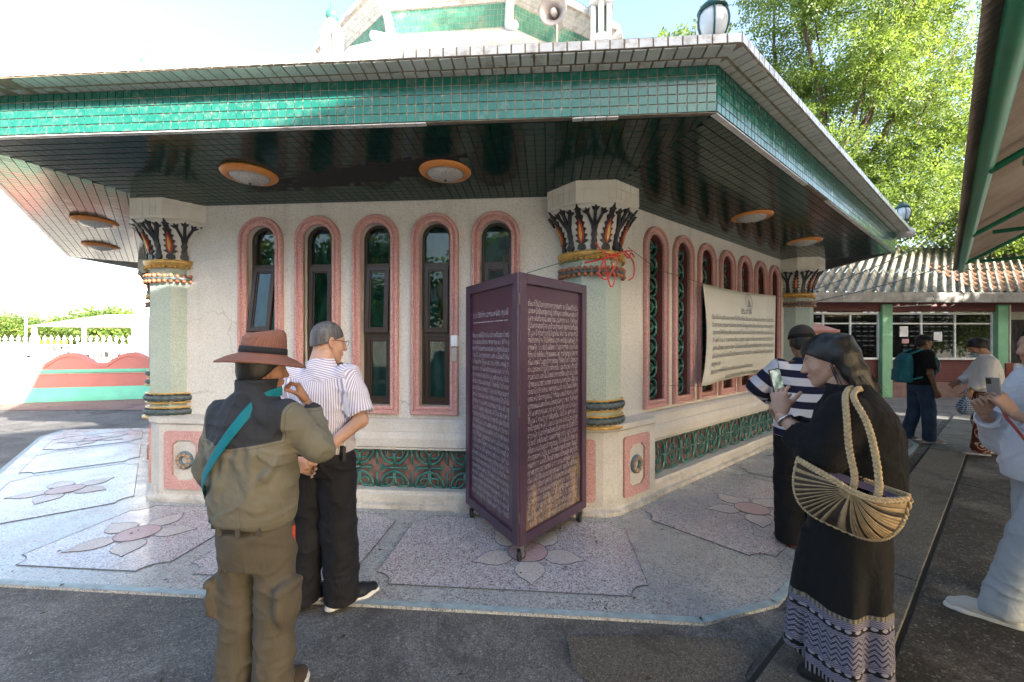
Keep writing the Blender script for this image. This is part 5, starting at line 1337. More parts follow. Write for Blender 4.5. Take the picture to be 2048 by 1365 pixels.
class SDF:
    """signed distance grid: rounded shapes are blended into one skin, then meshed with surface nets"""
    BIG = .12
    def __init__(s, lo, hi, h):
        s.lo = np.array(lo, float); s.h = h; s.n = np.ceil((np.array(hi, float) - s.lo) / h).astype(int) + 1
        s.v = np.full(s.n, s.BIG, np.float32)
    def sub(s, lo, hi):
        a = np.clip(np.floor((np.array(lo) - s.lo) / s.h).astype(int), 0, s.n - 1); b = np.clip(np.ceil((np.array(hi) - s.lo) / s.h).astype(int) + 1, 1, s.n)
        sl = tuple(slice(i, j) for i, j in zip(a, b))
        ax = [s.lo[i] + s.h * np.arange(a[i], b[i]) for i in range(3)]
        return sl, ax[0][:, None, None], ax[1][None, :, None], ax[2][None, None, :]
    def comb(s, sl, d, k, op):
        a = s.v[sl]
        if op == 'cut': d = -d; hh = np.maximum(k - np.abs(a - d), 0) / k; s.v[sl] = np.maximum(a, d) + hh * hh * k * .25
        elif op == 'and': s.v[sl] = np.maximum(a, d)
        else: hh = np.maximum(k - np.abs(a - d), 0) / k; s.v[sl] = np.minimum(a, d) - hh * hh * k * .25
        return s
    def cone(s, a, b, r0, r1=None, k=.02, op='add', flat=None):
        r1 = r0 if r1 is None else r1; a = np.array(a, float); b = np.array(b, float); m = max(r0, r1) + k + 3 * s.h + .02
        sl, X, Y, Zz = s.sub(np.minimum(a, b) - m, np.maximum(a, b) + m); ab = b - a; L2 = ab @ ab + 1e-9
        px, py, pz = X - a[0], Y - a[1], Zz - a[2]
        t = np.clip((px * ab[0] + py * ab[1] + pz * ab[2]) / L2, 0, 1)
        qx, qy, qz = px - t * ab[0], py - t * ab[1], pz - t * ab[2]
        if flat is not None:
            ax, f = flat; c = qx * ax[0] + qy * ax[1] + qz * ax[2]; e = (f - 1) * c; qx, qy, qz = qx + e * ax[0], qy + e * ax[1], qz + e * ax[2]
        return s.comb(sl, np.sqrt(qx * qx + qy * qy + qz * qz) - (r0 + (r1 - r0) * t), k, op)
    def chain(s, pts, rs, k=.02, op='add', flat=None):
        for i in range(len(pts) - 1): s.cone(pts[i], pts[i + 1], rs[i], rs[i + 1], k, op, flat)
        return s
    def ell(s, c, r, k=.02, op='add', rot=None):
        c = np.array(c, float); r = np.array(r, float); m = r.max() + k + 3 * s.h + .01
        sl, X, Y, Zz = s.sub(c - m, c + m); x, y, z = X - c[0], Y - c[1], Zz - c[2]
        if rot is not None: x, y, z = (rot[0][0] * x + rot[0][1] * y + rot[0][2] * z, rot[1][0] * x + rot[1][1] * y + rot[1][2] * z, rot[2][0] * x + rot[2][1] * y + rot[2][2] * z)
        k0 = np.sqrt((x / r[0]) ** 2 + (y / r[1]) ** 2 + (z / r[2]) ** 2); k1 = np.sqrt((x / r[0] ** 2) ** 2 + (y / r[1] ** 2) ** 2 + (z / r[2] ** 2) ** 2) + 1e-6
        return s.comb(sl, k0 * (k0 - 1) / k1, k, op)
    def loft(s, secs, k=.02, op='add', e=2.2, wav=None):
        """secs: (z, cx, cy, rx, ry), rising z; wav(angle, z) -> radius change"""
        secs = np.array(secs, float); z0, z1 = secs[0, 0], secs[-1, 0]; m = k + 3 * s.h + .02
        R_ = max((np.abs(secs[:, 1]) + secs[:, 3]).max(), (np.abs(secs[:, 2]) + secs[:, 4]).max()) + m
        sl, X, Y, Zz = s.sub((-R_, -R_, z0 - m), (R_, R_, z1 + m)); zz = np.clip(Zz, z0, z1)
        f = lambda c: np.interp(zz, secs[:, 0], secs[:, c])
        x, y = X - f(1), Y - f(2); rx, ry = f(3), f(4)
        q = (np.abs(x / rx) ** e + np.abs(y / ry) ** e) ** (1 / e)
        d = (q - 1) * np.minimum(rx, ry)
        if wav is not None: d = d - wav(np.arctan2(y / ry, x / rx), zz)
        d = np.maximum(d, np.maximum(Zz - z1, z0 - Zz))
        return s.comb(sl, d, k, op)
    def plane(s, n, d):
        """keep n.p <= d"""
        sl, X, Y, Zz = s.sub(s.lo, s.lo + s.h * s.n); s.v = np.maximum(s.v, (n[0] * X + n[1] * Y + n[2] * Zz - d).astype(np.float32)); return s
    def wrinkle(s, amp, f, seed=1, zmin=-9, zmax=9, rot=0.0, warp=.0):
        sl, X, Y, Zz = s.sub(s.lo, s.lo + s.h * s.n)
        i = np.nonzero(np.abs(s.v) < .03); x, y, z = X[i[0], 0, 0], Y[0, i[1], 0], Zz[0, 0, i[2]]
        c, s_ = math.cos(rot), math.sin(rot); x2, z2 = x * c - z * s_, x * s_ + z * c
        w_ = vnoise(x * 6 + 3, y * 6 + 5, z * 6, seed + 50) * warp if warp else 0
        n_ = vnoise(x2 * f[0] + 40 + w_, y * f[1] + 40 + w_, z2 * f[2] + 40 + w_, seed)
        n_ = .45 * n_ - .85 * np.exp(-(vnoise(x2 * f[0] * .8 + 9 + w_, y * f[1] * .8 + 9, z2 * f[2] * .8 + 9 + w_, seed + 7) / .13) ** 2)
        g = np.clip((z - zmin) / .05, 0, 1) * np.clip((zmax - z) / .05, 0, 1)
        s.v[i] += (.66 * amp * n_ * g).astype(np.float32); return s
    def mesh(s):
        v = s.v; v = np.pad(v, 1, constant_values=s.BIG); lo = s.lo - s.h
        ins = v < 0; nx, ny, nz = v.shape
        cnt = np.zeros((nx - 1, ny - 1, nz - 1), np.int8)
        for dx in (0, 1):
            for dy in (0, 1):
                for dz in (0, 1): cnt += ins[dx:nx - 1 + dx, dy:ny - 1 + dy, dz:nz - 1 + dz]
        act = np.nonzero((cnt > 0) & (cnt < 8)); ix, iy, iz = act
        idx = np.full(cnt.shape, -1, np.int32); idx[act] = np.arange(len(ix))
        acc = np.zeros((len(ix), 3)); num = np.zeros(len(ix)); cs = [(a, b, c) for a in (0, 1) for b in (0, 1) for c in (0, 1)]
        for p in cs:
            for ax in range(3):
                if p[ax]: continue
                q = list(p); q[ax] = 1
                va = v[ix + p[0], iy + p[1], iz + p[2]]; vb = v[ix + q[0], iy + q[1], iz + q[2]]; m = (va < 0) != (vb < 0)
                t = np.where(m, va / np.where(m, va - vb, 1), 0)
                pos = np.array(p, float)[None, :] + t[:, None] * (np.array(q) - np.array(p))[None, :]
                acc += pos * m[:, None]; num += m
        V = (acc / num[:, None] + np.stack(act, 1)) * s.h + lo
        F = []
        for ax in range(3):
            o1, o2 = [(1, 2), (2, 0), (0, 1)][ax]
            sa = [slice(1, -1)] * 3; sa[ax] = slice(0, -1); sb = [slice(1, -1)] * 3; sb[ax] = slice(1, None)
            A, B = ins[tuple(sa)], ins[tuple(sb)]
            for sgn in (0, 1):
                e = np.nonzero(A & ~B) if sgn == 0 else np.nonzero(~A & B)
                g = [e[0].copy(), e[1].copy(), e[2].copy()]
                for d in range(3):
                    if d != ax: g[d] = g[d] + 1
                def cell(a, b):
                    h_ = [g[0].copy(), g[1].copy(), g[2].copy()]; h_[o1] = h_[o1] - a; h_[o2] = h_[o2] - b; return idx[h_[0], h_[1], h_[2]]
                q = np.stack([cell(1, 1), cell(0, 1), cell(0, 0), cell(1, 0)], 1)
                F.append(q if sgn == 0 else q[:, ::-1])
        F = np.concatenate(F); F = F[(F >= 0).all(1)]
        return V, F
def relax(V, F, it=1, lam=.5):
    e = np.concatenate([F[:, [0, 1]], F[:, [1, 2]], F[:, [2, 3]], F[:, [3, 0]]])
    for _ in range(it):
        a = np.zeros_like(V); n = np.zeros(len(V)); np.add.at(a, e[:, 0], V[e[:, 1]]); np.add.at(a, e[:, 1], V[e[:, 0]]); np.add.at(n, e[:, 0], 1); np.add.at(n, e[:, 1], 1)
        V = V * (1 - lam) + lam * a / np.maximum(n, 1)[:, None]
    return V
def part(name, sdf_or_vf, mat, parent, attrs=None, it=1, label=None):
    V, F = sdf_or_vf if isinstance(sdf_or_vf, tuple) else sdf_or_vf.mesh()
    if it: V = relax(V, F, it)
    me = fast_mesh(name, V, F, mat, True)
    if attrs:
        co = np.zeros(len(me.vertices) * 3); me.vertices.foreach_get('co', co); co = co.reshape(-1, 3)
        for nm, fn in attrs.items(): attr(me, nm, fn(co[:, 0], co[:, 1], co[:, 2]))
    o = obj(name, me, parent, True)
    if label: o['label'] = label
    return o
def join(*ms):
    Vs, Fs, b = [], [], 0
    for V, F in ms: Vs.append(V); Fs.append(F + b); b += len(V)
    return np.concatenate(Vs), np.concatenate(Fs)
def xf(VF, Mx, t):
    V, F = VF; Mx = np.array(Mx); V2_ = V @ Mx.T + np.array(t)
    return V2_, (F if np.linalg.det(Mx) > 0 else F[:, ::-1])
def rotm(yaw=0, pitch=0, roll=0):
    """yaw clockwise (to the right), pitch positive = look up, roll positive = tilt right"""
    m = Matrix.Rotation(-R(yaw), 3, 'Z') @ Matrix.Rotation(R(pitch), 3, 'X') @ Matrix.Rotation(R(roll), 3, 'Y'); return np.array(m)
def head_mesh(h=.0045, female=False, k=1.0):
    s = SDF((-.11, -.14, -.22), (.11, .15, .15), h)
    s.ell((0, -.012, .03), (.075, .094, .090)); s.ell((0, .028, -.03), (.059, .064, .082), .03)
    s.cone((0, .025, -.07), (0, .060, -.098), .040, .026, .03)
    for x in (-1, 1):
        s.cone((x * .050, -.002, -.052), (x * .014, .060, -.100), .020, .016, .03); s.ell((x * .038, .058, -.028), (.022, .022, .022), .025)
        s.ell((x * .031, .094, .006), (.017, .014, .010), .012, 'cut'); s.ell((x * .031, .077, .006), (.0135, .0125, .0115), .003)
        s.cone((x * .012, .083, .026), (x * .042, .072, .024), .009, .007, .012)
        s.ell((x * .012, .098, -.034), (.009, .010, .008), .008)
        rt = rotm(x * -22); s.ell((x * .079, -.012, -.008), (.008, .020, .032), .008, rot=rt.T); s.ell((x * .088, -.008, -.004), (.006, .011, .019), .006, 'cut', rot=rt.T)
        s.ell((x * .076, .0, -.036), (.007, .009, .010), .008)
    s.cone((0, .088, .014), (0, .110, -.030), .008, .0125, .016)
    s.ell((0, .092, -.060), (.023, .010, .0065), .008); s.ell((0, .090, -.073), (.020, .011, .0075), .008); s.ell((0, .101, -.0665), (.020, .006, .0022), .004, 'cut')
    s.cone((0, -.028, -.05), (0, -.050, -.21), .052, .056, .03)
    return s.mesh()
def hand_mesh(curl=(25, 35, 25), thumb=25, spread=6, h=.0034, right=True, curls=None):
    s = SDF((-.10, -.05, -.12), (.08, .22, .07), h)
    s.cone((0, -.03, 0), (0, .01, 0), .026, .027, .02, flat=((0, 0, 1), 1.45))
    for x, r_ in ((-.029, .015), (-.010, .016), (.010, .0155), (.028, .0145)): s.cone((x * .6, .012, 0), (x, .088, .002), r_, r_ * .88, .018)
    s.cone((-.022, .02, -.008), (-.040, .055, -.012), .017, .013, .02)
    for i, (x, L_, r_) in enumerate(((-.030, .070, .0088), (-.010, .079, .0090), (.010, .073, .0086), (.029, .057, .0076))):
        cc = curls[i] if curls else curl
        p = np.array((x, .088, .002)); a = 0; sp_ = R((i - 1.4) * spread)
        for j, (fr_, cu) in enumerate(zip((.46, .30, .24), cc)):
            a += R(cu); d = np.array((math.sin(sp_) * math.cos(a), math.cos(sp_) * math.cos(a), -math.sin(a))); q = p + d * L_ * fr_
            s.cone(p, q, r_ * (1 - .07 * j), r_ * (.93 - .07 * j), .004); p = q
    p = np.array((-.030, .030, -.008)); a = R(thumb)
    for j, (L_, r_) in enumerate(((.042, .0125), (.032, .0105), (.026, .0095))):
        d = np.array((-math.cos(a) * .62, .74, -math.sin(a))); d /= np.linalg.norm(d); q = p + d * L_; s.cone(p, q, r_, r_ * .9, .006); p = q; a += R(9); 
    V, F = s.mesh()
    if not right: V = V * np.array((-1, 1, 1)); F = F[:, ::-1]
    return V, F
def hand_frame(fdir, palm):
    """columns: x, y (along fingers), z (back of hand)"""
    y = np.array(fdir, float); y /= np.linalg.norm(y); z = -np.array(palm, float); z -= y * (z @ y); z /= np.linalg.norm(z); return np.stack([np.cross(y, z), y, z], 1)
def skin_mat(name, col, paint=None):
    t = NT(name); p = t.pos('Object'); n1 = t.noise(14, 5, .6, p); n2 = t.noise(90, 3, .6, p)
    c = t.ramp(n1, [(.3, tuple(x * .86 for x in col)), (.7, tuple(min(1, x * 1.1) for x in col))])
    c = t.mix(t.math('MULTIPLY', t.attr('flush'), .5), c, (col[0] * .95, col[1] * .55, col[2] * .5))
    c = t.mix(t.attr('dark'), c, (.02, .014, .012))
    t.inp('Base Color', c); t.inp('Roughness', .52); t.inp('Subsurface Weight', .12); t.inp('Subsurface Radius', (.02, .008, .004)); t.inp('Subsurface Scale', .5)
    t.bump(n2, .08, .002); return t.m
def cloth(name, col, rough=.85, var=.12, weave=900, sheen=.02, bump=.12, fold=0.0):
    t = NT(name); p = t.pos('Object'); n1 = t.noise(5, 5, .6, p); n2 = t.noise(weave, 2, .5, p)
    if callable(col): c = col(t, p)
    else: c = t.ramp(n1, [(.3, tuple(x * (1 - var) for x in col)), (.7, tuple(min(1, x * (1 + var)) for x in col))])
    t.inp('Base Color', c); t.inp('Roughness', rough); t.inp('Specular IOR Level', .25); t.inp('Sheen Weight', sheen)
    cr_ = t.math('ABSOLUTE', t.math('SUBTRACT', t.noise(8, 3, .55, t.mapping(p, (1, 1, .55), rot=(.2, .5, .3)), dist=.9), .5))
    h_ = t.math('ADD', t.math('MULTIPLY', n2, .10), t.math('SUBTRACT', t.math('MULTIPLY', t.noise(26, 4, .6, t.mapping(p, (1, 1, .45)), dist=.6), .35), t.math('MULTIPLY', t.ramp(cr_, [(.0, 1), (.10, 0)]), .30 + fold * 3)))
    t.bump(h_, .30 + fold, .007); return t.m
def person(label, pos, heading, skin, pose, H=1.7, h=.009, hands=(True, True), head=(0, 0, 0), group=None):
    """pose: joints in metres, person faces +Y, +X is the right side"""
    T = thing('person', label, 'person', (*pos, 0), -R(heading), group)
    k = H / 1.7; J = dict(
        hipL=(-.09 * k, 0, .90 * k), hipR=(.09 * k, 0, .90 * k), kneeL=(-.10 * k, .015, .49 * k), kneeR=(.10 * k, .015, .49 * k), ankL=(-.105 * k, -.02, .09 * k), ankR=(.105 * k, -.02, .09 * k),
        shL=(-.148 * k, -.01, 1.380 * k), shR=(.148 * k, -.01, 1.380 * k), elL=(-.235 * k, -.02, 1.12 * k), elR=(.235 * k, -.02, 1.12 * k), wrL=(-.235 * k, .06, .88 * k), wrR=(.235 * k, .06, .88 * k),
        hd=(0, .03, 1.585 * k), toeL=5, toeR=5, fdL=None, fdR=None, pmL=None, pmR=None, curl=(25, 35, 25), curlL=None, curlR=None, torso=0.0)
    J.update(pose)
    s = SDF((-.62, -.62, -.02), (.62, .62, 1.85 * k), h)
    s.loft([(.84 * k, 0, 0, .15 * k, .10 * k), (.95 * k, 0, -.005, .165 * k, .115 * k), (1.06 * k, 0, .005, .14 * k, .10 * k), (1.22 * k, 0, .01, .155 * k, .105 * k), (1.345 * k, 0, -.008, .145 * k, .082 * k), (1.43 * k, 0, -.015, .09 * k, .065 * k)], .03)
    s.cone((0, -.02, 1.36 * k), tuple(np.array(J['hd']) + np.array((0, -.035, -.08))), .058, .052, .03)
    for a in 'LR':
        s.chain([J['sh' + a], J['el' + a], J['wr' + a]], [.050 * k, .040 * k, .027 * k], .025)
        s.chain([J['hip' + a], J['knee' + a], J['ank' + a]], [.085 * k, .056 * k, .040 * k], .025)
    parts_ = [s.mesh()]
    hm = xf(head_mesh(.0045 if h < .012 else .007), rotm(*head) * (.97 * k if k < 1 else 1.0), J['hd']); nb = len(parts_[0][0]); parts_.append(hm)
    for a, on in zip('LR', hands):
        if not on: continue
        w_ = np.array(J['wr' + a]); fd = J['fd' + a] if J['fd' + a] is not None else w_ - np.array(J['el' + a]); pm = J['pm' + a] if J['pm' + a] is not None else ((1, 0, 0) if a == 'L' else (-1, 0, 0))
        cu = J['curl' + a] or J['curl']; hm2 = hand_mesh(cu if not hasattr(cu[0], '__len__') else (0, 0, 0), 25, 6, .0034 if h < .012 else .006, a == 'R', cu if hasattr(cu[0], '__len__') else None)
        fm = hand_frame(fd, pm); parts_.append(xf(hm2, fm * k, w_ + fm[:, 1] * .015))
    V, F = join(*parts_); V = relax(V, F, 1, .35)
    me = fast_mesh('body', V, F, skin, True)
    hr = rotm(*head); q = (V - np.array(J['hd'])) @ hr   # head-frame coordinates
    g = lambda cx, cy, cz, sx, sy, sz: np.exp(-(((q[:, 0] - cx) / sx) ** 2 + ((q[:, 1] - cy) / sy) ** 2 + ((q[:, 2] - cz) / sz) ** 2))
    dk = sum(g(x * .031, .092, .006, .008, .009, .0055) + .8 * g(x * .030, .085, .030, .016, .02, .0045) for x in (-1, 1))
    fl = 1.2 * (g(0, .1, -.060, .02, .02, .006) + g(0, .1, -.073, .018, .02, .006)) + sum(.5 * g(x * .04, .075, -.03, .02, .03, .02) + .7 * g(x * .08, -.01, -.01, .012, .02, .03) for x in (-1, 1))
    if len(me.vertices) == len(V): attr(me, 'dark', np.clip(dk, 0, 1)); attr(me, 'flush', np.clip(fl, 0, 1))
    obj('body', me, T, True)
    T_ = dict(T=T, J=J, k=k, hr=hr, hd=np.array(J['hd'])); return T_
def hpt(P, p): return tuple(P['hr'] @ np.array(p) + P['hd'])
def hair(P, mat, long=None, plane=(0, -.72, .69, -.012), grow=.008, name='hair', h=.0055, fringe=None):
    s = SDF((-.16, -.2, -.42), (.16, .16, .17), h)
    s.ell((0, -.014, .032), (.075 + grow, .094 + grow, .090 + grow))
    s.ell((0, -.03, -.03), (.068 + grow * .6, .07 + grow * .6, .07), .03)
    n = plane[:3]; sl, X, Y, Zz = s.sub(s.lo, s.lo + s.h * s.n)
    s.v = np.maximum(s.v, -(n[0] * X + n[1] * Y + n[2] * Zz - plane[3]).astype(np.float32))
    if long:
        for pts, rs in long: s.chain(pts, rs, .03)
    s.wrinkle(.003 if long else .002, (70, 70, 5 if long else 60), 3)
    if long: s.wrinkle(.003, (34, 34, 2.5), 5)
    V, F = s.mesh(); V, F = xf((V, F), P['hr'], P['hd'])
    return part(name, (V, F), mat, P['T'])
HAIR_BLACK = None
def hair_mat(name, lo, hi):
    t = NT(name); p = t.pos('Object'); n1 = t.noise(60, 4, .6, t.mapping(p, (1, 1, .08))); t.inp('Base Color', t.ramp(n1, [(.3, lo), (.7, hi)])); t.inp('Roughness', .50); t.bump(n1, .6, .004); return t.m
HB = hair_mat('black_hair', (.005, .005, .006), (.014, .013, .013)); HG = hair_mat('greying_hair', (.03, .03, .032), (.13, .13, .135))
def shoe(P, a, upper, sole_h=.026, solecol=(.62, .62, .60), L_=.275, label=None, z0=.003):
    J = P['J']; an = np.array(J['ank' + a]); yaw = J['toe' + a] * (1 if a == 'R' else -1)
    s = SDF((-.08, -.10, -.012), (.08, .24, .16), .0045)
    o = lambda q: s.chain([(0, -.055, q), (0, .03, q), (.004, .14, q), (-.002, L_ - .10, q)], [.036, .036, .046, .034], .02, flat=((0, 0, 1), 1.0))
    s.chain([(0, -.050, .040), (0, .04, .040), (.003, .13, .034), (-.002, L_ - .105, .028)], [.037, .038, .045, .034], .02)
    s.cone((0, -.02, .05), (0, -.012, .105), .042, .046, .03); s.cone((0, .02, .07), (0, .11, .045), .034, .030, .03)
    s.cone((0, -.012, .14), (0, -.012, .10), .036, .034, .01, 'cut')
    s.plane((0, 0, -1), 0.0)
    up = part_local = s.mesh()
    s2 = SDF((-.08, -.12, -.012), (.08, .24, .06), .0045)
    s2.chain([(0, -.058, .0), (0, .03, .0), (.003, .14, .0), (-.002, L_ - .098, .0)], [.041, .040, .051, .038], .02); s2.plane((0, 0, 1), sole_h); s2.plane((0, 0, -1), 0.0)
    Rz = rotm(yaw); t = (an[0], an[1], z0)
    o_ = part('shoe', xf(up, Rz, t), upper, P['T'], it=1, label=label)
    V, F = xf(s2.mesh(), Rz, t); me = fast_mesh('sole', relax(V, F, 1), F, simple('shoe_sole', solecol, .6), True); ob = obj('sole', me, o_, True)
    return o_
# ---- clothes shared by several people
def trousers(P, mat, r=(.105, .088, .078), waist=.985, hem=.075, amp=.008, h=.0075, seed=2, hip=(.170, .125), extra=None, name='trousers', attrs=None, crotch=.80):
    J, k = P['J'], P['k']; s = SDF((-.36, -.36, 0), (.36, .50, 1.12 * k), h)
    s.loft([(crotch * k, 0, 0, hip[0] * k * .93, hip[1] * k * .95), (.88 * k, 0, -.012, hip[0] * k, hip[1] * k), (waist * k, 0, 0, hip[0] * k * .93, hip[1] * k * .9)], .03)
    for a in 'LR':
        hp, kn, an = (np.array(J[q + a]) for q in ('hip', 'knee', 'ank')); e = an.copy(); e[2] = max(hem * k, .03)
        hp = hp.copy(); hp[2] = .86 * k
        s.chain([tuple(hp), tuple(kn), tuple(e)], [r[0] * k, r[1] * k, r[2] * k], .016)
    if extra: extra(s)
    for a in 'LR':
        kn, an = np.array(J['knee' + a]), np.array(J['ank' + a])
    s.wrinkle(amp, (9, 9, 20), seed, .04, waist * k - .03, .45, .6); s.wrinkle(amp * .7, (7, 7, 16), seed + 3, .04, .9 * k, -.6, .8); s.wrinkle(amp * .9, (9, 9, 34), seed + 5, .0, .30, .1, .4)
    s.plane((0, 0, -1), -hem * k + .012)
    return part(name, s, mat, P['T'], attrs)
def shirt(P, mat, secs, sleeve=None, amp=.007, h=.0065, seed=4, extra=None, name='shirt', attrs=None, e=2.3, wrf=((8, 8, 13), (6, 6, 10)), ke=.03):
    """sleeve: {side: (list of points, list of radii)}"""
    J, k = P['J'], P['k']; pts = [p for v in (sleeve or {}).values() for p in v[0]]; mx = max([.34] + [max(abs(p[0]), abs(p[1])) + .12 for p in pts])
    s = SDF((-mx, -mx, secs[0][0] - .03), (mx, mx, max([secs[-1][0]] + [p[2] for p in pts]) + .14), h)
    s.loft(secs, .035, e=e)
    for pts_, rs in (sleeve or {}).values(): s.chain(pts_, rs, ke)
    if extra: extra(s)
    s.wrinkle(amp, wrf[0], seed, secs[0][0] + .01, 9, .5, .9); s.wrinkle(amp * .8, wrf[1], seed + 2, secs[0][0] + .01, 9, -.7, .9); s.wrinkle(amp * .45, (22, 22, 26), seed + 9, secs[0][0] + .01, 9, .3, .5)
    for pts_, rs in (sleeve or {}).values():      # open the cuff
        a, b = np.array(pts_[-2]), np.array(pts_[-1]); d = (b - a) / np.linalg.norm(b - a)
        s.cone(tuple(b + d * (rs[-1] * .55)), tuple(b + d * (rs[-1] * .9)), rs[-1] * .99, rs[-1] * 1.02, .004, 'cut')
    return part(name, s, mat, P['T'], attrs)
def torso_secs(k, hem, rx, ry, sh=.185, bag=0.0, cy=0.0):
    return [(hem, 0, cy, rx[0], ry[0]), (hem + .10, 0, cy, rx[1], ry[1]), (1.15 * k, 0, cy, rx[2], ry[2]), (1.28 * k, 0, cy - .005, rx[3], ry[3]), (1.375 * k, 0, cy - .01, sh, ry[3] * .82), (1.425 * k, 0, cy - .015, sh * .62, ry[3] * .62), (1.455 * k, 0, cy - .018, .075, .072)]
SK_A = skin_mat('skin_tan', (.36, .19, .12)); SK_B = skin_mat('skin_light_tan', (.47, .28, .20)); SK_C = skin_mat('skin_brown', (.22, .11, .065))

# ---------------------------------------------------------------- 1 man in the brown hat
P = person('man in a wide brown straw hat and olive clothes, hand at his chin', (-1.13, 1.86), 10, SK_A, dict(
    elR=(.262, .075, 1.125), wrR=(.100, .205, 1.300), fdR=(-.35, -.25, .9), pmR=(-.6, -.5, -.5), elL=(-.212, -.03, 1.02), wrL=(-.205, .05, .78), hd=(.012, .035, 1.475), curl=(45, 55, 35), shL=(-.135, -.01, 1.255), shR=(.135, -.01, 1.255)), H=1.52, hands=(True, True), head=(34, -6, 0))
OLV = cloth('olive_trouser_cloth', (.092, .080, .060), .8, fold=.12); OLS = None
def yoke(x, y, z):
    bk = np.where(y < .02, z - 1.155 - .03 * np.abs(x) / .2, z - 1.285)      # navy yoke across the shoulders
    return np.minimum(bk, .182 - np.abs(x) - np.maximum(0, (1.22 - z)) * .2 + (z - 1.2) * .05)
def _ol(t, p):
    n1 = t.noise(5, 5, .6, p); a = t.ramp(n1, [(.3, (.140, .132, .100)), (.7, (.178, .168, .128))]); b = t.ramp(n1, [(.3, (.026, .029, .036)), (.7, (.040, .044, .053))])
    m = t.math('GREATER_THAN', t.attr('yoke'), 0.0); ln = t.math('LESS_THAN', t.math('ABSOLUTE', t.math('ADD', t.attr('yoke'), .012)), .0015)
    return t.mix(t.math('MULTIPLY', ln, .6), t.mix(m, a, b), (.07, .065, .05))
OLS = cloth('olive_shirt_cloth', _ol, .8, fold=.10)
def hat_extra(s):
    s.loft([(1.335, .008, -.012, .092, .085), (1.375, .010, -.010, .074, .074), (1.425, .012, -.008, .073, .074)], .012)
    # pleats and drooping folds of the loose back
    for x0, z0, x1, z1, r_ in ((-.10, 1.14, -.07, .95, .012), (.085, 1.15, .07, .92, .012), (-.15, 1.12, -.06, 1.00, .012), (.16, 1.10, .09, .98, .012), (.03, 1.10, .10, .90, .010), (-.02, 1.12, -.09, .90, .010)):
        f = lambda x: -.140 * math.sqrt(max(.05, 1 - (x / .20) ** 2)) + .004
        s.chain([(x0, f(x0), z0), ((x0 + x1) / 2 + .01, f((x0 + x1) / 2), (z0 + z1) / 2), (x1, f(x1), z1)], [r_ * .6, r_, r_ * .5], .025)
J = P['J']
shirt(P, OLS, [(.805, 0, 0, .160, .125), (.835, 0, -.004, .168, .140), (.92, 0, -.006, .171, .142), (1.06, 0, -.006, .168, .132), (1.20, 0, -.01, .174, .122), (1.29, 0, -.012, .158, .100), (1.34, 0, -.015, .105, .080), (1.365, 0, -.015, .078, .074)],
      {'L': ([(-.158, -.012, 1.272), (-.206, -.028, 1.02), (-.203, .045, .805)], [.064, .055, .046]), 'R': ([(.158, -.012, 1.272), (.255, .07, 1.118), (.140, .185, 1.27)], [.066, .057, .048])}, amp=.012, extra=hat_extra, attrs={'yoke': yoke})
def cargo(s):
    for x in (-1, 1):
        s.ell((x * .166, -.012, .47), (.028, .075, .095), .03); s.ell((x * .172, -.014, .545), (.022, .076, .026), .012)
    s.cone((.0, -.118, .80), (0, -.10, .70), .008, .006, .02)
trousers(P, OLV, (.100, .088, .086), .90, .05, .012, seed=12, hip=(.165, .135), extra=cargo, crotch=.70)
m = MB(); kz = .828
ringp = [(.160 * math.cos(a), .130 * math.sin(a) - .006, kz) for a in [2 * math.pi * i / 40 for i in range(40)]]
vs = []
for q in ringp: vs += [(q[0], q[1], q[2] - .018), (q[0] * 1.012, q[1] * 1.012, q[2] - .017), (q[0] * 1.012, q[1] * 1.012, q[2] + .017), (q[0], q[1], q[2] + .018)]
m.add(vs, [(4 * i + a, 4 * ((i + 1) % 40) + a, 4 * ((i + 1) % 40) + a + 1, 4 * i + a + 1) for i in range(40) for a in (0, 1, 2)]); m.build('belt', cloth('brown_belt', (.045, .034, .028)), P['T'], True, local=True)
m = MB()
for x in (-.135, -.060, .035, .105): 
    yb_ = -.132 * math.sqrt(1 - (x / .163) ** 2) - .008; MB().box((x, yb_, kz - .004), (.05 if x == -.065 else .022, .006, .062)).build('belt_loop', OLV, P['T'], local=True)
MB().box((.166, .02, .75), (.004, .03, .07)).build('red_pocket_tab', simple('red_tab', (.5, .06, .03), .5), P['T'], local=True)
m = MB(); m.lathe([(.062, -.02), (.062, .02), (.05, .022)], 14, (-.203, .045, .80)); m.build('cuff', cloth('dark_cuff', (.03, .03, .033)), P['T'], True, local=True)
# turquoise bag strap across the back
m = MB(); vs = []
STR = [(.085, .035, 1.375), (.078, -.062, 1.362), (.042, -.122, 1.275), (-.03, -.150, 1.16), (-.085, -.150, 1.07), (-.13, -.132, 1.00), (-.182, -.06, .93), (-.195, .04, .90)]
for i, q in enumerate(STR):
    q = Vector(q); n = Vector((q.x * .8, q.y, 0)).normalized(); t_ = (Vector(STR[min(i + 1, 7)]) - Vector(STR[max(i - 1, 0)])).normalized(); sd_ = t_.cross(n).normalized() * .023
    n = n * .010
    vs += [q + n + sd_, q + n - sd_, q + n * 1.5 - sd_, q + n * 1.5 + sd_]
m.add(vs, [(4 * i + a, 4 * i + (a + 1) % 4, 4 * i + 4 + (a + 1) % 4, 4 * i + 4 + a) for i in range(7) for a in range(4)])
o = m.build('bag_strap', cloth('turquoise_webbing', (.006, .17, .22), .6), P['T'], True, local=True); sb = o.modifiers.new('s', 'SUBSURF'); sb.levels = sb.render_levels = 2; sb.subdivision_type = 'CATMULL_CLARK'
hair(P, HB)
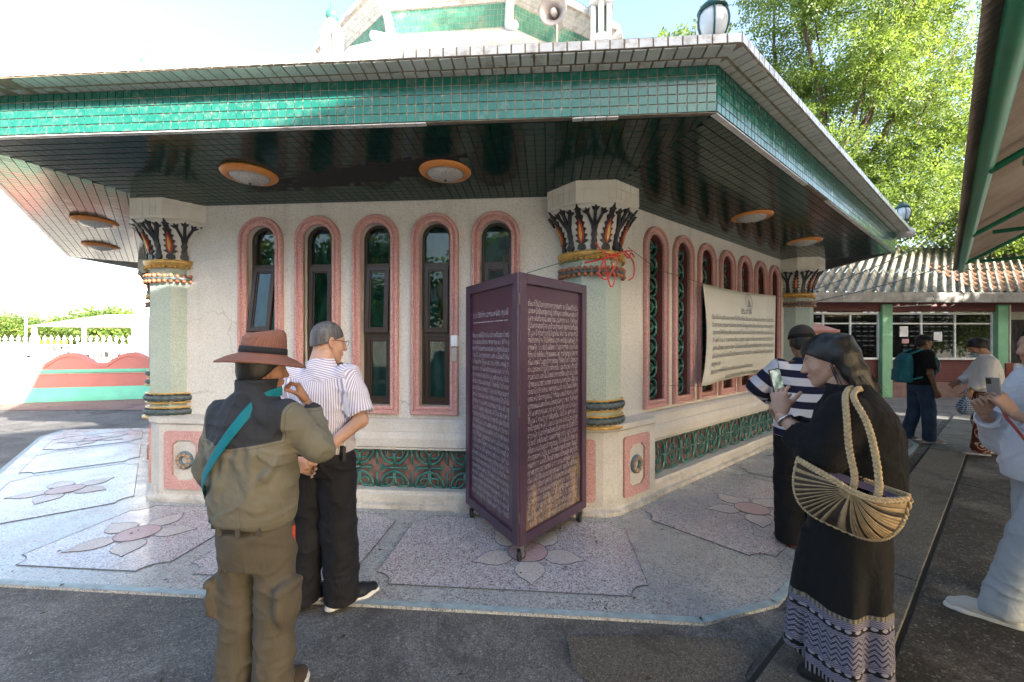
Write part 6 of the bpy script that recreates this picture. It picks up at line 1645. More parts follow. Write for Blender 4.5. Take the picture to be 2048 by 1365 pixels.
# straw hat
t = NT('brown_straw'); p = t.pos('Object'); wv = t.n('ShaderNodeTexWave', wave_type='RINGS', rings_direction='Z'); wv.inputs['Scale'].default_value = 62; wv.inputs['Distortion'].default_value = .6; t.set(wv.inputs['Vector'], p)
wz = t.n('ShaderNodeTexWave', bands_direction='Z'); wz.inputs['Scale'].default_value = 62; wz.inputs['Distortion'].default_value = .5; t.set(wz.inputs['Vector'], p)
mxx = t.math('MAXIMUM', wv.outputs['Fac'], t.math('MULTIPLY', wz.outputs['Fac'], .6)); n1 = t.noise(30, 4, .6, p)
t.inp('Base Color', t.mix(t.math('MULTIPLY', mxx, .6), t.ramp(n1, [(.3, (.15, .055, .035)), (.7, (.21, .085, .055))]), (.28, .125, .085))); t.inp('Roughness', .75); t.bump(mxx, .5, .004); STRAW = t.m
hb = np.array(P['hd']) + P['hr'] @ np.array((0, -.012, .048)); tilt = np.array(Matrix.Rotation(R(0), 3, 'X'))
N = 64
def hat_pt(r_, z_, a, sx=1.0):
    """ring point in the head frame: brim wider front to back, dipping front and back"""
    x, y = r_ * math.cos(a) * .93, r_ * math.sin(a) * 1.07
    if r_ > .1: z_ = z_ + .22 * (abs(x) / .18) ** 2 * (r_ - .095) - .10 * (r_ - .095) * (1 + .6 * math.sin(2 * a + .6))
    return Vector(tuple(hb + P['hr'] @ np.array((x, y, z_))))
rings_ = [(r_ * (.90 if r_ < .1 else .84), z_) for r_, z_ in [(.090, -.006), (.200, -.030), (.203, -.026), (.198, -.020), (.150, .002), (.112, .012), (.098, .020), (.096, .035), (.095, .060), (.092, .085), (.086, .105), (.074, .118), (.052, .120), (.028, .108), (.004, .102)]]
vs = []
for r_, z_ in rings_:
    for i in range(N):
        a = 2 * math.pi * i / N; zz = z_
        if z_ > .09: zz = z_ + .014 * math.sin(a) * (1 if r_ > .04 else .5) - (.012 * abs(math.cos(a)) if .06 < r_ < .09 and math.sin(a) > .2 else 0)
        vs.append(hat_pt(r_, zz, a))
MB().add(vs, [(j * N + i, j * N + (i + 1) % N, (j + 1) * N + (i + 1) % N, (j + 1) * N + i) for j in range(len(rings_) - 1) for i in range(N)] + [tuple(range((len(rings_) - 1) * N, len(rings_) * N))]).build('hat', STRAW, P['T'], True, local=True)
vs = []
for r_, z_ in ((.087, .017), (.0915, .019), (.0895, .046), (.085, .047)):
    for i in range(N): vs.append(hat_pt(r_, z_, 2 * math.pi * i / N))
MB().add(vs, [(j * N + i, j * N + (i + 1) % N, (j + 1) * N + (i + 1) % N, (j + 1) * N + i) for j in range(3) for i in range(N)]).build('hat_band', cloth('black_hat_band', (.022, .023, .027)), P['T'], True, local=True)
for a in 'LR': shoe(P, a, cloth('brown_shoe', (.06, .045, .035)))

# ---------------------------------------------------------------- 2 man in the striped short sleeved shirt
P = person('grey haired man in a lilac striped shirt and navy trousers, hands clasped behind him', (-1.155, 2.56), 4, SK_B, dict(
    elR=(.275, -.075, 1.135), wrR=(.055, -.215, .925), fdR=(-.85, -.05, -.30), pmR=(-.1, -1, .1), elL=(-.275, -.075, 1.135), wrL=(-.075, -.185, .90), fdL=(.8, .0, -.15), pmL=(.1, -1, .1), hd=(.012, .055, 1.595), ankL=(-.11, -.03, .085), ankR=(.125, .0, .085), toeL=-38, toeR=44, curl=(20, 30, 20)), H=1.715, head=(42, -9, 0))
def stripe_u(x, y, z):
    ax = np.clip((np.abs(x) - .19) / .06, 0, 1); return np.where(y < 0, x, x) + 0 * z
def _st(t, p):
    u = t.attr('u'); f = t.math('FRACT', t.math('MULTIPLY', u, 88.0)); m = t.ramp(f, [(.0, 0), (.36, 0), (.44, 1), (.86, 1), (.95, 0)])
    yk = t.attr('v'); f2 = t.math('FRACT', t.math('MULTIPLY', yk, 88.0)); m2 = t.ramp(f2, [(.0, 0), (.36, 0), (.44, 1), (.86, 1), (.95, 0)])
    mm = t.mix(t.math('GREATER_THAN', t.attr('yk'), 0.0), m, m2)
    return t.mix(mm, (.68, .67, .70), (.33, .30, .43))
STM = cloth('lilac_striped_cotton', _st, .8, fold=.06)
def _u2(x, y, z):
    # unroll round the body; on sleeves follow round the arm
    th = np.arctan2(x, -y * 1.5); body = th * .17
    sx = np.sign(x); arm = np.abs(x) - (.20 + np.maximum(0, 1.42 - z) * .22)
    return np.where(arm > -.02, np.arctan2(y + .03, np.abs(x) - .245) * .07 + sx * .3, body)
shirt(P, STM, [(.905, 0, .0, .178, .128), (.96, 0, -.004, .192, .142), (1.05, 0, -.004, .188, .140), (1.20, 0, -.008, .192, .134), (1.30, 0, -.012, .190, .120), (1.385, 0, -.016, .155, .088), (1.435, 0, -.015, .098, .078), (1.475, 0, -.005, .072, .074)],
      {'L': ([(-.165, -.014, 1.385), (-.262, -.055, 1.185)], [.080, .074]), 'R': ([(.165, -.014, 1.385), (.262, -.055, 1.185)], [.080, .074])}, amp=.008,
      attrs={'u': _u2, 'v': lambda x, y, z: z * .9 + np.abs(x) * .25, 'yk': lambda x, y, z: np.where((y < .03) & (np.abs(x) < .185), z - 1.365 - .02 * np.abs(x) / .2, -1.0)}, extra=lambda s: s.loft([(1.43, 0, -.008, .082, .082), (1.462, .0, -.004, .070, .074), (1.492, .002, .002, .064, .070)], .008))
trousers(P, cloth('navy_trouser_cloth', (.010, .011, .016), .75, fold=.1), (.112, .100, .098), 1.0, .045, .010, seed=22, hip=(.186, .142))
m = MB(); vs = []
for i in range(40):
    a = 2 * math.pi * i / 40; q = (.184 * math.cos(a), .136 * math.sin(a) - .002)
    vs += [(q[0], q[1], .945), (q[0] * 1.02, q[1] * 1.02, .946), (q[0] * 1.02, q[1] * 1.02, .980), (q[0], q[1], .981)]
m.add(vs, [(4 * i + a, 4 * ((i + 1) % 40) + a, 4 * ((i + 1) % 40) + a + 1, 4 * i + a + 1) for i in range(40) for a in (0, 1, 2)]); m.build('belt', simple('black_belt', (.012, .012, .012), .4), P['T'], True, local=True)
o = MB().box((.178, -.100, .945), (.055, .022, .085), (Vector((.75, -.66, 0)).normalized() * -1, Vector((.66, .75, 0)), Z)).build('belt_pouch', simple('black_pouch', (.012, .012, .013), .5), P['T'], local=True, bev=.006)
hair(P, HG, plane=(0, -.45, .89, .002), grow=.003)
m = MB()   # glasses
for x in (-1, 1):
    m.tube([hpt(P, (x * .034 + .024 * math.cos(a), .104, .006 + .019 * math.sin(a))) for a in [2 * math.pi * i / 18 for i in range(18)]], .0014, 5, closed=True)
    m.tube([hpt(P, (x * .058, .103, .012)), hpt(P, (x * .078, .03, .012)), hpt(P, (x * .083, -.012, .006)), hpt(P, (x * .082, -.03, -.016))], .0020, 6)
m.tube([hpt(P, (-.011, .106, .010)), hpt(P, (.011, .106, .010))], .0014, 5); m.build('glasses', simple('dark_frame', (.03, .02, .02), .3), P['T'], True, local=True)
m = MB(); m.tube([hpt(P, (.03 + .02 * math.cos(a), .06 + .034 * math.sin(a), -.132 + .012 * math.sin(a * 2))) for a in [2 * math.pi * i / 20 for i in range(20)]], .0045, 6, closed=True); m.build('eyewear_cord', simple('black_band', (.012, .012, .012), .5), P['T'], True, local=True)
for a in 'LR':
    o = shoe(P, a, cloth('navy_trainer', (.012, .016, .026), .6), .034, L_=.30)
    yaw = P['J']['toe' + a] * (1 if a == 'R' else -1); an = P['J']['ank' + a]; Rz = Matrix.Rotation(-R(yaw), 3, 'Z')
    m = MB()
    for j in range(3):
        for sx in (-1, 1):
            y0 = .02 + .026 * j; m.add([Rz @ Vector((sx * (.048 - .003 * j), y0, .035)) + Vector((an[0], an[1], 0)), Rz @ Vector((sx * (.050 - .003 * j), y0 + .013, .035)) + Vector((an[0], an[1], 0)), Rz @ Vector((sx * (.037 - .003 * j), y0 + .034, .073 - .004 * j)) + Vector((an[0], an[1], 0)), Rz @ Vector((sx * (.035 - .003 * j), y0 + .022, .073 - .004 * j)) + Vector((an[0], an[1], 0))], [(0, 1, 2, 3)])
    m.build('white_stripes', simple('white_stripe', (.6, .6, .6), .5), o, local=True)

# ---------------------------------------------------------------- 3 woman in black with the basket bag
PW = P = person('woman in black with a patterned skirt hem and dark shoulder length hair, holding a phone', (1.575, 1.985), -44, SK_B, dict(
    elL=(-.205, .085, 1.105), wrL=(-.125, .235, 1.235), fdL=(.10, .12, 1.0), pmL=(.9, -.1, .1), elR=(.19, .13, 1.08), wrR=(.06, .29, 1.20), fdR=(-.65, .05, .62), pmR=(-.5, -.8, .3), shL=(-.14, -.02, 1.265), shR=(.14, -.02, 1.265), hd=(.0, .075, 1.505), curlL=((20, 35, 25), (28, 45, 30), (32, 50, 35), (36, 55, 40)), curlR=((12, 22, 15), (38, 58, 40), (42, 62, 45), (46, 66, 45))), H=1.625, head=(-14, -14, 0))
BLK = cloth('black_blouse_cloth', (.0075, .0078, .009), .9, sheen=.02, fold=.12)
shirt(P, BLK, [(.80, 0, -.02, .190, .178), (.90, 0, -.028, .196, .188), (1.05, 0, -.03, .198, .186), (1.20, 0, -.032, .198, .170), (1.29, 0, -.030, .178, .138), (1.355, 0, -.022, .130, .100), (1.395, 0, -.01, .085, .080)],
      {'L': ([(-.165, -.02, 1.285), (-.215, .06, 1.105), (-.165, .165, 1.165)], [.085, .088, .062]), 'R': ([(.165, -.02, 1.285), (.20, .10, 1.08), (.12, .22, 1.15)], [.085, .085, .062])}, amp=.009, seed=31)
def sk_wav(a, z):
    f = np.clip((.75 - z) / .6, 0, 1); return f * (.014 * np.cos(7 * a + 1.0 + z * 2) + .010 * np.cos(4 * a + .3) + .008 * np.sin(11 * a + 2 * z))
def _skirt(t, p):
    u = t.attr('u'); v = t.attr('v')
    blk = (.008, .0082, .0095); lil = (.25, .24, .32); cream = (.24, .21, .15); ink = (.035, .034, .055)
    def tri(x, n): return t.math('ABSOLUTE', t.math('SUBTRACT', t.math('MULTIPLY', t.math('FRACT', t.math('MULTIPLY', x, n)), 2.0), 1.0))
    def rng_(lo, hi): return t.math('MULTIPLY', t.math('GREATER_THAN', v, lo), t.math('LESS_THAN', v, hi))
    fine = t.math('GREATER_THAN', tri(t.math('ADD', v, t.math('MULTIPLY', tri(u, 44), .007)), 130), .46)
    zig = t.math('FRACT', t.math('ADD', t.math('MULTIPLY', v, 40.0), t.math('MULTIPLY', tri(u, 22), .95)))
    zz = t.math('GREATER_THAN', t.math('ABSOLUTE', t.math('SUBTRACT', zig, .5)), .19)
    fz = t.math('MULTIPLY', zz, t.math('GREATER_THAN', tri(t.math('ADD', t.math('MULTIPLY', tri(u, 17), .033), v), 110), .28))
    dots = t.math('GREATER_THAN', t.math('MULTIPLY', tri(u, 24), tri(t.math('ADD', v, .006), 42)), .30)
    base = t.mix(fine, ink, lil)
    base = t.mix(rng_(.165, .29), base, t.mix(fz, ink, lil))
    for lo, hi in ((.118, .142), (.312, .334)): base = t.mix(rng_(lo, hi), base, t.mix(dots, blk, (.30, .28, .33)))
    base = t.mix(rng_(.366, .384), base, t.mix(t.math('GREATER_THAN', tri(u, 46), .5), (.10, .09, .07), cream))
    base = t.mix(rng_(.0, .082), base, t.mix(t.math('GREATER_THAN', tri(u, 52), .55), blk, (.20, .19, .21)))
    return t.mix(t.math('GREATER_THAN', v, .385), base, blk)
SKM = cloth('black_skirt_with_woven_hem', _skirt, .8, fold=.06)
s = SDF((-.38, -.38, .02), (.38, .38, .95), .0065)
s.loft([(.055, .0, .01, .172, .175), (.25, 0, .005, .172, .172), (.45, 0, .0, .172, .168), (.65, 0, -.01, .174, .164), (.90, 0, -.01, .160, .145)], .02, e=2.1, wav=sk_wav)
s.loft([(.13, -.05, .180, .085, .055), (.40, -.05, .160, .085, .05), (.70, -.05, .12, .08, .045)], .012, e=2.2)
s.wrinkle(.007, (7, 7, 3), 41, .06, .9, .1, .8); s.plane((0, 0, -1), -.062)
part('skirt', s, SKM, P['T'], {'u': lambda x, y, z: np.arctan2(x, -y) * .21, 'v': lambda x, y, z: z + .012 * np.sin(3 * np.arctan2(x, -y)) - .02 * np.cos(np.arctan2(x, y + .3))})
s = SDF((-.26, -.27, .76), (.26, .25, .84), .006); s.loft([(.795, 0, -.021, .195, .183), (.812, 0, -.021, .197, .185)], .004)
part('hem_trim', s, simple('white_dotted_trim', (.30, .29, .26), .8, var=.6, vscale=60), P['T'])
LH = []
rg_ = random.Random(4)
for i in range(26):
    a = R(-150 + 300 * i / 25) ; x, y = .080 * math.sin(a), -.010 - .094 * math.cos(a)
    if abs(a) > R(108): y -= .012; x *= 1.03
    dx, dy = rg_.uniform(-.012, .018), rg_.uniform(-.03, .006); L_ = rg_.uniform(-.20, -.15) if abs(a) < R(105) else rg_.uniform(-.10, -.06)
    LH.append(([(x * .8, y * .85, .075), (x, y, .02), (x * 1.06 + dx * .4, y * 1.08 + dy * .3, -.07), (x * 1.12 + dx, y * 1.16 + dy, L_)], [.026, .020, .017, rg_.uniform(.003, .008)]))
LH = [l for l in LH if not (l[0][1][0] < -.02 and l[0][1][1] > -.045)]
hair(P, HB, long=LH, plane=(0, -.60, .80, -.002), grow=.012)
m = MB()
for i in range(40):
    a = R(rg_.uniform(-100, 100)); x, y = .088 * math.sin(a), -.02 - .105 * math.cos(a); d = (rg_.uniform(-.03, .03), rg_.uniform(-.05, .0))
    m.tube([hpt(P, (x, y, rg_.uniform(-.05, .02))), hpt(P, (x * 1.1 + d[0] * .4, y * 1.1 + d[1] * .4, -.11)), hpt(P, (x * 1.15 + d[0], y * 1.15 + d[1], rg_.uniform(-.24, -.17)))], lambda t_: .0022 * (1 - .8 * t_), 4)
for i in range(0): m.tube([hpt(P, (-.074, .055 + .004 * i, .055)), hpt(P, (-.083, .045 + .003 * i, .0)), hpt(P, (-.078 - .002 * i, .045, -.06)), hpt(P, (-.066, .050 + .006 * i, -.10))], lambda t_: .0011 * (1 - .8 * t_), 4)
o = m.build('loose_strands', HB, P['T'], True, local=True); o['kind'] = 'stuff'
w_ = np.array(P['J']['wrL']); e_ = np.array(P['J']['elL']); d_ = Vector(tuple(w_ - e_)).normalized(); c_ = Vector(tuple(w_)) - d_ * .030; a1 = d_.cross(Z).normalized(); a2 = d_.cross(a1)
m = MB(); m.tube([c_ + a1 * (.037 * math.cos(a)) + a2 * (.034 * math.sin(a)) for a in [2 * math.pi * i / 28 for i in range(28)]], .0062, 8, closed=True)
m.build('bangle', simple('silver', (.62, .62, .64), .22, metal=.9), P['T'], True, local=True)
for a in 'LR': shoe(P, a, cloth('black_shoe', (.012, .012, .013), .6), .02, (.03, .03, .03), .255)
def world(P, p): T = P['T']; return Matrix.Translation(T.location) @ T.rotation_euler.to_matrix().to_4x4() @ Vector(p)
def phone(P, c, up, face, label, col, scr, camera_bar=True):
    """c: centre, up: long axis, face: screen normal, in the person's frame"""
    up = Vector(up).normalized(); f = Vector(face); f = (f - up * f.dot(up)).normalized(); sd = up.cross(f); Rm = P['T'].rotation_euler.to_matrix(); ax = tuple(Rm @ v for v in (sd, up, f)); cw = world(P, c)
    ph = thing('phone', label, 'phone', cw)
    MB().box(cw, (.074, .155, .0085), ax).build('phone_case', simple('phone_case', col, .35), ph, bev=.003)
    t = NT('phone_screen'); n1 = t.noise(26, 3, .5, t.pos('World')); t.inp('Base Color', (.01, .01, .01)); t.inp('Roughness', .08); t.inp('Emission Color', t.ramp(n1, [(.35, (.02, .03, .025)), (.5, (.16, .22, .18)), (.62, (.42, .46, .42))])); t.inp('Emission Strength', scr)
    MB().box(cw + ax[2] * .0047, (.068, .146, .0008), ax).build('screen', t.m, ph)
    MB().box(cw - ax[2] * .0052 + ax[1] * .055 + ax[0] * .018, (.026, .032, .003), ax).build('camera_bump', simple('lens_black', (.012, .012, .014), .15), ph, bev=.001)
    return ph
phone(P, (-.080, .262, 1.385), (-.06, .20, 1), (-.45, -1, .15), 'dark phone with a lit screen held by the woman in black', (.02, .02, .022), .28)

# basket bag on her left shoulder
t = NT('basket_straw'); p = t.pos('Object'); v_ = t.attr('w'); st = t.attr('st')
br = t.math('SINE', t.math('MULTIPLY', v_, 1.0)); n1 = t.noise(40, 4, .6, p)
light = t.ramp(n1, [(.3, (.34, .23, .115)), (.7, (.46, .33, .18))]); dark = t.ramp(n1, [(.3, (.025, .016, .012)), (.7, (.06, .04, .028))])
t.inp('Base Color', t.mix(st, light, dark)); t.inp('Roughness', .6); t.bump(t.noise(160, 3, .6, p), .3, .003); BASK = t.m
bag_c = world(P, (-.285, -.035, .955)); Rm = P['T'].rotation_euler.to_matrix()
bag = thing('basket_bag', 'woven straw basket bag with dark fan stripes and plaited handles on the woman in black', 'bag', bag_c)
bx = (Rm @ Vector((.12, 1.0, 0))).normalized(); bn_ = (Rm @ Vector((-1, .12, 0))).normalized(); bz = Z
tilt_ = R(-11); bx, bz = (bx * math.cos(tilt_) + Z * math.sin(tilt_) * -1).normalized(), (Z * math.cos(tilt_) + bx * math.sin(tilt_)).normalized()
# fan weave: braided ribs radiate from the middle of the rim; width .47, height .27
NA, NR = 46, 26
def bag_pt(f, r_, side, lift=0.0):
    """f 0..1 round the fan from one end of the rim to the other, r_ 0..1 from hub to edge"""
    a = math.pi * (1 + f); cx, cz = math.cos(a), math.sin(a)
    ex = math.copysign(abs(cx) ** .58, cx) * .186; ez = -abs(cz) ** .66 * .225 + .085      # outline: a deep D
    hx_, hz_ = -.035, .062
    u_ = r_; x = hx_ + (ex - hx_) * u_; z = hz_ + (ez - hz_) * u_ + .012 * math.sin(math.pi * u_) * cx
    y = (.085 * (1 - r_ ** 3.0) + .012) * side
    return bag_c + bx * x + bz * z + bn_ * (y + lift * side)
bagm = MB(); wat, sat = [], []
for side in (1, -1):
    for q in range(NA):
        f0, f1 = q / NA, (q + 1) / NA
        dark_rib = (q % 2 == 1) if q > NA * .42 else (q % 5 == 2)
        M_ = 34; K_ = 6; b0 = len(bagm.v); 
        for i in range(M_ + 1):
            r_ = .06 + .94 * i / M_
            for j in range(K_ + 1):
                ff = f0 + (f1 - f0) * j / K_; u = j / K_; hump = math.sin(math.pi * u)
                wv_ = .5 + .5 * math.sin(i * math.pi * 1.0 + (math.pi if u > .5 else 0)) if not dark_rib else .5 + .5 * math.sin(i * math.pi)
                bagm.v.append(tuple(bag_pt(ff, r_, side, (.0085 if not dark_rib else .004) * hump ** .7 * (.35 + .65 * wv_) * min(1, r_ * 2.2))))
                wat.append(0); sat.append(1.0 if (dark_rib and r_ > .18) or j in (0, K_) and r_ > .55 else 0.0)
        w2 = K_ + 1
        bagm.f += [(b0 + i * w2 + j, b0 + i * w2 + j + 1, b0 + (i + 1) * w2 + j + 1, b0 + (i + 1) * w2 + j) for i in range(M_) for j in range(K_)]
me = bagm.mesh('basket_body', BASK, True); attr(me, 'w', wat); attr(me, 'st', sat); obj('basket_body', me, bag)
def braid(path, r_, name, parent, mat, turns=20):
    pts = [Vector(p) for p in path]; q = []
    for i in range(len(pts) - 1):
        p0, p1, p2, p3 = pts[max(i - 1, 0)], pts[i], pts[i + 1], pts[min(i + 2, len(pts) - 1)]
        for k_ in range(12):
            t_ = k_ / 12; q.append(.5 * ((2 * p1) + (p2 - p0) * t_ + (2 * p0 - 5 * p1 + 4 * p2 - p3) * t_ ** 2 + (3 * p1 - p0 - 3 * p2 + p3) * t_ ** 3))
    q.append(pts[-1]); m = MB(); n = len(q); L_ = sum((q[i + 1] - q[i]).length for i in range(n - 1)); turns = L_ / .042
    for s_ in range(3):
        pp = []; NN = n * 3
        for i in range(NN):
            t_ = i / (NN - 1) * (n - 1); j = min(int(t_), n - 2); c = q[j].lerp(q[j + 1], t_ - j); d = (q[min(j + 1, n - 1)] - q[j]).normalized(); a = d.cross(bn_).normalized(); b = bn_
            ph_ = 2 * math.pi * (turns * i / NN + s_ / 3); pp.append(c + a * (r_ * .62 * math.sin(ph_)) + b * (r_ * .36 * math.sin(2 * ph_)))
        m.tube(pp, r_ * .46, 6)
    return m.build(name, mat, parent, True)
STB = simple('plaited_straw', (.52, .38, .21), .6, var=.25, vscale=60, bump=.3, bscale=200)
rim_pts = [bag_pt(f, 1.0, s_) for s_ in (1,) for f in (0, 0)]
el = [bag_pt(0, 1 - q / 8, 1, .004) for q in range(8)] + [bag_pt(1, q / 8, 1, .004) for q in range(9)] + [bag_pt(1, 1 - q / 8, -1, .004) for q in range(1, 8)] + [bag_pt(0, q / 8, -1, .004) for q in range(9)]
braid(el, .013, 'rim_braid', bag, STB)
edge = [bag_pt(f / 20, 1.0, .001) for f in range(21)]; braid(edge, .013, 'edge_braid', bag, STB)
for y0, yt, o_ in ((-.055, -.030, -.028), (-.135, -.058, -.105)):
    for sgn in (1, -1):     # front handle over the shoulder; the rear pair runs behind, close to the body
        p0 = bag_c + bx * o_ + bz * .035 + bn_ * (.060 * sgn)
        if sgn > 0: braid([p0, p0 + bz * .07, world(P, (-.328, y0, 1.16)), world(P, (-.302, y0 * .8, 1.27)), world(P, (-.238, yt, 1.362)), world(P, (-.165, yt, 1.388)), world(P, (-.11, yt - .01, 1.392))], .0125, 'handle', bag, STB)
        elif False: braid([p0, p0 + bz * .07, world(P, (-.312, y0 + .075, 1.15)), world(P, (-.29, y0 + .06, 1.25)), world(P, (-.225, yt + .03, 1.355)), world(P, (-.15, yt + .02, 1.385))], .0120, 'handle', bag, STB)
m = MB(); m.add([bag_c + bx * (.175 * math.cos(a)) + bz * .070 + bn_ * (.050 * math.sin(a)) for a in [2 * math.pi * i / 20 for i in range(20)]], [tuple(range(20))]); m.build('lining', cloth('lilac_lining', (.10, .08, .14)), bag)

# ---------------------------------------------------------------- 4 man in the navy and white striped top
P = person('man in a dark cap and navy and white striped top beside the woman in black', (2.29, 3.30), 14, SK_C, dict(
    elL=(-.325, .055, 1.235), wrL=(-.165, .245, 1.10), elR=(.31, .07, 1.20), wrR=(.14, .25, 1.10), hd=(.0, .05, 1.60)), H=1.73, head=(6, -8, 0), hands=(True, True), h=.011)
def _nv(t, p):
    f = t.math('FRACT', t.math('MULTIPLY', t.attr('v'), 8.6)); m = t.math('GREATER_THAN', f, .52); top = t.math('GREATER_THAN', t.attr('z0'), 1.425)
    return t.mix(t.math('MAXIMUM', m, top), (.60, .60, .66), (.012, .014, .040))
def v_st(x, y, z):
    arm = np.abs(x) - .205 - np.clip(1.40 - z, 0, .3) * .05
    sa = np.clip(arm / .12, 0, 1); up = 1.40 - np.sqrt((np.abs(x) - .17) ** 2 + (y + .01) ** 2 + (z - 1.40) ** 2)
    low = (1.23 - np.sqrt((np.abs(x) - .325) ** 2 + (y - .055) ** 2 + (z - 1.235) ** 2))
    av = np.where(y > .10, low - .02, up)
    return np.where(arm > .0, av, z + .02 * np.cos(x * 6))
shirt(P, cloth('navy_white_striped_jersey', _nv, .85, fold=.04), [(.86, 0, 0, .208, .150), (1.0, 0, 0, .205, .150), (1.18, 0, -.004, .21, .142), (1.31, 0, -.012, .20, .120), (1.39, 0, -.016, .165, .09), (1.44, 0, -.015, .095, .078), (1.475, 0, -.012, .07, .07)],
      {'L': ([(-.175, -.012, 1.385), (-.318, .05, 1.235), (-.175, .225, 1.115)], [.080, .066, .050]), 'R': ([(.175, -.012, 1.385), (.305, .065, 1.205), (.15, .235, 1.11)], [.080, .066, .050])}, amp=.006, seed=51, h=.009, attrs={'v': v_st, 'z0': lambda x, y, z: np.where(np.abs(x) < .13, z, 0)})
trousers(P, cloth('black_trouser_cloth', (.010, .010, .011)), (.112, .10, .095), .98, .045, .008, .011, 61)
hair(P, HB, h=.008)
s = SDF((-.12, -.13, -.02), (.12, .20, .15), .006); s.ell((0, -.010, .042), (.089, .108, .092)); s.plane((0, 0, -1), -.022)
s.ell((0, .11, .040), (.068, .075, .010), .01)
part('cap', xf(s.mesh(), P['hr'], P['hd']), cloth('dark_brown_cap', (.045, .036, .032)), P['T'])
s = SDF((-.12, -.13, -.02), (.12, .13, .06), .006); s.loft([(.018, 0, -.011, .092, .110), (.048, 0, -.011, .0915, .1095)], .004); part('cap_band', xf(s.mesh(), P['hr'], P['hd']), cloth('black_cap_band', (.012, .011, .011)), P['T'])
for a in 'LR': shoe(P, a, cloth('red_shoe', (.32, .025, .02), .6), .024, (.03, .03, .03), .27)

# ---------------------------------------------------------------- 5 man in black with the teal backpack
P = person('man in a black shirt, black cap and blue jeans in front of the office', (6.52, 6.72), 100, SK_C, dict(
    elR=(.235, -.03, 1.12), wrR=(.235, .05, .87), elL=(-.24, .06, 1.12), wrL=(-.22, .20, .95), ankR=(.10, .06, .09), kneeR=(.10, .05, .49), ankL=(-.10, -.14, .09), kneeL=(-.10, -.01, .49), hd=(0, .05, 1.59)), H=1.73, h=.013, head=(0, -4, 0))
shirt(P, cloth('black_polo', (.009, .009, .010)), torso_secs(P['k'], .92, (.185, .19, .20, .20), (.150, .155, .150, .13), .165), {'L': ([(-.17, -.01, 1.40), (-.235, .02, 1.18)], [.082, .072]), 'R': ([(.17, -.01, 1.40), (.235, -.02, 1.18)], [.082, .072])}, amp=.006, h=.011, seed=71)
trousers(P, cloth('blue_jeans', (.028, .052, .10), .85, .35), (.105, .086, .08), .99, .05, .008, .011, 72)
hair(P, HB, h=.009)
s = SDF((-.12, -.13, -.02), (.12, .20, .15), .008); s.ell((0, -.008, .042), (.086, .104, .088)); s.plane((0, 0, -1), -.03); s.ell((0, .115, .036), (.062, .07, .009), .01)
part('cap', xf(s.mesh(), P['hr'], P['hd']), cloth('black_cap', (.012, .012, .013)), P['T'])
m = MB()
for x in (-1, 1):
    m.tube([hpt(P, (x * .034 + .022 * math.cos(a), .105, .004 + .017 * math.sin(a))) for a in [2 * math.pi * i / 14 for i in range(14)]], .002, 5, closed=True); m.tube([hpt(P, (x * .055, .103, .01)), hpt(P, (x * .082, -.02, .005))], .002, 5)
m.build('glasses', simple('glasses_frame', (.08, .08, .08), .3), P['T'], True, local=True)
MB().lathe([(.034, -.012), (.036, 0), (.034, .012)], 16, P['J']['wrL']).build('wristband', simple('orange_red_band', (.55, .12, .03), .5), P['T'], True, local=True)
for a in 'LR': shoe(P, a, cloth('grey_trainer', (.20, .19, .20), .7), .03, (.45, .44, .43), .285)
bp = thing('backpack', 'teal backpack worn by the man in black', 'backpack', world(P, (0, -.21, 1.2)))
s = SDF((-.20, -.42, .92), (.20, -.02, 1.5), .011); s.loft([(.95, 0, -.235, .13, .075), (1.1, 0, -.245, .15, .09), (1.3, 0, -.235, .14, .08), (1.41, 0, -.205, .10, .05)], .02, e=3); s.loft([(.98, 0, -.32, .10, .045), (1.16, 0, -.32, .105, .045)], .02, e=3); s.wrinkle(.006, (12, 12, 12), 75)
TEAL = cloth('teal_nylon', (.010, .12, .16), .6)
o = part('pack', s, TEAL, None); o.matrix_basis = Matrix.Translation(P['T'].location) @ P['T'].rotation_euler.to_matrix().to_4x4(); put(o, bp)
for x in (-1, 1):
    m = MB(); m.tube([world(P, q) for q in ((x * .10, -.19, 1.41), (x * .12, -.06, 1.475), (x * .135, .08, 1.42), (x * .145, .155, 1.28), (x * .165, .12, 1.12), (x * .16, -.10, 1.04), (x * .12, -.2, 1.0))], .016, 6); m.build('strap', cloth('light_teal_strap', (.03, .22, .24)), bp, True)

# ---------------------------------------------------------------- 6 woman in the white blouse
P = person('woman in a white blouse and brown patterned trousers looking down by the walkway', (6.72, 5.98), -52, SK_A, dict(
    elL=(-.25, .02, 1.10), wrL=(-.22, .17, .93), fdL=(0, .3, -1), elR=(.235, .10, 1.10), wrR=(.15, .24, 1.0), hd=(0, .075, 1.525), ankL=(-.10, .05, .09), ankR=(.11, -.10, .09)), H=1.64, h=.013, head=(-6, -24, 0))
shirt(P, cloth('white_blouse_cotton', (.66, .66, .67), .85, .05, fold=.08), [(.90, 0, -.01, .205, .170), (.95, 0, -.016, .205, .175), (1.08, 0, -.02, .200, .165), (1.22, 0, -.02, .19, .145), (1.31, 0, -.018, .175, .115), (1.37, 0, -.012, .10, .085), (1.42, .0, .005, .066, .07)],
      {'L': ([(-.165, -.015, 1.31), (-.245, .02, 1.10), (-.225, .15, .955)], [.085, .082, .05]), 'R': ([(.165, -.015, 1.31), (.235, .09, 1.10), (.16, .22, 1.01)], [.085, .082, .05])}, amp=.010, h=.010, seed=81)
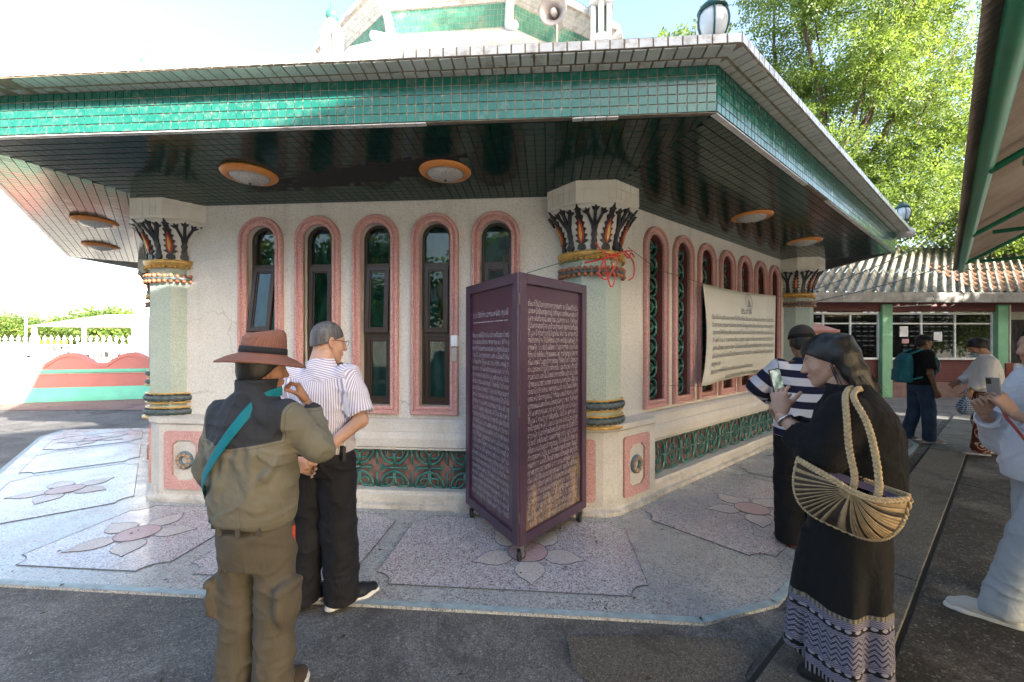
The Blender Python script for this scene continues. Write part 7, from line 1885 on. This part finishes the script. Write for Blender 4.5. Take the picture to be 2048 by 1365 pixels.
def _flor(t, p):
    d = t.voro(9.0, p, out='Distance', rand=.7); c = t.voro(30, p, out='Distance'); base = t.ramp(d, [(.0, (.55, .50, .42)), (.16, (.55, .50, .42)), (.2, (.16, .035, .015)), (.34, (.30, .09, .03)), (.42, (.58, .52, .44)), (.5, (.14, .03, .015)), (.8, (.10, .03, .02))], 'CONSTANT')
    return t.mix(t.math('LESS_THAN', c, .12), base, (.6, .56, .48))
trousers(P, cloth('brown_floral_trousers', _flor), (.115, .11, .115), .985, .06, .008, .011, 82)
hair(P, HB, plane=(0, -.50, .86, -.01), grow=.016, h=.009, long=[([(0, -.07, .06), (.0, -.105, .03), (.0, -.085, -.02)], [.04, .035, .03])])
s = SDF((-.09, .02, -.13), (.09, .14, .0), .006); s.ell((0, .062, -.088), (.052, .048, .030)); part('face_mask', xf(s.mesh(), P['hr'], P['hd']), cloth('blue_mask', (.22, .36, .45)), P['T'])
for a in 'LR': shoe(P, a, cloth('lilac_grey_shoe', (.32, .30, .34), .7), .026, (.52, .50, .50), .255)
bc_ = world(P, (-.235, .225, .70))
fb = thing('cloth_bag', 'small blue checked bag hanging from the hand of the woman in the white blouse', 'bag', bc_)
def _chk(t, p):
    sp_ = t.n('ShaderNodeSeparateXYZ'); t.set(sp_.inputs[0], t.pos('World')); f = lambda o_, n: t.math('LESS_THAN', t.math('FRACT', t.math('MULTIPLY', o_, n)), .32)
    return t.mix(t.math('MAXIMUM', f(sp_.outputs[0], 36.0), f(sp_.outputs[2], 36.0)), (.03, .05, .11), (.30, .40, .52))
s = SDF((-.2, -.2, -.16), (.2, .2, .24), .008); s.loft([(-.12, 0, 0, .07, .05), (-.08, 0, 0, .135, .08), (0, 0, 0, .15, .085), (.07, 0, 0, .08, .05), (.13, 0, 0, .02, .015)], .02); s.chain([(0, 0, .11), (.01, 0, .22)], [.012, .010], .02); s.wrinkle(.012, (14, 14, 9), 85)
o = part('bag_body', s, cloth('blue_check_cloth', _chk), None); o.matrix_basis = Matrix.Translation(bc_) @ Matrix.Rotation(.5, 4, 'Z'); put(o, fb)

# ---------------------------------------------------------------- 7 person in white taking a phone picture at the right edge
P = person('person in a loose white shirt and pale blue trousers photographing at the right edge', (3.10, 2.40), -74, SK_B, dict(
    elL=(-.26, .05, 1.06), wrL=(-.125, .265, 1.195), fdL=(.30, .50, .85), pmL=(.8, .1, -.15), elR=(.22, .10, 1.02), wrR=(.045, .29, 1.165), fdR=(-.35, .45, .8), pmR=(-.8, .1, -.2), hd=(.0, .06, 1.58), ankL=(-.085, .30, .09), kneeL=(-.09, .17, .50), ankR=(.10, -.16, .09), toeL=-30,
    curlL=((30, 45, 30), (38, 50, 35), (42, 55, 35), (46, 60, 40)), curlR=((10, 25, 20), (35, 50, 35), (40, 55, 40), (44, 60, 40))), H=1.70, head=(-4, -6, 0))
WSH = cloth('white_shirt_linen', (.64, .66, .72), .85, .05, fold=.1)
shirt(P, WSH, [(.80, 0, 0, .215, .19), (.92, 0, 0, .222, .20), (1.08, 0, -.005, .22, .185), (1.24, 0, -.01, .215, .155), (1.34, 0, -.014, .19, .12), (1.40, 0, -.014, .11, .09), (1.44, 0, -.01, .075, .074)],
      {'L': ([(-.175, -.01, 1.36), (-.265, .045, 1.05), (-.150, .225, 1.165)], [.090, .088, .054]), 'R': ([(.175, -.01, 1.36), (.225, .09, 1.0), (.07, .255, 1.14)], [.090, .088, .054])}, amp=.011, seed=91)
trousers(P, cloth('pale_blue_trousers', (.40, .44, .48), .85, .08, fold=.06), (.118, .092, .092), .99, .065, .009, seed=92)
hair(P, HB)
for a in 'LR': shoe(P, a, cloth('white_knit_shoe', (.55, .54, .52), .75), .030, (.66, .65, .62), .29)
phone(P, (-.068, .318, 1.318), (-.02, .12, 1), (.25, -1, .1), 'phone in a clear grey case held up by the person at the right edge', (.26, .24, .23), .05)
ph2 = MB(); ph2.tube([world(P, q) for q in ((-.07, .30, 1.25), (-.13, .30, 1.17), (-.19, .26, 1.06), (-.28, .18, .99), (-.345, .08, 1.02), (-.29, .0, 1.22), (-.20, -.02, 1.40))], .0075, 8)
tag(ph2.build('phone_lanyard', simple('red_cord', (.30, .03, .02), .5), None, True), 'dark red cord looping from the phone at the right edge', 'lanyard')

# ---------------------------------------------------------------- 8 person seated on the bench
P = person('person in a white t-shirt sitting on the red bench by the tree', (14.02, 11.5), -160, SK_C, dict(hipL=(-.09, -.02, .53), hipR=(.09, -.02, .53), kneeL=(-.12, .42, .50), kneeR=(.12, .42, .50), ankL=(-.12, .40, .09), ankR=(.12, .40, .09), elL=(-.25, .10, .82), elR=(.25, .10, .82), wrL=(-.12, .32, .66), wrR=(.12, .32, .66)), H=1.66, h=.02) if False else None
def seated(label, pos, heading):
    T = thing('person', label, 'person', (*pos, 0), -R(heading)); s = SDF((-.4, -.3, 0), (.4, .6, 1.4), .012)
    s.loft([(.46, 0, 0, .16, .12), (.6, 0, 0, .15, .11), (.86, 0, -.01, .165, .11), (.98, 0, -.02, .09, .07)], .03); s.cone((0, -.01, .95), (0, .02, 1.1), .055, .05, .03)
    for x in (-1, 1):
        s.chain([(x * .17, -.01, .93), (x * .24, .08, .70), (x * .12, .28, .66), (x * .09, .33, .66)], [.05, .042, .03, .034], .025); s.chain([(x * .09, .02, .52), (x * .12, .42, .52), (x * .12, .40, .08), (x * .12, .50, .05)], [.085, .06, .045, .04], .03)
    V, F = join(s.mesh(), xf(head_mesh(.008), rotm(0, -15), (0, .03, 1.14))); obj('body', fast_mesh('body', relax(V, F), F, SK_C, True), T, True)
    P_ = dict(T=T, hr=rotm(0, -15), hd=np.array((0, .03, 1.14)), J={}, k=1); hair(P_, HB, h=.01)
    s = SDF((-.36, -.3, .45), (.36, .36, 1.05), .012); s.loft([(.5, 0, 0, .18, .135), (.7, 0, 0, .175, .13), (.88, 0, -.01, .18, .12), (.97, 0, -.02, .11, .08), (1.0, 0, -.015, .07, .07)], .03)
    for x in (-1, 1): s.chain([(x * .17, -.01, .93), (x * .235, .07, .74)], [.075, .07], .03)
    s.wrinkle(.008, (8, 8, 10), 97); part('shirt', s, cloth('white_tshirt', (.6, .6, .58)), T)
    s = SDF((-.32, -.25, .04), (.32, .56, .62), .012); s.loft([(.45, 0, 0, .175, .14), (.56, 0, 0, .17, .13)], .03)
    for x in (-1, 1): s.chain([(x * .09, .02, .53), (x * .12, .42, .53), (x * .12, .40, .12)], [.105, .085, .075], .03)
    part('trousers', s, cloth('dark_trousers', (.03, .032, .04)), T)
seated('person in a white t-shirt sitting on the red bench by the tree', (13.98, 11.45), -165)
